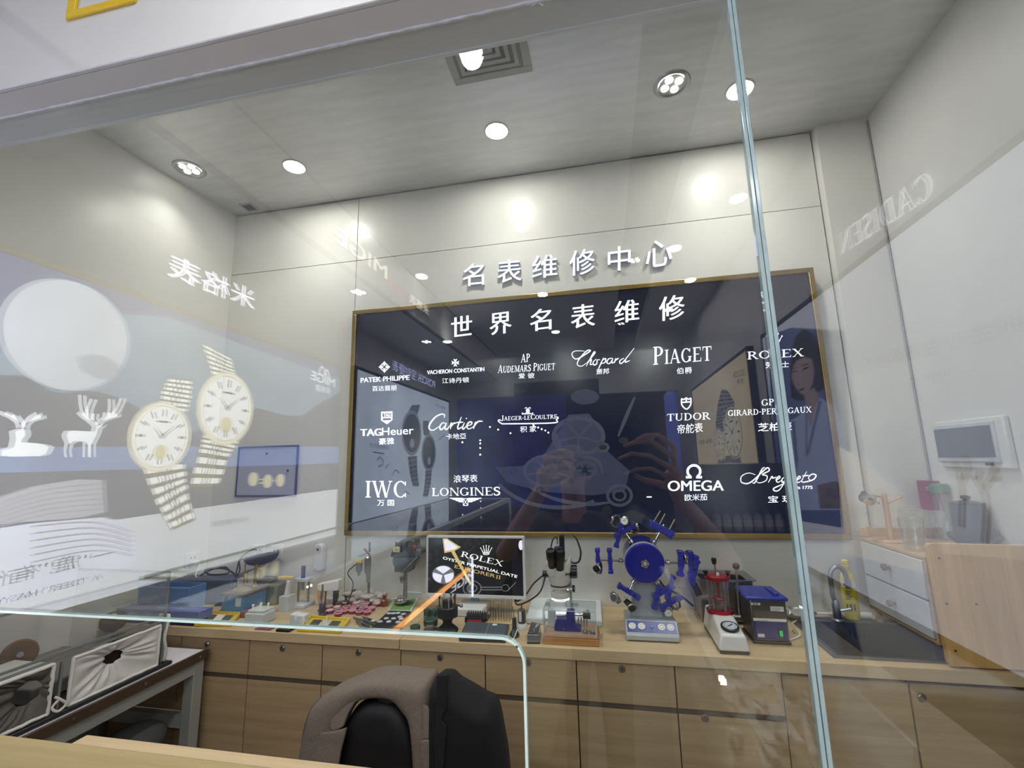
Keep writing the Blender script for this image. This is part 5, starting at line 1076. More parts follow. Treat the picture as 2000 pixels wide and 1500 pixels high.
# monitor
ym = 2.33
mq = [aty(833.5, 1047, ym), aty(1022.5, 1047, ym), aty(1027.5, 1171, ym)]
x0, x1, z1, z0 = mq[0].x, (mq[1].x+mq[2].x)/2, (mq[0].z+mq[1].z)/2, mq[2].z
t = thing('computer_monitor', 'white framed monitor showing an extreme close up of a black watch dial', 'monitor', ((x0+x1)/2, ym+.05, CZ))
MB().box(x0, x1, ym+.002, ym+.03, z0, z1).build('back_shell', M_white, t, bevel=.004)
f = .0095; b = MB().box(x0, x1, ym-.004, ym+.002, z1-f, z1).box(x0, x1, ym-.004, ym+.002, z0, z0+.016).box(x0, x0+f, ym-.004, ym+.002, z0+.016, z1-f).box(x1-f, x1, ym-.004, ym+.002, z0+.016, z1-f); b.build('bezel', M_white, t, bevel=.001)
SCR = MB().box(x0+f, x1-f, ym-.001, ym+.002, z0+.016, z1-f).build('screen', glow('screen_black', '1b1b1e', .5), t)
def scr(k=0): return lambda x, y: A(K3, x, y, ym-.0014-.0003*k)
m_sw = glow('screen_white', 'e8e6e2', .85); m_sg = glow('screen_gold', 'b99f66', .8); m_sgr = glow('screen_grey', '6c6d70', .6); m_sd = glow('screen_dark', '08080a', .3); m_lil = glow('screen_lilac', 'c8c4dc', .9)
def sput(b, m_, nm): oriented(b, (0, -1, 0)); o = b.build(nm, m_, t, smooth=0); o.parent = SCR
sput(poly(MB(), scr(0), [(1560, 330), (1700, 136), (1822, 136), (1838, 630), (1570, 630), (1700, 470)]), m_sd, 'dial_shadow')
b = MB(); crown(b, scr(1), 1520, 245, .85); serif_into(b, 'ROLEX', scr(1)(1302, 290), scr(1)(1657, 376), scr(1)(1316, 246)); sput(b, m_sw, 'dial_brand')
b = MB(); text_into(b, 'OYSTER PERPETUAL DATE', scr(1)(1150, 312), scr(1)(1780, 474), scr(1)(1156, 290), 0, .001); sput(b, m_sw, 'dial_lettering')
b = MB(); text_into(b, 'EXPLORER', scr(1)(1250, 388), scr(1)(1592, 472), scr(1)(1256, 360)); serif_into(b, 'II', scr(1)(1602, 478), scr(1)(1640, 484), scr(1)(1606, 448)); sput(b, m_sg, 'dial_gold_lettering')
b = MB(); disc(b, scr(1), 1155, 445, 96, 78, 30); sput(b, m_sgr, 'hand_ring'); b = MB()
for a_ in (30, 150, 270):
    pts = [(0, 0)]+[(math.cos(math.radians(a_+d_))*1, math.sin(math.radians(a_+d_))) for d_ in range(-50, 51, 10)]
    poly(b, scr(2), [(1155+8*math.cos(math.radians(a_))+x*82, 445+8*math.sin(math.radians(a_))+y*66) for x, y in pts])
sput(b, m_lil, 'hand_segments')
b = poly(MB(), scr(2), [(1150, 140), (1185, 136), (1305, 212), (1250, 245), (1165, 262)]); poly(b, scr(2), [(1222, 250), (1250, 242), (1395, 520), (1380, 530)]); sput(b, m_sg, 'gmt_hand')
b = poly(MB(), scr(3), [(1162, 150), (1182, 146), (1280, 212), (1245, 232), (1172, 246)]); sput(b, m_lil, 'gmt_arrow')
b = ring2(MB(), scr(2), 1400, 560, 80, 66, 8, 120, 420); ring2(b, scr(2), 1400, 560, 44, 36, 8); disc(b, scr(2), 1400, 560, 10, 8); poly(b, scr(2), [(1470, 548), (1650, 548), (1650, 556), (1470, 556)]); poly(b, scr(2), [(1470, 570), (1650, 570), (1650, 578), (1470, 578)]); ring2(b, scr(2), 1682, 558, 34, 30, 5); poly(b, scr(2), [(1700, 580), (1772, 505), (1776, 509), (1705, 585)]); sput(b, m_sgr, 'dial_center')
b = disc(MB(), scr(2), 1815, 195, 20, 42); sput(b, m_lil, 'dial_marker')
q0, q1 = A(K7, 600, 560, ym-.0), A(K7, 1100, 690, ym)
yb4 = ct(*K7(850, 690)).y
MB().box(q0.x, q1.x, yb4, ym+.08, CZ, A(K7, 850, 545, yb4).z).build('stand_base', M_white, t, bevel=.006)
MB().prism([V((q0.x+.05, ym+.03, CZ+.01)), V((q1.x-.05, ym+.03, CZ+.01)), V((q1.x-.06, ym+.03, z0+.08)), V((q0.x+.06, ym+.03, z0+.08))], (0, .02, 0)).build('stand_neck', pm('blue_grey_plastic', '7f8a93', .4), t, bevel=.003)
cable('power_cable', 'black cable running behind the monitor right edge to the microscope', [V((x1-.04, ym+.032, z0+.05)), A(K4, 130, 880, 2.38), A(K4, 210, 830, 2.36), A(K4, 280, 730, 2.34), A(K4, 365, 655, 2.30)], .004)
cable('power_cable', 'second black cable under the monitor towards the microscope head', [V((x1-.06, ym+.032, z0+.02)), A(K4, 130, 910, 2.36), A(K4, 230, 885, 2.33), A(K4, 340, 800, 2.30), A(K4, 385, 670, 2.26)], .004)
# screwdriver carousel
yc = 2.06; cx = K7(418, 0)[0]; w_ = mpp(cx, 1210, yc); c = V((aty(cx-2, 1220, yc).x, yc, CZ))
t = thing('screwdriver_stand', 'black rotating stand of watch screwdrivers under the monitor left half', 'tool stand', c)
zz = lambda k_: A(K7, 420, k_, yc).z
MB().lathe(c, [(20*w_, 0), (20*w_, .008), (17*w_, .014), (9*w_, .03), (8*w_, zz(740)-CZ), (10*w_, zz(735)-CZ), (10*w_, zz(680)-CZ)], 28).build('foot', M_blackm, t)
MB().lathe((c.x, c.y, 0), [(8*w_, zz(690)), (19*w_, zz(670)), (19.5*w_, zz(500)), (18*w_, zz(485)), (10*w_, zz(480)), (9*w_, zz(380)), (7*w_, zz(370))], 28).build('drum', pm('dark_charcoal_drum', '27292a', .4), t)
for i, col in enumerate(('20242a', '9a8530', '9a9c9c', '7d2f2c', '2c4a78', '2f6b45', 'b8b8b4')):
    A_ = PI+.35+i*2*PI/7*.95; p = c+V((15*w_*math.cos(A_), 15*w_*math.sin(A_), 0))
    d = MB().lathe((p.x, p.y, zz(500)), [(.0024, -.01), (.0024, zz(350)-zz(500)), (.0045, zz(345)-zz(500)), (.005, zz(290)-zz(500)), (.0035, zz(285)-zz(500))], 10).build('screwdriver', pm('driver_grip_'+col, col, .35), t)
MB().cyl((c.x+19*w_, c.y, zz(460)), (c.x+27*w_, c.y-.01, zz(460)), .0045).build('clamp_screw', M_steel, t); MB().sph((c.x+28*w_, c.y-.01, zz(460)), .008, 12, 8).build('clamp_knob', M_steel, t)
for px_2 in (365, 510): q = A(K7, px_2, 712, yc-.03); MB().sph((q.x, yc-10*w_, q.z), .003, 8, 6).build('bead', M_chrome, t)
# green lidded jars
M_gl = pm('dark_green_jar_lid', '2f4a3d', .35)
for x, yb5, r_, h_, lab in ((100, 905, 13, .045, 'large clear jar with dark green lid left of the screwdriver stand'), (40, 800, 6.5, .062, 'small green lidded jar behind the large jar, left one'), (170, 800, 6.5, .062, 'small green lidded jar behind the large jar, right one'), (-175, 960, 9, .03, 'low green lidded jar beside the amber line at the glass edge')):
    p = Bt(K7, x, yb5); w_ = mpp(*K7(x, yb5), p.y); t = thing('green_lid_jar', lab, 'jar', V((p.x, p.y, CZ)))
    MB().lathe((p.x, p.y, CZ), [(r_*w_, 0), (r_*w_, h_*.55), (r_*.9*w_, h_*.6)], 24).build('glass_body', M_clear, t)
    MB().lathe((p.x, p.y, CZ+h_*.45), [(r_*w_*1.03, 0), (r_*w_*1.03, h_*.2)], 24).build('metal_band', M_steel, t)
    MB().lathe((p.x, p.y, CZ+h_*.65), [(r_*w_*1.02, 0), (r_*w_*1.02, h_*.3), (r_*w_*.9, h_*.36)], 24).build('lid', M_gl, t)
# bit block, needle block, tablet
yq = ct(*K7(900, 800)).y; x0, x1 = A(K7, 705, 750, yq).x, A(K7, 1095, 750, yq).x; z1 = A(K7, 900, 700, yq).z
t = thing('bit_block', 'black block of small bits with red label behind the flat grey tablet', 'tool block', ((x0+x1)/2, yq+.03, CZ)); MB().box(x0, x1, yq, yq+.06, CZ, z1).build('block', M_blackm, t, bevel=.002)
q = A(K7, 760, 730, yq); MB().box(q.x, A(K7, 1005, 730, yq).x, yq-.0012, yq, A(K7, 880, 765, yq).z, A(K7, 880, 728, yq).z).build('red_label', pm('red_label', 'b52f33', .5), t)
for i in range(9):
    for j in range(2): MB().lathe((x0+.008+(x1-x0-.016)*i/8, yq+.016+.026*j, z1), [(.004, 0), (.004, .014), (.0018, .017), (.0012, .022)], 8).build('bit', M_dgrey, t)
yq = ct(*K7(1300, 830)).y; x0, x1 = A(K7, 1065, 800, yq).x, A(K7, 1530, 800, yq).x; z1 = A(K7, 1300, 790, yq).z
t = thing('needle_block', 'pale wooden block bristling with upright steel needles right of the red label', 'tool block', ((x0+x1)/2, yq+.04, CZ)); MB().box(x0, x1, yq, yq+.085, CZ, z1).build('block', wood('pale_block_wood', 'c4a574', 'd8bd8e', 'x', 2), t, bevel=.002)
zn = A(K7, 1300, 440, yq).z
for i in range(9):
    for j in range(4): MB().cyl((x0+.010+(x1-x0-.02)*i/8, yq+.010+.021*j, z1-.002), (x0+.010+(x1-x0-.02)*i/8, yq+.010+.021*j, zn+random.uniform(-.012, .006)-.012*(j == 0)), .0017, .001, n=6).build('needle', M_steel, t); 
P = [Bt(K7, *p) for p in ((600, 1120), (1430, 1150), (1500, 880), (735, 830))]; c = sum(P, V())/4
t = thing('demagnetizer_pad', 'flat dark grey glass topped pad at the worktop edge by the rounded glass corner', 'tablet', V((c.x, c.y, CZ)))
MB().prism([V((p.x, p.y, CZ+.002)) for p in P], (0, 0, .016)).build('body', M_dgrey, t, bevel=.003)
M_padtop = pm('slate_glass_top', '4d5559', .15)
MB().prism([V((p.x, p.y, CZ+.018)).lerp(V((c.x, c.y, CZ+.018)), .06) for p in P], (0, 0, .0015)).build('glass_top', M_padtop, t)
p = Bt(K7, 1240, 905); MB().box(p.x-.010, p.x+.010, p.y-.01, p.y+.01, CZ+.0196, CZ+.021).build('white_sticker', M_white, t)
MB().bar(V((P[0].lerp(P[1], .55).x, P[0].lerp(P[1], .55).y+.01, CZ+.0198)), V((P[3].lerp(P[2], .55).x, P[3].lerp(P[2], .55).y-.01, CZ+.0198)), .0015, .0006).build('seam', M_grey, t)
# green bulb bottle, glue bottle, steel block
p = Bt(K7, 1580, 1060); y_ = p.y+.015; w_ = mpp(*K7(1580, 1000), y_); zz = lambda k_: A(K7, 1580, k_, y_).z
t = thing('bulb_bottle', 'dark green glass bulb bottle with long neck at the rounded glass corner', 'bottle', V((p.x, y_, CZ))); M_grn = pm('dark_green_glass', '33402f', .12, coat=.5)
MB().lathe((p.x, y_, 0), [(7*w_, CZ), (9.8*w_, CZ+.008), (9.6*w_, zz(980)), (5*w_, zz(905)), (4.4*w_, zz(860)), (4*w_, zz(700)), (3*w_, zz(690))], 22).build('glass_body', M_grn, t)
MB().lathe((p.x, y_, 0), [(4.2*w_, zz(895)), (4.2*w_, zz(880))], 18).build('metal_collar', M_chrome, t); MB().cyl((p.x, y_, zz(692)), (p.x-.006, y_, zz(500)), .0022, n=8).build('nozzle', M_steel, t)
p = Bt(K7, 1712, 925); y_ = p.y+.02; w_ = mpp(*K7(1712, 850), y_); zz = lambda k_: A(K7, 1700, k_, y_).z
t = thing('glue_bottle', 'dark dropper bottle on a round white foot beside the bulb bottle', 'bottle', V((p.x, y_, CZ)))
MB().lathe((p.x, y_, 0), [(10*w_, CZ), (10.4*w_, CZ+.004), (10*w_, zz(830)), (8*w_, zz(790)), (6*w_, zz(780))], 24).build('foot', M_white, t)
MB().lathe((p.x, y_, 0), [(7.4*w_, zz(782)), (7.8*w_, zz(770)), (7.8*w_, zz(560)), (6*w_, zz(540)), (1.6*w_, zz(535)), (1.2*w_, zz(460))], 22).build('bottle_body', pm('smoke_plastic', '4a4642', .2), t)
q = A(K7, 1690, 650, y_-7.9*w_); MB().box(q.x-.006, q.x+.006, y_-8.3*w_, y_-7.6*w_, zz(740), zz(565)).build('paper_label', M_white, t)
P = [Bt(K7, *p) for p in ((1810, 1160), (2040, 1165), (2060, 960), (1890, 930))]; c = sum(P, V())/4; h_ = .03
t = thing('steel_file_box', 'grey steel box with ridged bars on top left of the boxed blue press', 'box', V((c.x, c.y, CZ)))
MB().prism([V((p.x, p.y, CZ)) for p in P], (0, 0, .004)).build('foot', M_black, t)
MB().prism([V((p.x, p.y, CZ+.004)).lerp(V((c.x, c.y, CZ+.004)), .04) for p in P], (0, 0, h_)).build('case_body', pm('grey_green_steel', '7e8683', .35, .5), t, bevel=.002)
for i in range(5):
    u = .12+.19*i; a_, b_ = P[0].lerp(P[1], u), P[3].lerp(P[2], u); MB().bar(V((a_.x, a_.y+.006, CZ+h_+.007)), V((b_.x, b_.y-.006, CZ+h_+.007)), .007, .006).build('bar', M_steel, t)
MB().bar(V((P[0].lerp(P[1], .3).x, P[0].y+.02, CZ+h_+.012)), V((P[3].lerp(P[2], .8).x, P[2].y-.01, CZ+h_+.012)), .003).build('rod', M_steel, t)
cable('white_cable', 'thin white cord hanging in front of the green bulb bottle', [A(K7, 1640, 900, 2.02), A(K7, 1600, 1010, 1.99), V((ct(*K7(1545, 1130)).x, ct(*K7(1545, 1130)).y, CZ+.002))], .0018, M_white)
# ---------------------------------------------------------------- microscope
P = [Bt(K4, *p) for p in ((215, 1085), (895, 1115), (885, 925), (270, 885))]
c = sum(P, V())/4; t = thing('stereo_microscope', 'white stereo microscope with black eyepieces on a flat white base', 'microscope', V((c.x, c.y, CZ)))
MB().prism([V((p.x, p.y, CZ)) for p in P], (0, 0, .028)).build('base', pm('white_enamel', 'd5d8d8', .3), t, bevel=.006, seg=3)
y_ = 2.27; M_msc = pm('warm_white_enamel', 'cfcdc4', .3)
hx = A(K4, 515, 700, y_).x; W = lambda n: n/4.545*mpp(1093, 1130, y_); Z = lambda k_: A(K4, 515, k_, y_).z
MB().cyl((hx+.03, y_+.11, CZ+.026), (hx+.03, y_+.11, Z(560)), .017).build('column', M_steel, t)
MB().bar((hx+.03, y_+.11, Z(640)), (hx, y_+.02, Z(640)), .04, .05).build('focus_arm', M_msc, t, bevel=.006)
MB().lathe((hx, y_, 0), [(W(62), Z(855)), (W(80), Z(845)), (W(82), Z(800)), (W(60), Z(795)), (W(60), Z(765)), (W(80), Z(760)), (W(80), Z(725)), (W(95), Z(700)), (W(100), Z(645)), (W(92), Z(635))], 32).build('zoom_body', M_msc, t)
MB().lathe((hx, y_, 0), [(W(52), Z(812)), (W(54), Z(798)), (W(60), Z(770))], 28).build('objective', M_black, t)
MB().lathe((hx, y_, 0), [(W(50), Z(862)), (W(76), Z(862)), (W(76), Z(850))], 28, cap=False).build('ring_light', glow('microscope_light', 'f3f7ff', 9), t)
MB().lathe((hx, y_, 0), [(W(84), Z(742)), (W(84), Z(730))], 30).build('dark_ring', M_dgrey, t)
P2 = [A(K4, x, y, y_-.045) for x, y in ((412, 640), (388, 560), (395, 520), (460, 560), (520, 600), (560, 560), (600, 500), (612, 560), (606, 640))]
MB().prism(P2, (0, .09, 0)).build('prism_housing', M_msc, t, bevel=.008)
for (a_, b_, cx_) in (((452, 610), (432, 432), 0), ((515, 632), (520, 432), 1)):
    lo, hi = A(K4, a_[0], a_[1], y_-.035), A(K4, b_[0], b_[1], y_-.085)
    d = hi-lo; L_ = d.length
    MB().lathe(lo, [(W(52), -.012), (W(54), .01), (W(40), .022)], 22, d).build('eyepiece_housing', M_msc, t)
    MB().lathe(lo, [(W(34), .02), (W(36), L_*.5), (W(42), L_*.62), (W(42), L_*.95), (W(34), L_*1.02), (W(26), L_*1.02), (W(22), L_*.97), (.0001, L_*.97)], 24, d, cap=False).build('eyepiece', M_black, t)
q = A(K4, 640, 620, y_); MB().cyl((hx+W(95), y_, q.z), (hx+W(155), y_, q.z), W(58), W(55), n=24).build('zoom_knob', M_black, t)
q = A(K4, 385, 640, y_); MB().cyl((hx-W(98), y_, q.z), (hx-W(150), y_, q.z), W(28), n=20).build('zoom_knob', M_black, t)
q = A(K4, 630, 772, y_); MB().cyl((hx+W(75), y_, q.z), (hx+W(112), y_, q.z), W(12)).build('focus_shaft', M_steel, t); MB().cyl((hx+W(108), y_, q.z), (hx+W(130), y_, q.z), W(30), n=18).build('focus_knob', M_black, t)
q = A(K4, 535, 370, y_+.02); MB().box(q.x-W(22), q.x+W(22), y_+.0, y_+.03, A(K4, 535, 470, y_).z, A(K4, 535, 300, y_).z).build('camera_post', M_black, t, bevel=.003)
q = A(K4, 508, 410, y_-.01); MB().lathe((q.x, y_-.012, A(K4, 508, 460, y_).z), [(W(40), 0), (W(42), .01), (W(42), .03), (W(36), .034)], 22).build('blue_cap', pm('blue_black_metal', '27305c', .25, .5), t)
MB().cyl(A(K4, 492, 375, y_-.01), A(K4, 492, 335, y_-.01), .004).build('plug', M_steel, t)
cable('power_cable', 'black cable arcing right of the microscope head to the lower knob', [A(K4, 630, 290, y_+.03), A(K4, 668, 340, y_+.02), A(K4, 700, 440, y_), A(K4, 690, 520, y_), A(K4, 655, 545, y_), A(K4, 610, 535, y_)], .0045)
cable('power_cable', 'thin black cable bending left of the microscope camera', [A(K4, 492, 337, y_-.01), A(K4, 485, 312, y_-.01), A(K4, 455, 335, y_-.01), A(K4, 437, 400, y_), A(K4, 432, 425, y_-.03)], .003)
# ---------------------------------------------------------------- boxed blue press on a wooden base
P = [Bt(K4, *p) for p in ((355, 1265), (870, 1290), (865, 1165), (385, 1150))]; P = [V((p.x, p.y, CZ)) for p in P]; c = sum(P, V())/4
yfp = (P[0].y+P[1].y)/2; x0, x1 = P[0].x+.004, P[1].x-.002; y1_ = yfp+.15; zb_ = A(K4, 600, 1215, yfp).z
t = thing('boxed_press', 'clear covered case with small blue press on a wooden base before the microscope', 'case', V(((x0+x1)/2, yfp+.07, CZ)))
MB().box(x0, x1, yfp, y1_, CZ, zb_).build('wooden_base', wood('honey_wood', '9a6c3c', 'b98a54', 'x', 1.5), t, bevel=.003)
MB().box(x0+.006, x1-.006, yfp+.006, y1_-.006, zb_, zb_+.012).build('upper_base', wood('pink_wood', 'b58f72', 'caa689', 'x', 1.5), t, bevel=.002)
zt = A(K4, 360, 965, yfp).z; xa, xb2, ya_, yb_2 = x0+.004, x1-.008, yfp+.004, y1_-.004; th = .003
b = MB().box(xa, xb2, ya_, ya_+th, zb_+.0125, zt).box(xa, xb2, yb_2-th, yb_2, zb_+.0125, zt).box(xa, xa+th, ya_+th, yb_2-th, zb_+.0125, zt).box(xb2-th, xb2, ya_+th, yb_2-th, zb_+.0125, zt).box(xa, xb2, ya_, yb_2, zt, zt+th)
b.build('clear_cover', M_acr, t, smooth=0)
b = MB()
for p, q in (((xa, ya_, zt), (xb2, ya_, zt)), ((xa, ya_, zb_+.012), (xa, ya_, zt)), ((xb2, ya_, zb_+.012), (xb2, ya_, zt)), ((xa, yb_2, zt), (xb2, yb_2, zt)), ((xa, ya_, zt), (xa, yb_2, zt)), ((xb2, ya_, zt), (xb2, yb_2, zt))): b.bar(p, q, .0025)
b.build('cover_edges', pm('bright_acrylic_edge', 'c8cdce', .2), t)
zf = zb_+.012; yp_ = yfp+.06; X = lambda k_: A(K4, k_, 1080, yp_).x; Zp = lambda k_: A(K4, 600, k_, yp_).z
t2 = thing('bracelet_press', 'deep blue bracelet pin press with black screw knob inside the clear case', 'press', V((X(580), yp_, zf))); M_pb = pm('deep_blue_enamel', '1f2a8c', .25)
b = MB().prism([V((X(470), yp_-.02, zf)), V((X(700), yp_-.02, zf)), V((X(700), yp_-.02, Zp(1100))), V((X(655), yp_-.02, Zp(1090))), V((X(650), yp_-.02, Zp(960))), V((X(580), yp_-.02, Zp(960))), V((X(580), yp_-.02, Zp(1030))), V((X(490), yp_-.02, Zp(1030))), V((X(470), yp_-.02, Zp(1100)))], (0, .045, 0)); b.build('frame', M_pb, t2, bevel=.003)
MB().cyl((X(560), yp_, Zp(1002)), (X(735), yp_, Zp(998)), .0055).build('screw', M_chrome, t2); MB().cyl((X(725), yp_, Zp(1000)), (X(790), yp_, Zp(1000)), .015, n=20).build('knob', M_black, t2); MB().cyl((X(768), yp_, Zp(975)), (X(768), yp_, Zp(955)), .006).build('knob_pin', M_black, t2)
MB().cyl((X(480), yp_, Zp(1015)), (X(560), yp_, Zp(1010)), .005).build('anvil_pin', M_steel, t2); MB().cyl((X(555), yp_-.021, Zp(1110)), (X(555), yp_-.024, Zp(1110)), .003).build('bolt', M_chrome, t2)
xg = x0+.03; MB().box(xg-.016, xg+.016, yp_+.02, yp_+.045, zf, Zp(985)).build('white_support', M_white, t2, bevel=.003)
pp = None
for i in range(7):
    x = X(650)+.012*(i % 4)+.012; y__ = yp_+.03+.022*(i//4)
    if pp is None: pp = thing('press_pin', 'small steel pin standing in the wooden base of the clear case', 'pin', (x, y__, zf), 'spare pins in the clear case'); MB().cyl((x, y__, zf), (x, y__, zf+.035), .0028, .0022, n=8).build('shaft', M_chrome, pp); p0_ = V((x, y__, zf))
    else: dup(pp, (x, y__, zf))
for i, k_ in enumerate((740, 805)):
    t3 = thing('steel_die', ('left one', 'right one')[i]+' of two round steel dies at the front of the clear case', 'die', (X(k_), yfp+.03, zf)); MB().lathe((X(k_), yfp+.03, zf), [(.011, 0), (.011, .006), (.006, .008), (.004, .014)], 16).build('die_body', M_steel, t3)
# ---------------------------------------------------------------- watch winder
yw = ct(*K4(1350, 1250)).y
c = V((A(K4, 1340, 1200, yw).x, yw+.1, CZ)); t = thing('watch_winder', 'cycle winder with blue drum and arms of watch holders on a grey console', 'watch winder', c); WIN = t
M_sil = pm('silver_grey_enamel', 'a9aeb2', .3, .2)
x0, x1 = A(K4, 1108, 1230, yw).x, A(K4, 1585, 1250, yw).x; zl = A(K4, 1340, 1180, yw).z; zh2 = A(K4, 1100, 1040, yw+.055).z
prof = [V((0, yw, CZ+.004)), V((0, yw+.24, CZ+.004)), V((0, yw+.24, CZ+.05)), V((0, yw+.10, CZ+.062)), V((0, yw+.055, zh2)), V((0, yw+.005, zl)), V((0, yw, zl-.006))]
b = MB().prism([V((x0, p.y, p.z)) for p in prof], (x1-x0, 0, 0)); b.build('console', M_sil, t, bevel=.004)
MB().box(x0+.008, x1-.008, yw+.01, yw+.23, CZ, CZ+.0045).build('rubber_foot', M_black, t)
e0, e1 = V((0, yw+.005, zl)), V((0, yw+.055, zh2)); dn = (e1-e0).normalized(); nn = V((0, -dn.z, dn.y))
fp = lambda u, v, o=0: V((x0+(x1-x0)*u, 0, 0))+e0.lerp(e1, v)+nn*o
b = MB().prism([fp(.03, .1, .0005), fp(.97, .1, .0005), fp(.97, .9, .0005), fp(.03, .9, .0005)], nn*.0008); b.build('blue_panel', pm('panel_blue', '2b3a84', .3), t)
for u, s_ in ((.13, 1), (.31, 1), (.5, .5), (.69, 1), (.86, 1)):
    p = fp(u, .5, .001); q_ = MB().lathe(p, [(.0145*s_, 0), (.0145*s_, .002), (.012*s_, .003)], 22, nn).build('round_button', M_white if s_ == 1 else pm('blue_button', '4a5ca6', .3), t)
    if s_ == 1: MB().lathe(p+nn*.003, [(.008, 0), (.008, .0006), (.006, .0006), (.006, 0)], 18, nn, cap=False).build('button_icon', M_grey, t)
yd0 = yw+.055; dc = A(K4, 1270, 548, yd0); rd = 177/4.545*mpp(1259, 1100, yd0)
dc2 = A(K4, 1205, 420, yd0+.16)
axd = V((0, 1, .0)); axd = V((-.03, 1, .10)).normalized()
MB().prism([V((dc.x-.075, yd0+.07, CZ+.05)), V((dc.x+.075, yd0+.07, CZ+.05)), V((dc.x+.035, yd0+.07, dc.z-.02)), V((dc.x-.035, yd0+.07, dc.z-.02))], (0, .05, 0)).build('upright', M_sil, t, bevel=.006)
M_bd = pm('drum_blue', '1d2690', .18, coat=.4)
MB().lathe(dc, [(.0001, 0), (rd*.94, 0), (rd, .004), (rd, .012)], 48, axd).build('drum_face', M_bd, t)
MB().lathe(dc, [(rd*1.01, .012), (rd*1.02, .014), (rd*1.02, .03), (rd, .032)], 48, axd).build('drum_ring', M_sil, t)
MB().lathe(dc, [(rd*.97, .03), (rd*.97, .15), (rd*.9, .16)], 48, axd).build('drum_shell', M_bd, t)
star = []
for i in range(30): A_ = 2*PI*i/30; r_ = .0165*(1+.16*math.cos(5*A_)); star.append(dc+V((r_*math.cos(A_), -.001, r_*math.sin(A_))))
MB().prism(star, (0, -.012, 0)).build('star_knob', M_chrome, t, bevel=.003); MB().lathe(dc-V((0, .013, 0)), [(.008, 0), (.006, .003)], 16, (0, -1, 0)).build('knob_cap', M_sil, t)
M_band = pm('watch_steel', 'b7b4ab', .22, .95, var=.25, scale=300)
def holder(p, d, label=None):
    """blue plastic holder: a crossbar with two end pads at p along d"""
    b = MB(); yv_ = V((0, 1, 0))
    for s_ in (-1, 1):
        b.obox(p+d*.028*s_, d*.016, yv_*.016, d.cross(yv_)*.0085); b.obox(p+d*.045*s_, d*.007, yv_*.018, d.cross(yv_)*.0115)
    b.obox(p, d*.016, yv_*.012, d.cross(yv_)*.010); return b
def winder_arm(ang, r0, r1, holders):
    """arm from the drum: angle in the picture plane"""
    ca, sa = math.cos(ang), math.sin(ang); d = V((ca, 0, sa)); n_ = V((-sa, 0, ca)); base = dc+V((0, .045, 0))
    a = MB().cyl(base+d*r0, base+d*r1, .0045, n=10); a.build('arm', M_chrome, WIN)
    MB().lathe(base+d*(r0+.008), [(.007, 0), (.011, .003), (.011, .016), (.007, .019)], 16, d).build('arm_collar', M_chrome, WIN)
    for r_ in holders: holder(base+d*r_, n_).build('watch_holder', M_royal, WIN, bevel=.002)
    return base, d, n_
R0 = rd*.98
PXM = lambda x, y: A(K4, x, y, yd0+.045)
base = dc+V((0, .045, 0))
def ang_of(x, y): v = PXM(x, y)-base; return math.atan2(v.z, v.x), math.hypot(v.x, v.z)
ARMS = []
for (ex, ey), hs in (((830, 522), ((962, 525), (855, 525))), ((1690, 548), ((1585, 545), (1690, 552))), ((1060, 215), ((1105, 250),)), ((1440, 200), ((1405, 250),)), ((1090, 870), ((1135, 800),)), ((1510, 910), ((1420, 800), (1500, 890)))):
    a_, r_ = ang_of(ex, ey); ARMS.append((winder_arm(a_, R0, r_, [min(ang_of(*h)[1], r_-.006) for h in hs]), r_))
wn = 0
def worn_watch(p, n_, facing, label, dark=False, leather=False):
    """a watch strapped round a holder: band ring plus case and dial"""
    t = thing('wrist_watch', label, 'watch', p); f = V(facing).normalized(); s_ = V(n_).normalized(); w_ = f.cross(s_).normalized()
    ring = [p+f*(.021*math.cos(2*PI*i/24))+s_*(.026*math.sin(2*PI*i/24)) for i in range(25)]; b = MB()
    for i in range(24): d_ = (ring[i+1]-ring[i]); b.obox((ring[i]+ring[i+1])/2, w_*.0085, d_*.47, d_.cross(w_).normalized()*.0017)
    b.build('bracelet', pm('dark_leather_strap', '2a2524', .6) if leather else M_band, t)
    MB().lathe(p+f*.020, [(.0165, -.003), (.018, 0), (.018, .006), (.0155, .008)], 24, f).build('watch_case', M_band, t)
    MB().lathe(p+f*.0285, [(.0001, 0), (.0148, 0)], 22, f, cap=False).build('dial', pm('black_dial', '1c1c22', .2) if dark else M_dialw, t, smooth=0)
    b = MB(); e = p+f*.0292; b.bar(e, e+s_*.010, .0016, .0006, up=f); b.bar(e, e+w_*.007, .0016, .0006, up=f); b.build('hands', M_dgrey, t)
    MB().cyl(p+f*.021+w_*.018, p+f*.021+w_*.022, .003, n=10).build('crown', M_band, t)
    return t
FY = V((0, -1, 0))
wp = lambda x, y: PXM(x, y)
worn_watch(wp(1078, 172), V((.5, 0, .85)), V((.15, -1, .15)), 'steel watch with white dial topmost on the winder upper left arm')
worn_watch(wp(1015, 170), V((.3, 0, .95)), V((-.9, -.3, .3)), 'steel watch seen edge on at the far left tip of the winder upper left arm', True)
worn_watch(wp(1168, 225), V((-.35, 0, .93)), V((.9, -.35, .2)), 'steel watch seen edge on right of the winder upper left arm', True)
worn_watch(wp(862, 585), V((0, 0, 1)), V((-.35, -.9, 0)), 'steel bracelet watch on the winder left arm, below the outer holder', True)
worn_watch(wp(1660, 490), V((.1, 0, 1)), V((-.9, -.4, 0)), 'steel bracelet watch on the winder right arm, above the outer holder', True)
worn_watch(wp(1010, 850), V((.6, 0, -.8)), V((-.3, -.9, .2)), 'dark watch at the lower left tip of the winder', True)
worn_watch(wp(1140, 915), V((.8, 0, -.6)), V((.2, -.9, -.2)), 'black strapped watch hanging lowest at the winder lower left', True, True)
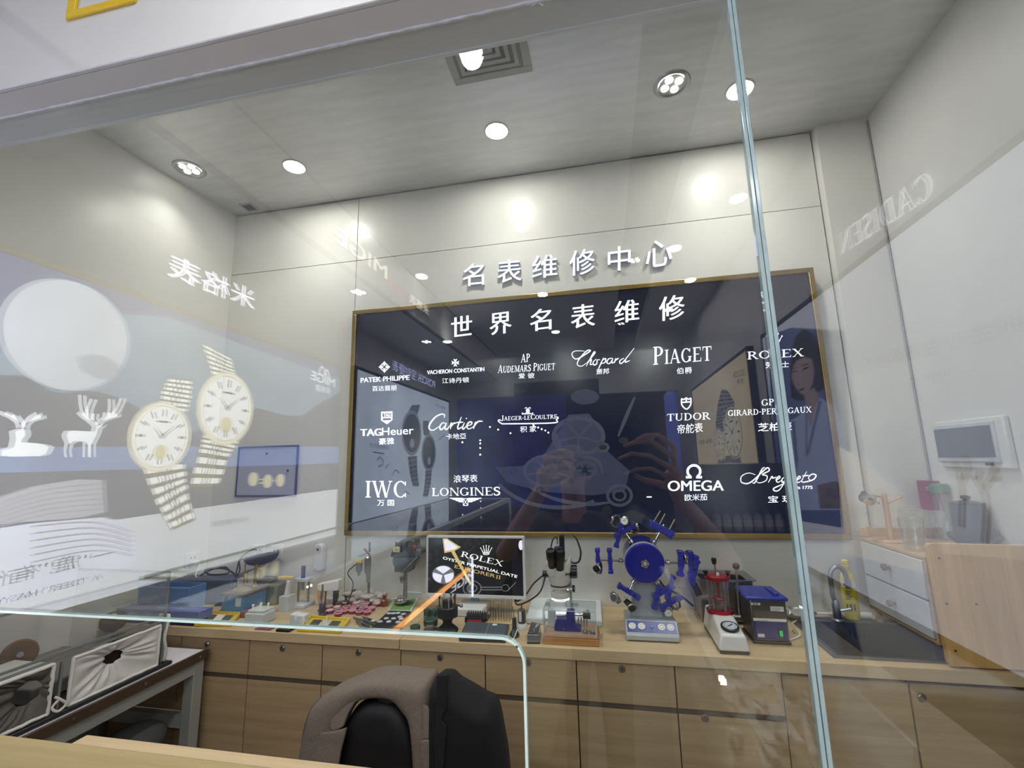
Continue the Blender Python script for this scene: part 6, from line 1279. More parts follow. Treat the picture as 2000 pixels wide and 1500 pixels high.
worn_watch(wp(1470, 950), V((.85, 0, .5)), V((0, -.9, -.4)), 'steel watch with grey dial hanging lowest at the winder lower right')
worn_watch(wp(1520, 905), V((.5, 0, -.85)), V((.9, -.4, .1)), 'steel bracelet watch seen edge on at the winder lower right tip', True)
# upper right arm: empty rods
for (xa, ya2), (xb3, yb3_) in (((1350, 175), (1408, 80)), ((1400, 200), (1450, 105)), ((1485, 250), (1535, 155))): MB().cyl(PXM(xa, ya2), PXM(xb3, yb3_), .0028, n=8).build('holder_rod', pm('pale_brass', 'b8ad88', .3, .8), WIN)
MB().bar(PXM(1310, 175), PXM(1530, 290), .022, .02).build('watch_holder', M_royal, WIN, bevel=.003)
for x, y in ((1040, 300), (1375, 840), (1495, 760), (1600, 550), (1710, 620), (1700, 580)): holder(PXM(x, y), V((.3, 0, .95))).build('watch_holder', M_royal, WIN, bevel=.002)
cable('power_cable', 'black cable from the winder drum down to the right behind the tester', [A(K4, 1400, 700, yd0+.12), A(K4, 1450, 760, yd0+.14), A(K4, 1580, 830, yd0+.17), A(K4, 1700, 925, yd0+.20)], .005)
cable('power_cable', 'thin grey cable on the wall right of the blue drum', [V((A(K4, 1440, 640, 2.47).x, 2.49, A(K4, 1440, 640, 2.47).z)), A(K4, 1530, 745, 2.48), A(K4, 1650, 770, 2.48), A(K4, 1700, 840, 2.47), V((A(K4, 1720, 930, 2.44).x, 2.46, CZ+.004))], .0025, M_grey)
# ---------------------------------------------------------------- pressure tester
yt0 = ct(*K5(680, 1150)).y; x0, x1 = A(K5, 505, 1130, yt0).x, A(K5, 855, 1150, yt0).x
t = thing('pressure_tester', 'white watch pressure tester with red rings, clear cylinder and round gauge', 'tester', V(((x0+x1)/2, yt0+.12, CZ)))
Pf = [A(K5, *p, yt0) for p in ((520, 1105), (840, 1140), (810, 965), (550, 955))]; zf0 = CZ+.012; zf1 = (Pf[2].z+Pf[3].z)/2
ycyl = yt0+.19; zs_ = A(K5, 535, 760, ycyl-.05).z
M_wt = pm('glossy_white_shell', 'd6d6d4', .2, coat=.4)
yb_3 = yt0+.29; xs0, xs1 = x0+.008, x1-.006
b = MB(); L_ = [(yt0, zf0), (yt0+.006, zf1), (ycyl-.06, zs_), (yb_3, zs_), (yb_3, zf0)]
ins = [0, .012, .016, .016, 0]
vs = [V((xs0+i_, y, z)) for (y, z), i_ in zip(L_, ins)]+[V((xs1-i_, y, z)) for (y, z), i_ in zip(L_, ins)]
b.add(vs, [(0, 1, 6, 5), (1, 2, 7, 6), (2, 3, 8, 7), (3, 4, 9, 8), (4, 0, 5, 9), (4, 3, 2, 1, 0), (5, 6, 7, 8, 9)]); b.build('shell', M_wt, t, bevel=.008, seg=3)
MB().box(xs0+.004, xs1-.004, yt0+.006, yb_3-.004, CZ, CZ+.013).build('rubber_foot', M_black, t, bevel=.003)
nsl = V((0, -(zs_-zf1), (ycyl-.066-yt0))).normalized(); gp = A(K5, 628, 880, yt0+.06)
sl = V((0, (ycyl-.06)-(yt0+.006), zs_-zf1)); u_ = .36; gc = V((A(K5, 628, 880, yt0+.05).x, yt0+.006, zf1))+sl*u_
MB().lathe(gc, [(.031, -.002), (.033, .002), (.033, .010), (.027, .012), (.0265, .010)], 32, nsl, cap=False).build('gauge_bezel', M_black, t)
MB().lathe(gc, [(.0001, .0105), (.0268, .0105)], 28, nsl, cap=False).build('gauge_dial', pm('gauge_face', 'b9c0c6', .3), t, smooth=0)
b = MB(); s2 = sl.normalized(); b.bar(gc+nsl*.0125-V((.010, 0, 0))-s2*.008, gc+nsl*.0125+V((.012, 0, 0))+s2*.009, .0022, .0008, up=nsl); b.build('gauge_needle', M_black, t)
for k_ in range(9): A_ = math.radians(-40+k_*32.5); d = V((1, 0, 0))*math.cos(A_)+s2*math.sin(A_); MB().bar(gc+nsl*.0122+d*.019, gc+nsl*.0122+d*.024, .0012, .0006, up=nsl).build('gauge_tick', M_black, t)
cx_ = A(K5, 533, 720, ycyl).x; rc = 128/5*mpp(1406, 1190, ycyl); Zc = lambda k_: A(K5, 530, k_, ycyl).z
MB().lathe((cx_, ycyl, 0), [(rc, zs_-.004), (rc*1.02, zs_+.004), (rc*1.02, Zc(700)), (rc*.9, Zc(690))], 36).build('lower_ring', M_red, t)
MB().lathe((cx_, ycyl, 0), [(rc*.80, Zc(695)), (rc*.80, Zc(405)), (rc*.74, Zc(405)), (rc*.74, Zc(695))], 32, cap=False).build('clear_cylinder', M_acr, t)
MB().lathe((cx_, ycyl, 0), [(rc*.92, Zc(405)), (rc*.97, Zc(398)), (rc*.97, Zc(372)), (rc*.9, Zc(362))], 36).build('top_ring', M_red, t)
for A_ in (.3, 1.9, 3.5, 5.0): MB().cyl((cx_+rc*.87*math.cos(A_), ycyl+rc*.87*math.sin(A_), Zc(695)), (cx_+rc*.87*math.cos(A_), ycyl+rc*.87*math.sin(A_), Zc(400)), .004).build('tie_rod', M_chrome, t)
MB().lathe((cx_, ycyl, 0), [(rc*.5, Zc(600)), (rc*.55, Zc(590)), (rc*.5, Zc(575)), (.006, Zc(570)), (.006, Zc(380))], 24).build('inner_plunger', M_red, t)
MB().cyl((cx_, ycyl, Zc(366)), (cx_-.006, ycyl, Zc(250)), .0045).build('pull_rod', M_chrome, t); MB().lathe((cx_-.006, ycyl, Zc(262)), [(.007, 0), (.011, .016), (.011, .024), (.006, .027)], 16).build('pull_knob', M_black, t)
MB().cyl((cx_+.002, ycyl-.01, Zc(372)), (cx_+.002, ycyl-.01, Zc(340)), .006).build('white_sleeve', M_white, t)
for sx in (-1, 1): MB().lathe((cx_+sx*rc*.86, ycyl, Zc(368)), [(.006, 0), (.006, .006), (.011, .012), (.011, .018)], 14).build('wing_nut', M_black, t)
l0, l1 = A(K5, 722, 770, yt0+.16), A(K5, 690, 300, yt0+.16); l0.x = min(l0.x, xs1+.01)
MB().cyl(l0, l1, .0045).build('lever', M_steel, t); MB().sph(A(K5, 688, 280, yt0+.16), .014, 18, 12).build('lever_ball', pm('dark_grey_ball', '3c3b3a', .3), t)
MB().cyl(V((xs1-.02, l0.y, l0.z)), l0+V((.004, 0, 0)), .007).build('lever_hub', M_steel, t)
# ---------------------------------------------------------------- steel tank behind, blue cleaner, bowl, detergent, tube
ya_ = 2.30; x0, x1 = A(K5, 300, 500, ya_).x, A(K5, 885, 500, ya_).x; z1 = A(K5, 700, 405, ya_).z
t = thing('ultrasonic_tank', 'large brushed steel ultrasonic tank with flared rim behind the pressure tester', 'tank', V(((x0+x1)/2, ya_+.08, CZ)))
b = MB().box(x0+.015, x1-.012, ya_, ya_+.004, CZ+.012, z1-.01).box(x0+.015, x1-.012, 2.45, 2.454, CZ+.012, z1-.01).box(x0+.015, x0+.019, ya_+.004, 2.45, CZ+.012, z1-.01).box(x1-.016, x1-.012, ya_+.004, 2.45, CZ+.012, z1-.01).box(x0+.02, x1-.016, ya_+.004, 2.45, CZ+.012, CZ+.03); b.build('tank_body', M_steel, t, bevel=.002)
for px_2 in (x0+.03, x1-.04):
    for y__ in (ya_+.02, 2.42): MB().cyl((px_2, y__, CZ), (px_2, y__, CZ+.013), .012).build('foot', M_black, t)
b = MB(); o_ = [(x0, ya_-.015), (x1, ya_-.015), (x1, 2.47), (x0, 2.47)]; i_ = [(x0+.028, ya_+.012), (x1-.028, ya_+.012), (x1-.028, 2.44), (x0+.028, 2.44)]
for k_ in range(4): a_, d_ = o_[k_], o_[(k_+1) % 4]; a2, d2 = i_[k_], i_[(k_+1) % 4]; b.add([V((*a_, z1)), V((*d_, z1)), V((*d2, z1-.012)), V((*a2, z1-.012)), V((*a_, z1-.004)), V((*d_, z1-.004)), V((*d2, z1-.016)), V((*a2, z1-.016))], [(0, 1, 2, 3), (7, 6, 5, 4), (0, 4, 5, 1), (2, 6, 7, 3)])
b.build('flared_rim', M_steel, t)
q0, q1 = A(K5, 258, 430, ya_-.02), A(K5, 335, 560, ya_-.02); MB().bar(V((q0.x+.008, ya_-.006, A(K5, 290, 440, ya_).z)), V((q1.x, ya_-.006, A(K5, 290, 560, ya_).z)), .028, .008, up=(0, 1, 0)).build('dark_tap_plate', M_navyd, t)
yc0 = ct(*K5(1050, 1050)).y; x0, x1 = A(K5, 845, 1000, yc0).x, A(K5, 1245, 1020, yc0).x; zt = A(K5, 1000, 615, yc0).z
t = thing('ultrasonic_cleaner', 'small steel ultrasonic cleaner with blue lid and blue front left of the sink', 'cleaner', V(((x0+x1)/2, yc0+.07, CZ)))
xt0, xt1 = A(K5, 812, 640, yc0).x, A(K5, 1200, 640, yc0).x
MB().box(x0+.004, x1-.004, yc0+.004, yc0+.15, CZ, CZ+.012).build('foot_tray', M_black, t, bevel=.003)
M_ss = pm('satin_steel', '7f7d79', .32, .9, var=.06)
MB().box(x0+.008, x1-.008, yc0+.006, yc0+.15, CZ+.012, zt).build('tank_body', M_ss, t, bevel=.004)
zl_ = A(K5, 1000, 820, yc0).z
MB().box(x0+.014, x1-.014, yc0+.003, yc0+.006, CZ+.018, zl_).build('blue_front', pm('front_panel_blue', '20286f', .25), t)
MB().box(x0+.014, x1-.014, yc0+.002, yc0+.006, zl_, A(K5, 1000, 795, yc0).z).build('white_strip', M_white, t)
b = MB(); text_into(b, 'Ultrasonic Cleaner', A(K5, 862, 815, yc0+.0016), A(K5, 1005, 815, yc0+.0016), A(K5, 862, 800, yc0+.0016)); oriented(b, (0, -1, 0)).build('strip_lettering', M_dgrey, t, smooth=0)
q0, q1 = A(K5, 1025, 675, yc0), A(K5, 1162, 728, yc0); MB().box(q0.x, q1.x, yc0+.0045, yc0+.006, q1.z, q0.z).build('white_label', M_white, t)
for k_ in range(4): MB().box(q0.x+.004, q1.x-.006-.004*k_, yc0+.004, yc0+.0046, q0.z-.005-.0042*k_, q0.z-.0038-.0042*k_).build('label_line', M_grey, t)
q0, q1 = A(K5, 838, 640, yc0), A(K5, 928, 662, yc0); MB().box(q0.x, q1.x, yc0+.0045, yc0+.006, q1.z, q0.z).build('white_label', M_white, t)
for k_ in (.3, .62): MB().box(q0.x+(q1.x-q0.x)*k_-.004, q0.x+(q1.x-q0.x)*k_+.004, yc0+.004, yc0+.0046, q1.z+.002, q0.z-.002).build('label_mark', M_dgrey, t)
q0, q1 = A(K5, 902, 940, yc0), A(K5, 970, 975, yc0); MB().box(q0.x, q1.x, yc0+.001, yc0+.003, q1.z, q0.z).build('white_tag', M_white, t)
q = A(K5, 1127, 930, yc0); MB().box(q.x-.008, q.x+.008, yc0-.001, yc0+.003, q.z-.022, q.z+.014).build('switch_frame', M_black, t, bevel=.001); MB().box(q.x-.0055, q.x+.0055, yc0-.004, yc0-.001, q.z-.012, q.z+.008).build('green_switch', glow('green_switch', '2fae5a', .5), t)
zl0 = A(K5, 1000, 630, yc0-.012).z; zl1 = A(K5, 1000, 590, yc0-.012).z
P2 = [(x0-.012, yc0-.012), (x1-.002, yc0-.012), (x1-.006, yc0+.165), (x0-.008, yc0+.165)]
b = MB().prism([V((x, y, zt)) for x, y in P2], (0, 0, zl1-zl0)); b.build('lid', pm('lid_blue', '27338f', .35), t, bevel=.006, seg=3)
MB().box((x0+x1)/2+.03, (x0+x1)/2+.05, yc0+.02, yc0+.13, zt+zl1-zl0, zt+zl1-zl0+.008).build('lid_grip', pm('lid_blue', '27338f', .35), t, bevel=.003)
yb_4 = 2.41; p = A(K5, 1290, 740, yb_4); bxl_ = p.x
t = thing('steel_bowl', 'shallow steel bowl holding crumpled clear film behind the glass joint', 'bowl', V((bxl_, yb_4, CZ+.012)))
MB().lathe((bxl_, yb_4, CZ), [(.03, .0), (.05, .01), (.068, .03), (.07, .034), (.066, .032), (.048, .012), (.0001, .006)], 32, cap=False).build('bowl_body', M_steel, t)
def film(u, v): return V((bxl_-.055+.11*u, yb_4-.045+.09*v, CZ+.026+.014*math.sin(9*u+5*v)*math.sin(7*v)+.012*math.sin(13*u)))
t2 = thing('clear_film', 'crumpled shiny clear film lying in the steel bowl', 'film', V((bxl_, yb_4, CZ+.03))); MB().grid(film, 16, 14).build('film_sheet', pm('shiny_film', 'c2c2be', .1, .3), t2, smooth=0)
cable('white_cable', 'white cord looping from the bowl down to the worktop beside the sink', [V((bxl_-.03, yb_4-.06, CZ+.012)), V((A(K5, 1270, 840, 2.2).x, 2.24, CZ+.03)), V((A(K5, 1305, 890, 2.18).x, 2.18, CZ+.012)), V((A(K5, 1270, 905, 2.12).x-.02, 2.14, CZ+.003)), V((A(K5, 1240, 860, 2.12).x-.02, 2.14, CZ+.003))], .003, M_white)
yb_5 = 2.44; w_ = mpp(1668, 1150, yb_5); p = A(K5, 1850, 750, yb_5); dx = A(K5, 1800, 300, yb_5).x
t = thing('detergent_bottle', 'yellow detergent bottle with white label standing behind the faucet', 'bottle', V((p.x-.012, yb_5, CZ)))
Zb = lambda k_: A(K5, 1830, k_, yb_5).z; bx = p.x-.012; M_yb = pm('yellow_bottle', 'd9c93a', .3)
b = MB(); pr2 = [(14*w_, CZ), (15.5*w_, CZ+.006), (15*w_, Zb(600)), (14*w_, Zb(420)), (13*w_, Zb(360)), (6*w_, Zb(315)), (6*w_, Zb(300))]
b.rings([[V((bx+r_*math.cos(2*PI*i/28), yb_5+r_*.66*math.sin(2*PI*i/28), z)) for i in range(28)] for r_, z in pr2]); b.build('bottle_body', M_yb, t)
MB().lathe((bx, yb_5, 0), [(7.5*w_, Zb(302)), (8*w_, Zb(270)), (5*w_, Zb(262)), (7*w_, Zb(255)), (7*w_, Zb(225)), (4*w_, Zb(215))], 20).build('cap', M_yb, t)
def wrap(z0_, z1_, mat, nm, a0=200, a1=340, o=1.03, rr_=15):
    b = MB(); n = 14
    for i in range(n):
        A2 = [math.radians(a0+(a1-a0)*(i+k_)/n) for k_ in (0, 1)]; b.flat([V((bx+rr_*w_*o*math.cos(a), yb_5+rr_*w_*.68*o*math.sin(a), z)) for a, z in ((A2[0], z0_), (A2[1], z0_), (A2[1], z1_), (A2[0], z1_))])
    return b.build(nm, mat, t)
wrap(Zb(480), Zb(420), M_white, 'white_label', rr_=14.6); wrap(Zb(600), Zb(490), pm('yellow_label2', 'cdb930', .5), 'text_label', o=1.012)
M_txtd = pm('dark_print', '55501f', .6)
for k_ in range(6): wrap(Zb(520+k_*15), Zb(512+k_*15), M_txtd, 'print_line', 225, 275-(k_ % 3)*8, 1.035)
for a_, c_ in ((222, 235), (245, 262), (272, 286)): wrap(Zb(700), Zb(640), M_txtd, 'print_block', a_, c_, 1.05)
wrap(Zb(465), Zb(435), M_red, 'emblem', 222, 236, 1.06, 14.6); wrap(Zb(462), Zb(440), M_dgrey, 'emblem', 250, 266, 1.06, 14.6)
p0, p1 = A(K5, 1480, 720, 2.45), A(K5, 2000, 820, 2.40); z_ = CZ+.016
t = thing('white_tube', 'white tapered tube lying behind the sink in front of the detergent', 'tube', V(((p0.x+p1.x)/2, 2.44, CZ+.004)))
P3 = [V((p0.x, 2.462, CZ+.013)), V((A(K5, 1640, 740, 2.44).x, 2.455, CZ+.014)), V((A(K5, 1700, 750, 2.44).x, 2.45, CZ+.018)), V((A(K5, 2040, 815, 2.42).x, 2.44, CZ+.018))]
MB().tube(P3[1:], [.010, .014, .014], 14).build('tube_body', M_white, t); MB().tube(P3[:2], [.004, .009], 12).build('nozzle', M_white, t); MB().tube([P3[0]-V((.014, -.001, 0)), P3[0]], .0055, 10).build('tip', M_black, t)
# ---------------------------------------------------------------- things in the aisle, seen mirrored in the glass
def print_on(root, name, pts, x, mat, up, k, fn=None):
    """one flat printed shape on a light box, traced on the photograph, k sheets in front of the face"""
    xx = x+up*.0012*k; Q = [rx(px, py, x) for px, py in pts]; Q = [V((xx, q.y, q.z)) for q in Q]
    return oriented(MB().flat(Q), (up, 0, 0)).build(name, mat, root, smooth=0)
def lb(name, label, x, up, y0, y1, z0, z1, mface, group, fm):
    t = thing('light_box', label, 'light box', (x-up*.05, (y0+y1)/2, z0), group)
    b = MB(); xa, xb2 = sorted((x-up*.05, x+up*.004)); f = .03
    b.box(xa, xb2, y0, y1, z1-f, z1).box(xa, xb2, y0, y1, z0, z0+f).box(xa, xb2, y0, y0+f, z0+f, z1-f).box(xa, xb2, y1-f, y1, z0+f, z1-f)
    b.build('frame', fm, t, bevel=.002)
    xa, xb2 = sorted((x-up*.04, x)); MB().box(xa, xb2, y0+f, y1-f, z0+f, z1-f).build('backlit_face', mface, t, smooth=0)
    return t
GLOW = 1.0
def G(n, c, s, var=0): return glow(n, c, s*GLOW, var)
PX = LX+.05
a, c = rx(670, 715, PX), rx(655, 1041, PX); y_n = .75
m_sky = G('poster_sky', '5c5c9c', 1.7, .15)
t = lb('light_box', 'big light box poster of moon, white deer and two gold watches, mirrored at the left', PX, 1, a.y, y_n, rx(340, 1130, PX).z, a.z, m_sky, None, M_gold); MIGE = t
def pr(name, pts, mat, k): return print_on(MIGE, name, pts, PX, mat, 1, k)
def circ_on(root, name, cpx, rad, x, mat, up, k, sy=1.0, tilt=0, n=48, r2=0, a0=0, a1=360):
    c_ = rx(*cpx, x); xx = x+up*.0012*k; b = MB()
    P = lambda r_, A: V((xx, c_.y+r_*sy*math.cos(A)*math.cos(tilt)-r_*math.sin(A)*math.sin(tilt), c_.z+r_*sy*math.cos(A)*math.sin(tilt)+r_*math.sin(A)*math.cos(tilt)))
    if not r2: b.flat([P(rad, 2*PI*i/n) for i in range(n)])
    else:
        for i in range(n):
            A = [math.radians(a0+(a1-a0)*(i+j)/n) for j in (0, 1)]; b.flat([P(rad, A[0]), P(rad, A[1]), P(r2, A[1]), P(r2, A[0])])
    return oriented(b, (up, 0, 0)).build(name, mat, root, smooth=0)
m_moon = G('poster_moon', 'dfe4f4', 2.0, .12); m_hill = G('poster_hill', '40396e', 1.5, .15); m_lake = G('poster_lake', '6f88c4', 2.4, .2)
m_white = G('poster_white', 'f2f4fb', 3.2); m_low = G('poster_dusk', '4c4a78', 1.6, .15); m_pgold = G('poster_gold', 'd9cf9c', 3.2, .1); m_silv = G('poster_silver', 'e4e4e2', 3.6, .18); m_pgrey = G('poster_grey', '6a686e', 1.0); m_ink = G('poster_ink', '3c3f66', 1.2)
m_glowsky = G('poster_pale_sky', '7d95b4', 2.2, .2)
top = rx(130, 545, PX); bot = rx(150, 765, PX); mid = rx(140, 655, PX); mr = (top.z-bot.z)/2
mid.z = (top.z+bot.z)/2
pr('printed_pale_sky', [(-30, 720), (60, 600), (330, 620), (520, 690), (664, 740), (663, 800), (600, 840), (500, 800), (330, 860), (-30, 770)], m_glowsky, 1)
MB_ = MB().flat([V((PX+.0024, mid.y+mr*math.cos(2*PI*i/64), mid.z+mr*math.sin(2*PI*i/64))) for i in range(64)]); oriented(MB_, (1, 0, 0)).build('printed_moon', m_moon, t, smooth=0)
pr('printed_moon_sea', [(150, 700), (175, 692), (205, 695), (235, 715), (230, 735), (205, 742), (185, 738), (160, 725)], G('poster_moon_sea', 'b4b8cc', 2.2, .2), 3)
pr('printed_hill', [(-60, 740), (0, 734), (40, 732), (70, 745), (100, 765), (130, 768), (160, 763), (190, 765), (230, 776), (270, 797), (320, 840), (420, 872), (420, 884), (-60, 895)], m_hill, 4)
pr('printed_hill', [(430, 872), (470, 812), (500, 796), (520, 802), (560, 812), (590, 812), (620, 790), (664, 765), (661, 876), (430, 884)], m_hill, 4)
pr('printed_lake', [(-60, 874), (330, 872), (661, 872), (660, 905), (330, 915), (-60, 925)], m_lake, 5)
pr('printed_dusk', [(-60, 925), (330, 915), (660, 905), (658, 958), (330, 1002), (-60, 1062)], m_low, 5)
pr('printed_white_field', [(-60, 1057), (330, 1000), (658, 955), (654, 1044), (340, 1128), (-60, 1240)], G('poster_field', 'eceef8', 2.2), 6)
pr('printed_deer', [(122, 850), (126, 842), (140, 841), (178, 843), (181, 836), (179, 829), (186, 829), (193, 833), (203, 828), (199, 834), (193, 838), (190, 850), (183, 862), (180, 868), (180, 893), (175, 893), (174, 868), (169, 868), (168, 893), (163, 893), (163, 864), (148, 861), (136, 868), (131, 880), (134, 893), (128, 893), (126, 880), (128, 866), (124, 858)], m_white, 7)
pr('printed_deer', [(-8, 890), (-5, 880), (18, 874), (22, 858), (20, 843), (27, 840), (36, 838), (48, 836), (52, 843), (52, 852), (46, 858), (44, 864), (70, 866), (90, 869), (98, 874), (92, 886), (80, 891), (20, 892)], m_white, 7)
def line_on(root, name, lines, wd, x, mat, up, k):
    b = MB(); xx = x+up*.0012*k
    for s in lines:
        P = [rx(px, py, x) for px, py in s]; Q = stroke([(p.y, p.z) for p in P], wd, 4)
        for q in Q: b.flat([V((xx, u, v)) for u, v in q])
    return oriented(b, (up, 0, 0)).build(name, mat, root, smooth=0)
line_on(t, 'printed_antlers', [[(183,830),(170,820),(160,800),(157,772)], [(176,822),(162,815),(153,806)], [(171,818),(172,800),(180,780)], [(188,829),(205,815),(225,805),(238,778)], [(200,820),(215,815),(230,811)], [(212,812),(215,795),(214,780)], [(182,820),(184,808)], [(203,818),(206,806)],
  [(38,836),(34,824),(16,812),(0,806)], [(34,824),(26,812)], [(44,836),(52,824),(66,818),(82,814)], [(52,824),(62,814),(74,808)]], .014, PX, m_white, 1, 8)
def ad_watch(root, x, up, cpx, rad, sy, strapu, strapd, mats, k, dial_w=.86, sub=(0, -.45)):
    gold, silv, dial, dark = mats[:4]; lbase, lcol = mats[4:] if len(mats) > 4 else (silv, dark)
    for nm, pts in (('printed_bracelet', strapu), ('printed_bracelet', strapd)):
        print_on(root, nm, pts, x, lbase, up, k)
        n = len(pts)//2; Lf = pts[:n]; Rt = pts[n:][::-1]; b = MB(); xx = x+up*.0012*(k+1)
        steps = 7
        def lerp(P, u):
            u *= len(P)-1; i = min(int(u), len(P)-2); f = u-i; return (P[i][0]*(1-f)+P[i+1][0]*f, P[i][1]*(1-f)+P[i+1][1]*f)
        for i in range(steps):
            u0, u1 = (i+.08)/steps, (i+.66)/steps
            for f0, f1 in (((0.02, .30), (.34, .47), (.53, .66), (.70, .98)) if i % 2 else ((.04, .38), (.44, .56), (.62, .96))):
                q = []
                for u, f in ((u0, f0), (u0, f1), (u1, f1), (u1, f0)):
                    l, r_ = lerp(Lf, u), lerp(Rt, u); p = rx(l[0]*(1-f)+r_[0]*f, l[1]*(1-f)+r_[1]*f, x); q.append(V((xx, p.y, p.z)))
                b.flat(q)
        oriented(b, (up, 0, 0)).build('printed_links', lcol, root, smooth=0)
    circ_on(root, 'printed_case', cpx, rad, x, gold, up, k+2, sy)
    circ_on(root, 'printed_bezel', cpx, rad*.96, x, silv, up, k+3, sy, r2=rad*.9)
    circ_on(root, 'printed_dial', cpx, rad*dial_w, x, dial, up, k+4, sy)
    c_ = rx(*cpx, x); b = MB(); xx = x+up*.0012*(k+5)
    for i in range(12):
        A = PI/6*i; r0, r1 = rad*.58, rad*.78; d = V((0, sy*math.cos(A), math.sin(A))); n_ = V((0, -math.sin(A)*sy, math.cos(A)))*rad*.034
        b.flat([V((xx, c_.y, c_.z))+d*r0+n_, V((xx, c_.y, c_.z))+d*r0-n_, V((xx, c_.y, c_.z))+d*r1-n_, V((xx, c_.y, c_.z))+d*r1+n_])
    for A, ln in ((2.5, .62), (.75, .42)):
        d = V((0, sy*math.cos(A), math.sin(A))); n_ = V((0, -math.sin(A)*sy, math.cos(A)))*rad*.04
        b.flat([V((xx, c_.y, c_.z))-d*rad*.06+n_, V((xx, c_.y, c_.z))-d*rad*.06-n_, V((xx, c_.y, c_.z))+d*rad*ln])
    b.flat([V((xx, c_.y+rad*sy*u, c_.z+rad*v)) for u, v in ((-.2, .4), (.2, .4), (.2, .45), (-.2, .45))])
    oriented(b, (up, 0, 0)).build('printed_hands', dark, root, smooth=0)
    c2 = (c_.y+rad*sub[0]*sy, c_.z+rad*sub[1]); b = MB()
    b.flat([V((xx, c2[0]+rad*.22*sy*math.cos(2*PI*i/20), c2[1]+rad*.22*math.sin(2*PI*i/20))) for i in range(20)]); oriented(b, (up, 0, 0)).build('printed_subdial', gold, root, smooth=0)
def vrad(px, py0, py1, x): return (rx(px, py0, x).z-rx(px, py1, x).z)/2
W2 = ((m_pgold, m_silv, G('poster_dial', 'f3f3f4', 3.2), m_pgrey, G('poster_link_dark', '8a8672', 1.5), G('poster_link_light', 'f2f2ee', 3.4)))
ad_watch(t, PX, 1, (440, 798), vrad(440, 726, 870, PX), .92, [(414, 742), (403, 705), (391, 668), (450, 700), (456, 725), (464, 745)], [(393, 848), (386, 880), (366, 952), (424, 950), (446, 890), (466, 862)], W2, 9)
ad_watch(t, PX, 1, (309, 853), vrad(309, 785, 922, PX), .92, [(303, 800), (310, 765), (324, 738), (370, 742), (368, 775), (360, 805)], [(270, 912), (286, 950), (300, 985), (316, 1012), (330, 1036), (376, 1016), (366, 985), (360, 950), (358, 930), (357, 905)], W2, 16)
# ribbed cushion and lettering at the foot of the poster
pr('printed_cushion', [(-60, 990), (60, 950), (150, 936), (200, 938), (204, 1000), (150, 1012), (60, 1018), (-60, 1030)], G('poster_cushion', 'b9b6c6', 2.4, .2), 7)
pr('printed_cushion_foot', [(-60, 1040), (60, 1022), (200, 1010), (240, 1020), (262, 1045), (268, 1075), (258, 1100), (200, 1125), (60, 1165), (-60, 1190)], G('poster_cushion_foot', 'dadcf0', 2.9, .1), 7)
line_on(t, 'printed_ribs', [[(-50, 1000+i*9), (80, 958+i*9.5), (200, 944+i*10)] for i in range(6)]+[[(60, 1028+i*14), (180, 1020+i*11), (258, 1040+i*9)] for i in range(6)], .006, PX, G('poster_rib', 'a8a6bc', 1.9), 1, 8)
def wtext(root, body, bl, br, tl, x, up, mat, k, name='lettering', serif=False, bold=0, depth=0):
    Q = [rx(*p, x) for p in (bl, br, tl)]; Q = [V((x+up*.0012*k, q.y, q.z)) for q in Q]
    Q[2] = V((Q[2].x, Q[0].y, Q[2].z))
    b = MB()
    if serif: serif_into(b, body, *Q)
    else: text_into(b, body, *Q, depth, bold)
    if not depth: oriented(b, (up, 0, 0))
    return b.build(name, mat, root, smooth=0)
wtext(t, '一“鹿”有你', (216, 1092), (-60, 1160), (216, 1066), PX, 1, m_ink, 9)
wtext(t, 'A  "DEER" HAS YOU', (194, 1131), (-60, 1195), (194, 1120), PX, 1, m_ink, 9)
wtext(t, '1313华美系列', (484, 1017), (412, 1030), (484, 1007), PX, 1, m_pgrey, 9)
wtext(t, 'MIGE', (652, 757), (605, 741), (652, 741), PX, 1, m_white, 9)
wtext(t, '米格表', (643, 771), (613, 763), (643, 758), PX, 1, m_white, 9)
line_on(t, 'printed_mountain_mark', [[(620, 733), (627, 716), (636, 735)], [(630, 735), (636, 722), (642, 737)]], .012, PX, m_white, 1, 9)
for pr_, wd in ((((492, 936), 0), ((520, 940), 0), ((545, 938), 0)), .02),: 
    for (cp, _) in pr_: circ_on(t, 'printed_medal', cp, .045, PX, m_pgold, 1, 10, .9, n=20)
wtext(t, '=', (510, 945), (504, 945), (510, 935), PX, 1, m_pgold, 10); wtext(t, '+', (536, 944), (530, 944), (536, 934), PX, 1, m_pgold, 10)
M_letter = glow('white_lit_letter', 'f4f0ff', 5.0)
def wall_letters(body, bl, br, tl, x, up, label, mat=None, serif=False, name='sign_lettering', group=None):
    Q = [rx(*p, x) for p in (bl, br, tl)]; Q[2] = V((x, Q[0].y, Q[2].z)); b = MB()
    t_ = thing(name, label, 'sign', (x, (Q[0].y+Q[1].y)/2, min(q.z for q in Q)), group)
    QQ = [q+V((up*.02, 0, 0)) for q in Q]
    (serif_into if serif else text_into)(b, body, *QQ); oriented(b, (up, 0, 0)).build('lit_face', mat or M_letter, t_, smooth=0)
    if not serif:
        b = MB(); text_into(b, body, *[q+V((up*.0095, 0, 0)) for q in Q], .018); b.build('letter_body', M_signs, t_, smooth=0)
    return t_
wall_letters('米格表', (491, 607), (322, 541), (491, 567), LX+.001, 1, 'mirrored white Chinese lettering above the moon and deer poster')
wall_letters('POSCER 宝时捷表', (847, 760), (763, 724), (847, 742), LX+.001, 1, 'mirrored white lettering in the board above the pale watch poster', glow('lilac_letter', 'b4b8e8', 3.2))
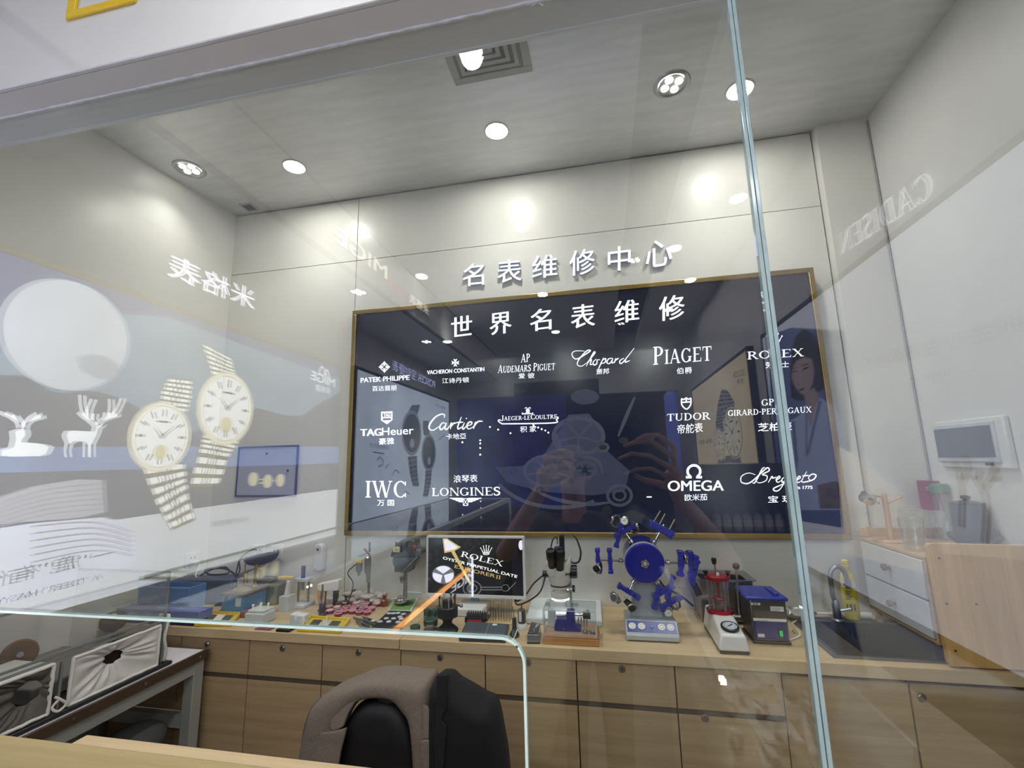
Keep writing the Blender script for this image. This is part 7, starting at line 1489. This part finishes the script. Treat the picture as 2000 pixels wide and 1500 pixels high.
wall_letters('MIGE', (751, 547), (649, 470), (751, 521), XB+.001, 1, 'mirrored pale lettering on the sloping bulkhead edge at upper left', glow('cream_letter', 'efe6d6', 3.4))
wall_letters('米格表', (834, 618), (795, 590), (834, 601), XB+.001, 1, 'mirrored small Chinese lettering on the bulkhead by the board corner', glow('cream_letter', 'efe6d6', 3.4))
tt = thing('sign_emblem', 'mirrored red mountain emblem on the bulkhead at the upper left board corner', 'sign', rx(775, 575, XB))
line_on(tt, 'emblem', [[(792, 586), (780, 556), (770, 575)], [(776, 575), (764, 545), (758, 540)], [(758, 540), (758, 562)]], .03, XB+.012, glow('red_letter', 'd0605a', 1.2), 1, 1)
wall_letters('CADISEN', (1836, 384), (1652, 498), (1836, 318), RX-.001, -1, 'mirrored white serif lettering on the wall at upper right', glow('white_letter_right', 'f6f4ff', 2.0), serif=True)
# second left light box: pale blue with two dark watches
a, c = rx(695, 722, PX), rx(878, 783, PX)
mp = G('poster_pale_blue', 'c3d0e2', 1.9, .1); m_navy = G('poster_navy', '22273a', .5); m_mid = G('poster_steel', '7e889c', .9, .2); m_lt = G('poster_ltsteel', 'aab2c2', 1.1)
t = lb('light_box', 'pale blue light box with two dark watches, mirrored in the left part of the board', PX, 1, c.y, a.y, rx(685, 1035, PX).z, c.z-.0, mp, None, M_blackm)
D2 = (m_mid, m_lt, m_navy, m_lt)
ad_watch(t, PX, 1, (804, 846), vrad(804, 803, 892, PX), 1.05, [(796, 806), (805, 790), (806, 792), (820, 790), (818, 800), (814, 812)], [(796, 892), (800, 925), (806, 950), (818, 950), (815, 920), (814, 890)], (m_lt, m_mid, m_navy, G('poster_dark_link', '3c4356', .6)), 2)
ad_watch(t, PX, 1, (836, 884), vrad(836, 848, 920, PX), 1.05, [(826, 850), (824, 835), (825, 822), (835, 822), (837, 840), (838, 852)], [(830, 918), (828, 945), (824, 970), (834, 970), (840, 945), (842, 915)], (m_lt, m_mid, m_navy, G('poster_dark_link', '3c4356', .6)), 9)
wtext(t, '中关村质 宝时公司', (758, 879), (722, 873), (758, 871), PX, 1, m_mid, 3); wtext(t, 'POSCER 宝时捷', (870, 800), (850, 793), (870, 795), PX, 1, m_mid, 3)
line_on(t, 'printed_sketch', [[(735, 900), (742, 893), (748, 905), (738, 912)], [(752, 915), (760, 905)], [(765, 930), (772, 918), (780, 925)], [(728, 883), (750, 886)], [(790, 960), (800, 965)], [(855, 860), (868, 850)]], .012, PX, m_mid, 1, 3)
# right wall: woman in a white coat; two gold watches; blue banner
PR = RX-.05
a, b0 = rx(1485, 656, PR), rx(2000, 310, PR)
m_r = G('poster_lilac_white', 'd5d8ea', 1.1, .05)
t = lb('light_box', 'white light box with dark haired woman in white coat, mirrored at the right', PR, -1, a.y, .74, .85, a.z, m_r, None, M_blackm); WB = t
def pw(name, pts, mat, k): return print_on(WB, name, [(1090+x/3.509, 640+y/3.509) for x, y in pts], PR, mat, -1, k)
m_hair = G('poster_hair', '1b1c26', .35); m_skin = G('poster_skin', 'a58f8c', .85, .08); m_coat = G('poster_coat', '9aa6cf', 1.15, .1); m_coats = G('poster_coat_fold', '6a749e', .8); m_bg = G('poster_blue_shade', '596a9c', .9, .1)
pw('printed_backdrop', [(1430, 60), (1600, 0), (1960, 20), (2010, 900), (2000, 1380), (1520, 1300)], m_bg, 1)
pw('printed_coat', [(1590, 640), (1660, 600), (1700, 520), (1740, 560), (1800, 480), (1880, 530), (1960, 640), (2000, 1040), (1990, 1250), (1640, 1250)], m_coat, 2)
pw('printed_hair', [(1600, 480), (1592, 330), (1600, 180), (1630, 60), (1690, 8), (1750, 40), (1800, 130), (1830, 260), (1845, 390), (1800, 440), (1780, 440), (1760, 500), (1640, 500)], m_hair, 3)
pw('printed_face', [(1606, 340), (1614, 270), (1640, 225), (1700, 200), (1745, 215), (1762, 300), (1752, 380), (1726, 430), (1690, 462), (1668, 452), (1640, 420), (1618, 380)], m_skin, 4)
pw('printed_neck', [(1690, 455), (1760, 410), (1800, 480), (1770, 540), (1735, 700), (1705, 520)], m_skin, 4)
m_feat = G('poster_features', '4d3f44', .5)
for pts in ([(1612, 300), (1640, 292), (1642, 300), (1616, 310)], [(1680, 280), (1722, 266), (1726, 278), (1684, 292)], [(1608, 280), (1640, 268), (1642, 274), (1610, 288)], [(1676, 258), (1726, 240), (1728, 248), (1680, 266)], [(1650, 425), (1690, 412), (1698, 420), (1670, 436)], [(1642, 385), (1662, 390), (1660, 396), (1644, 394)]): pw('printed_feature', pts, m_feat, 5)
for pts in ([(1700, 560), (1715, 560), (1710, 900), (1700, 880)], [(1790, 500), (1812, 505), (1720, 880), (1706, 860)], [(1600, 650), (1625, 640), (1650, 900), (1640, 1000)]): pw('printed_fold', pts, m_coats, 3)
pw('printed_sleeve', [(1780, 1080), (1900, 1050), (1990, 1090), (1980, 1240), (1800, 1240)], G('poster_sleeve', '7c6f80', .8, .1), 4)
m_g = G('poster_faint_grey', 'a2a3ae', 1.1)
wtext(t, '14K金·小金表风尚系列', (2035, 640), (1667, 735), (2035, 590), PR, -1, m_g, 3)
wtext(t, '一 “鹿” 有 你', (1912, 735), (1743, 767), (1912, 706), PR, -1, m_g, 3)
m_pk = G('poster_pink_white', 'ebe4e6', 1.3, .04); m_wh2 = G('poster_bright_white', 'f4f5ff', 1.1)
print_on(t, 'printed_veil', [(1640, 870), (1690, 900), (1770, 985), (1810, 1000), (1810, 1120), (1650, 1080)], PR, m_pk, -1, 6)
print_on(t, 'printed_sail', [(1648, 890), (1664, 905), (1690, 960), (1660, 980)], PR, m_wh2, -1, 7)
print_on(t, 'printed_sail', [(1692, 888), (1720, 930), (1772, 965), (1740, 965), (1712, 935)], PR, m_wh2, -1, 7)
print_on(t, 'printed_light_field', [(1830, 935), (1860, 915), (2000, 905), (2080, 900), (2080, 1100), (1840, 1080)], PR, m_wh2, -1, 5)
line_on(t, 'printed_antlers', [[(1885, 1030), (1886, 960), (1878, 920), (1868, 895)], [(1884, 945), (1898, 915), (1890, 890)], [(1930, 1060), (1935, 985), (1925, 955), (1908, 930)], [(1930, 955), (1945, 930), (1955, 905)], [(1938, 940), (1958, 932)], [(1926, 955), (1918, 935), (1922, 920)]], .016, PR, G('poster_tan', 'a09080', 1.0), -1, 8)
y_a, y_b = rx(1350, 760, PR), rx(1458, 676, PR)
m_gb = G('poster_champagne', 'dccba4', 1.1, .12)
t = lb('light_box', 'champagne light box with two gold watches, mirrored right of the middle in the board', PR, -1, y_a.y, y_b.y, rx(1485, 915, PR).z-.05, y_b.z, m_gb, None, M_blackm)
gg = (G('poster_gold2', 'c9b98a', 1.2), G('poster_silver2', '9a948a', .8, .2), G('poster_champdial', 'd8cfb4', 1.1), G('poster_brown', '4f473c', .4))
ad_watch(t, PR, -1, (1432, 845), vrad(1432, 795, 900, PR), 1.25, [(1398, 830), (1402, 790), (1410, 760), (1422, 762), (1435, 785), (1436, 806)], [(1418, 890), (1414, 900), (1410, 904), (1450, 904), (1448, 900), (1446, 890)], gg, 2)
ad_watch(t, PR, -1, (1408, 868), vrad(1408, 836, 902, PR), 1.25, [(1402, 845), (1400, 825), (1403, 800), (1412, 800), (1414, 820), (1416, 842)], [(1404, 898), (1404, 902), (1404, 905), (1420, 905), (1420, 902), (1418, 896)], gg, 9)
wtext(t, 'GOLGEN', (1456, 733), (1434, 739), (1456, 719), PR, -1, gg[3], 3); wtext(t, '古尊', (1453, 748), (1440, 751), (1453, 737), PR, -1, gg[3], 3)
wtext(t, '尊享 臻品', (1391, 865), (1367, 868), (1391, 856), PR, -1, gg[3], 3)
tb = thing('banner', 'narrow bright blue light banner right of the dark aisle end, mirrored in the board', 'banner', (RX, YF-.3, 1.2))
q = [rx(*p, RX-.02) for p in ((1300, 765), (1316, 753), (1332, 968), (1312, 950))]
MB().box(RX-.035, RX-.004, min(p.y for p in q), max(p.y for p in q), q[2].z, q[1].z).build('banner_face', glow('blue_banner', '4f63d8', 1.0, .2), tb)
struct(MB().box(RX, RX+.1, min(p.y for p in q)-.1, YF+.3, 0, 2.6), 'wall_aisle_far', M_awall)
# dark bottle shelf beside the right wall
yv = 3.05
q = [aty(*p, yv) for p in ((1366, 908), (1592, 906), (1600, 1150))]; yr = 2*GY-yv; x0s = q[0].x+.0; x1s = min(q[1].x, PR-.06)
t = thing('bottle_shelf', 'dark cabinet holding small bottles, mirrored at the lower right of the board', 'cabinet', ((x0s+x1s)/2, yr-.2, 0))
zt = q[0].z; zsf = aty(1480, 1035, yv).z; zn = aty(1480, 970, yv).z
M_cab = pm('dark_lacquer', '15151f', .25)
b = MB().box(x0s, x1s, yr-.4, yr, 0, zsf-.02).box(x0s, x1s, yr-.4, yr-.16, zsf-.02, zt).box(x0s, x0s+.03, yr-.16, yr, zsf-.02, zt).box(x1s-.03, x1s, yr-.16, yr, zsf-.02, zt).box(x0s+.03, x1s-.03, yr-.16, yr, zn, zt)
b.build('body', M_cab, t, bevel=.004)
M_bot = pm('bottle_glass', '8f8798', .15); M_botlab = pm('bottle_label', 'b5afb2', .5)
bt0 = None
for i in range(7):
    x = x0s+.09+(x1s-x0s-.18)*i/6
    if bt0 is None:
        bt0 = thing('perfume_bottle', 'small bottle on the dark shelf, mirrored in the lower right of the board', 'bottle', (x, yr-.08, zsf-.02), 'bottles on the dark shelf')
        MB().lathe((x, yr-.08, zsf-.02), [(.022, 0), (.024, .01), (.024, .09), (.01, .105), (.01, .112)], 14).build('glass_body', M_bot, bt0)
        MB().lathe((x, yr-.08, zsf-.02), [(.012, .112), (.012, .14)], 12).build('cap', M_black, bt0)
        MB().lathe((x, yr-.08, zsf-.02), [(.0245, .03), (.0245, .07)], 14, cap=False).build('paper_label', M_botlab, bt0)
    else: dup(bt0, (x, yr-.08, zsf-.02))
# left display counter with amber light edge, right display counter with white trays
def watch_proto(label, loc, group, strap, face):
    t = thing('wrist_watch', label, 'watch', loc, group); c = V(loc)
    ring = []
    for i in range(20):
        A = -PI*.85+PI*1.7*i/19; ring.append(c+V((0, .026*math.sin(A), .030+.024*math.cos(A))))
    b = MB(); n = len(ring)
    for i in range(n-1):
        b.bar(ring[i], ring[i+1], .018, .004, up=(1, 0, 0)) if False else b.obox((ring[i]+ring[i+1])/2, V((.009, 0, 0)), (ring[i+1]-ring[i])/2*1.05, V((0, (ring[i+1]-ring[i]).z, -(ring[i+1]-ring[i]).y)).normalized()*.0016)
    b.build('bracelet', strap, t)
    MB().lathe(c+V((0, 0, .052)), [(.018, 0), (.019, .003), (.0185, .007), (.016, .008)], 20).build('watch_case', strap, t)
    MB().lathe(c+V((0, 0, .0602)), [(.0001, 0), (.0155, 0)], 20, cap=False).build('dial', face, t, smooth=0)
    MB().box(c.x-.012, c.x+.012, c.y-.02, c.y+.02, c.z, c.z+.006).build('stand', M_blackm, t)
    return t
xf = -.99; xk = -1.68; zt_ = 1.155
yn_, yfar = .26, -3.1
t = thing('display_counter', 'long glass watch counter with amber lit edge, mirrored across the left workbench', 'display case', (xf-.3, -1.2, 0))
MB().box(xk, xf, yfar, yn_, 0, .79).build('base_cabinet', pm('dark_counter_front', '2b2b33', .25), t, bevel=.003)
MB().box(xk+.02, xf-.03, yfar+.02, yn_-.02, .79, .80).build('display_tray', M_trayb, t)
MB().box(xf-.03, xf-.015, yfar+.03, yn_-.03, zt_-.016, zt_-.004).build('light_strip', glow('case_led', 'f4f4ff', 70), t)
e1, e2 = rx(915, 1105, xf), rx(775, 1232, xf)
MB().box(xf-.004, xf+.012, min(e1.y, e2.y), yn_, .785, .803).build('amber_light_strip', glow('amber_led', 'ffb063', 5.0, .2), t)
b = MB().box(xf-.006, xf, yfar, yn_, .803, zt_).box(xk, xf-.006, yfar, yn_, zt_, zt_+.008).box(xk, xf-.006, yn_-.006, yn_, .803, zt_).box(xk+.05, xf-.02, yfar+.02, yn_-.02, 1.05, 1.056)
b.build('glass_hood', M_glass, t, smooth=0)
M_alu = pm('white_case_edge', 'cfd2d6', .3, .2)
b = MB().box(xf-.036, xf+.004, yfar, yn_, zt_+.008, zt_+.013).box(xf-.002, xf+.004, yfar, yn_, zt_-.022, zt_+.008).box(xk-.004, xk+.01, yfar, yn_, zt_, zt_+.012).box(xk, xf, yn_-.008, yn_+.004, zt_, zt_+.012).box(xk, xf, yfar-.004, yfar+.008, zt_, zt_+.012).box(xf-.012, xf+.004, yfar, yfar+.012, .8, zt_); b.build('case_edges', M_alu, t)
for y in (.1, -.5, -1.1, -1.7): MB().box(xk+.01, xf-.008, y-.004, y+.004, .803, 1.05).build('divider', M_acr, t, smooth=0)
w0 = watch_proto('steel watch in the mirrored left glass counter', (xf-.12, .3, .80), 'steel watches in the left glass counter', M_steel, M_dialw)
for r_ in range(4):
    for i in range(18):
        if r_ == 0 and i == 0: continue
        dup(w0, (xf-.1-.13*r_+random.uniform(-.01, .01), .32-.17*i+random.uniform(-.02, .02), .80), rot=(0, 0, random.uniform(-.2, .2)))
q = [rx(*p, xf+.002) for p in ((925, 1130), (882, 1158), (925, 1114))]
b = MB(); text_into(b, 'MIGE', *[V((xf+.0025, p.y, p.z)) for p in q]); oriented(b, (1, 0, 0)).build('counter_lettering', glow('counter_letter', 'f0f0ff', 4), t, smooth=0)
zl0, zl1 = rx(920, 1165, xf).z, rx(920, 1088, xf).z; yl = rx(920, 1120, xf).y
tag(MB().box(xf+.004, xf+.014, yl-.01, yl+.0, max(zl0, .3), min(zl1, .99)).build('light_strip', glow('white_led', 'e9f0ff', 7)), 'thin upright white light strip, mirrored across the monitor screen', 'light')
zc_ = .62
t = thing('display_counter', 'glass watch counter with white trays, mirrored across the drawers at lower right', 'display case', (.65, -.3, 0))
ye, yn2 = -1.05, .255
MB().box(.28, 1.0, ye, yn2, 0, zc_-.02).build('base_cabinet', pm('pale_counter_front', 'a39a94', .35), t)
MB().box(.29, .69, ye+.01, yn2-.01, zc_-.02, zc_).build('floor_board', pm('beige_board', 'a89a84', .5), t)
def quadz(pts, z): return [rz(px, py, z) for px, py in pts]
MB().prism([V((.685, rz(1640, 1332, .80).y, zc_)), V((.685, yn2, zc_)), V((.735, yn2, .81)), V((.735, rz(1640, 1332, .80).y, .81))], (.012, 0, 0)).build('white_side_board', M_trayw, t)
MB().box(.735, 1.0, ye, yn2, zc_-.02, .74).build('back_ledge', pm('beige_board', 'a89a84', .5), t)
for pts in (((1394, 1306), (1452, 1306), (1490, 1350), (1420, 1350)), ((1442, 1380), (1520, 1380), (1575, 1460), (1490, 1460)), ((1347, 1238), (1378, 1300), (1412, 1360), (1352, 1360)), ((1475, 1466), (1505, 1466), (1540, 1502), (1490, 1502)), ((1465, 1310), (1510, 1310), (1534, 1336), (1500, 1342))):
    MB().prism(quadz(pts, zc_+.001), (0, 0, .014)).build('tray', M_trayw, t, bevel=.003)
MB().box(.285, .30, ye+.02, yn2-.02, .925, .938).build('light_strip', glow('counter_led', 'f8f4ee', 170), t)
MB().box(.276, .31, ye, yn2, .948, .953).box(.276, .281, ye, yn2, .92, .948).build('case_edges', pm('white_case_edge', 'cfd2d6', .3, .2), t)
b = MB().box(.28, 1.0, ye, yn2, .94, .948).box(.28, .286, ye, yn2, zc_-.02, .94); b.build('glass_hood', M_glass, t, smooth=0)
rolls = ((((1540, 1338), (1550, 1392)), 'white padded roll under the mirrored watches left of the glass joint'), (((1588, 1408), (1606, 1488)), 'white padded roll under the mirrored watches right at the glass joint'))
w1 = None
for (a_, d_), lab in rolls:
    p, q = rz(*a_, zc_+.04), rz(*d_, zc_+.04); p.x = min(p.x, .64); q.x = min(q.x, .645)
    tag(MB().tube([p.lerp(q, k_/6) for k_ in range(7)], .030, 16).build('watch_roll', M_trayw), lab, 'display roll')
    for k_ in range(4):
        c_ = p.lerp(q, .1+.26*k_)+V((0, 0, .031))
        if w1 is None: w1 = watch_proto('steel watch on a white roll in the mirrored right counter', c_, 'steel watches in the right glass counter', M_steel, M_dialw)
        else: dup(w1, c_, rot=(0, 0, random.uniform(-.15, .15)))
for px, py in ((1437, 1322), (1365, 1275), (1372, 1335), (1490, 1405), (1520, 1440), (1390, 1350), (1450, 1375), (1425, 1400), (1440, 1465), (1508, 1485), (1535, 1470)):
    dup(w1, rz(px, py, zc_+.016), rot=(0, 0, random.uniform(-1, 1)))
# far end of the aisle: dim hall with a few warm lights
hb = glow('warm_shop_window', 'd9a070', .35, .7)
for px0, py0, px1, py1, lab in ((1015, 865, 1075, 925, 'mirrored dim warm shop window far behind, middle of the board'), (918, 898, 932, 915, 'mirrored small warm lit figure niche far behind, left of middle'), (1030, 825, 1075, 862, 'mirrored pale lit ceiling piece far behind the middle of the board')):
    P = [aty(px0, py1, 13.4), aty(px1, py0, 13.4)]
    tag(MB().box(P[0].x, P[1].x, 2*GY-13.4, 2*GY-13.36, P[0].z, P[1].z).build('far_glow_panel', hb), lab, 'shop window')
lamp = None
for px, py in ((957, 834), (973, 839), (997, 846), (1042, 829), (1051, 835), (1058, 838), (1065, 841), (1071, 845), (882, 862), (886, 865), (903, 864), (938, 860), (938, 866), (938, 875), (938, 888), (1043, 833)):
    p = refl(aty(px, py, 11))
    if lamp is None: lamp = tag(MB().sph(p, .022, 10, 6).build('string_lamp', glow('warm_bulb', 'ffd9b0', 25)), 'tiny warm lamp of the light string far behind, mirrored in the board', 'lamp', 'string lamps far behind'); p_0 = p
    else: o = lamp.copy(); COL.objects.link(o); o.location = p-p_0

# glowing blue panel added far behind to put blue into the board's reflection
P = [aty(890, 985, 12.5), aty(1105, 790, 12.5)]
tag(MB().box(P[0].x-.6, P[1].x, 2*GY-12.5, 2*GY-12.46, .3, P[1].z+.3).build('far_glow_panel', glow('blue_glow_panel', '2f3aa0', .55, .5)), 'mirrored dim added blue glow panel far behind, left of the middle of the board', 'shop window')

struct(MB().box(RX-.012, RX, YF+.3, .79, 0, .84), 'trim_11', pm('veil_cut_panel', '2f2d2c', .5))  # dark panel added low on the aisle wall to cut the mirrored veil
# ---------------------------------------------------------------- the person taking the photograph (mirrored in the dark board)
def rv(px, py, yv): return refl(aty(px, py, yv))
def blob(mb, name, mat, root, vox=.006, sm=4):
    o = mb.build(name, mat, root, smooth=0)
    r = o.modifiers.new('fuse', 'REMESH'); r.mode = 'VOXEL'; r.voxel_size = vox; r.use_smooth_shade = True
    s = o.modifiers.new('soften', 'SMOOTH'); s.factor = .5; s.iterations = sm
    return o
hd = rv(1118, 925, 2.13); base = V((hd.x+.05, hd.y-.04, 0))
t = thing('person', 'person in dark clothes holding up a phone with both hands, mirrored in the dark board', 'person', base)
M_skin = pm('skin', 'b98d78', .5, var=.06, scale=20); M_shirt = pm('dark_shirt', '17181d', .85, var=.15, scale=30); M_trs = pm('dark_trousers', '15161c', .85)
sh_z = hd.z-.235; sx = base.x
shR, shL = V((sx+.205, base.y, sh_z)), V((sx-.205, base.y, sh_z))
wR, wL = rv(1322, 968, 1.80), rv(1062, 948, 1.80)
eR, eL = rv(1440, 1105, 2.02), rv(985, 1080, 2.02)
def arm(mb, a, e, w_, cut=0):
    if cut: mb.tube([a, a.lerp(e, .5), a.lerp(e, .8)], [.062, .052, .050], 14)
    else: mb.tube([a, a.lerp(e, .5), e, e.lerp(w_, .3), e.lerp(w_, .7), w_], [.052, .046, .041, .042, .034, .026], 14)
b = MB()
arm(b, shR, eR, wR); arm(b, shL, eL, wL)
b.tube([V((hd.x, hd.y-.02, sh_z+.02)), V((hd.x, hd.y-.012, hd.z-.06))], [.058, .052], 16)
b.sph(hd+V((0, -.012, .02)), (.074, .092, .098), 20, 14); b.sph(hd+V((0, .018, -.055)), (.056, .066, .060), 18, 12)
b.tube([hd+V((0, .082, .012)), hd+V((0, .096, -.018)), hd+V((0, .088, -.030))], [.009, .014, .012], 10)
b.tube([hd+V((-.022, .074, -.060)), hd+V((0, .082, -.060)), hd+V((.022, .074, -.060))], [.006, .009, .006], 8)
for s_ in (-1, 1):
    b.sph(hd+V((s_*.076, -.008, -.004)), (.012, .018, .030), 10, 8); b.tube([hd+V((s_*.016, .082, .026)), hd+V((s_*.045, .070, .028))], .007, 8)
def hand(mb, w_, tips, thumb, kn):
    """palm and five bent fingers; kn = four knuckles, tips = per finger (middle joint, end)"""
    pc = sum(kn, V())/4
    mb.tube([w_, w_.lerp(pc, .35), w_.lerp(pc, .75)], [.025, .032, .034], 14)
    for k_, (m1, m2, e_), r_ in zip(kn, tips, (.0098, .0102, .0096, .0084)): mb.tube([w_.lerp(k_, .35), k_, m1, m2, e_], [.014, .0125, r_*1.02, r_*.94, r_*.78], 10)
    mb.tube([w_.lerp(pc, .2), thumb[0], thumb[1], thumb[2]], [.016, .0145, .0115, .009], 10)
Q = lambda *p: rv(*p)
hand(b, wR, [(Q(1285, 849, 1.735), Q(1262, 850, 1.715), Q(1243, 858, 1.705)), (Q(1272, 862, 1.725), Q(1240, 864, 1.705), Q(1216, 872, 1.70)), (Q(1268, 890, 1.725), Q(1232, 886, 1.705), Q(1206, 897, 1.70)), (Q(1272, 915, 1.735), Q(1242, 916, 1.715), Q(1218, 926, 1.708))],
     (Q(1288, 945, 1.77), Q(1258, 938, 1.775), Q(1232, 925, 1.765)), [Q(1316, 872, 1.755), Q(1316, 892, 1.752), Q(1312, 914, 1.754), Q(1308, 934, 1.76)])
hand(b, wL, [(Q(1085, 882, 1.735), Q(1105, 880, 1.715), Q(1122, 886, 1.705)), (Q(1088, 896, 1.73), Q(1110, 894, 1.708), Q(1128, 902, 1.70)), (Q(1088, 912, 1.732), Q(1108, 912, 1.71), Q(1124, 918, 1.702)), (Q(1086, 926, 1.738), Q(1102, 928, 1.718), Q(1114, 934, 1.708))],
     (Q(1082, 940, 1.78), Q(1104, 930, 1.785), Q(1122, 918, 1.775)), [Q(1066, 890, 1.755), Q(1064, 902, 1.752), Q(1064, 916, 1.754), Q(1066, 930, 1.76)])
blob(b, 'body', M_skin, t, .0055, 5)
for s_ in (-1, 1):
    e = hd+V((s_*.031, .078, .010)); MB().sph(e, (.011, .006, .006), 12, 8).build('eye', M_white, t); MB().sph(e+V((0, .005, 0)), (.0045, .003, .0045), 10, 6).build('iris', M_black, t)
b = MB(); b.sph(hd+V((0, -.026, .034)), (.086, .094, .100), 22, 14); b.sph(hd+V((0, -.06, -.02)), (.074, .055, .09), 18, 12)
for s_ in (-1, 1): b.tube([hd+V((s_*.06, .05, .085)), hd+V((s_*.078, .03, .04)), hd+V((s_*.083, -.01, .0))], [.022, .018, .014], 10)
blob(b, 'hair', pm('black_hair', '0e0d0e', .5), t, .007, 3)
b = MB(); rs = []
for z, rx_, ry_ in ((.80, .215, .135), (.98, .205, .130), (1.10, .212, .132), (sh_z-.10, .220, .125), (sh_z-.02, .195, .100), (sh_z+.03, .11, .07), (sh_z+.06, .066, .062)):
    rs.append([V((sx+rx_*math.cos(2*PI*i/28), base.y+ry_*math.sin(2*PI*i/28), z)) for i in range(28)])
b.rings(rs); arm(b, shR, eR, wR, 1); arm(b, shL, eL, wL, 1); b.sph(shR, .066, 14, 10); b.sph(shL, .066, 14, 10)
blob(b, 'shirt', M_shirt, t, .009, 4)
b = MB()
b.rings([[V((sx+rx_*math.cos(2*PI*i/24), base.y+ry_*math.sin(2*PI*i/24), z)) for i in range(24)] for z, rx_, ry_ in ((.92, .180, .118), (.84, .190, .125), (.76, .175, .118))])
for s_ in (-1, 1): b.tube([V((sx+s_*.085, base.y, .80)), V((sx+s_*.095, base.y+.01, .46)), V((sx+s_*.10, base.y-.01, .07))], [.092, .064, .052], 16)
blob(b, 'trousers', M_trs, t, .010, 3)
for s_ in (-1, 1):
    b = MB(); b.sph((sx+s_*.10, base.y+.05, .04), (.047, .13, .04), 18, 10); b.sph((sx+s_*.10, base.y-.03, .06), (.044, .06, .055), 14, 10); blob(b, 'shoe', M_black, t, .008, 2)
pc0, pc1 = rv(1120, 884, 1.722), rv(1240, 930, 1.722)
t = thing('smart_phone', 'dark phone held sideways by the person, mirrored at the middle of the board', 'phone', (pc0+pc1)/2)
MB().box(pc0.x, pc1.x, pc0.y-.009, pc0.y, pc1.z, pc0.z).build('phone_body', M_black, t, bevel=.003)
b = MB().box(pc0.x+.004, pc1.x-.004, pc0.y-.0095, pc0.y-.009, pc1.z+.004, pc0.z-.004); b.build('phone_screen', pm('phone_glass', '0b0b10', .08), t)
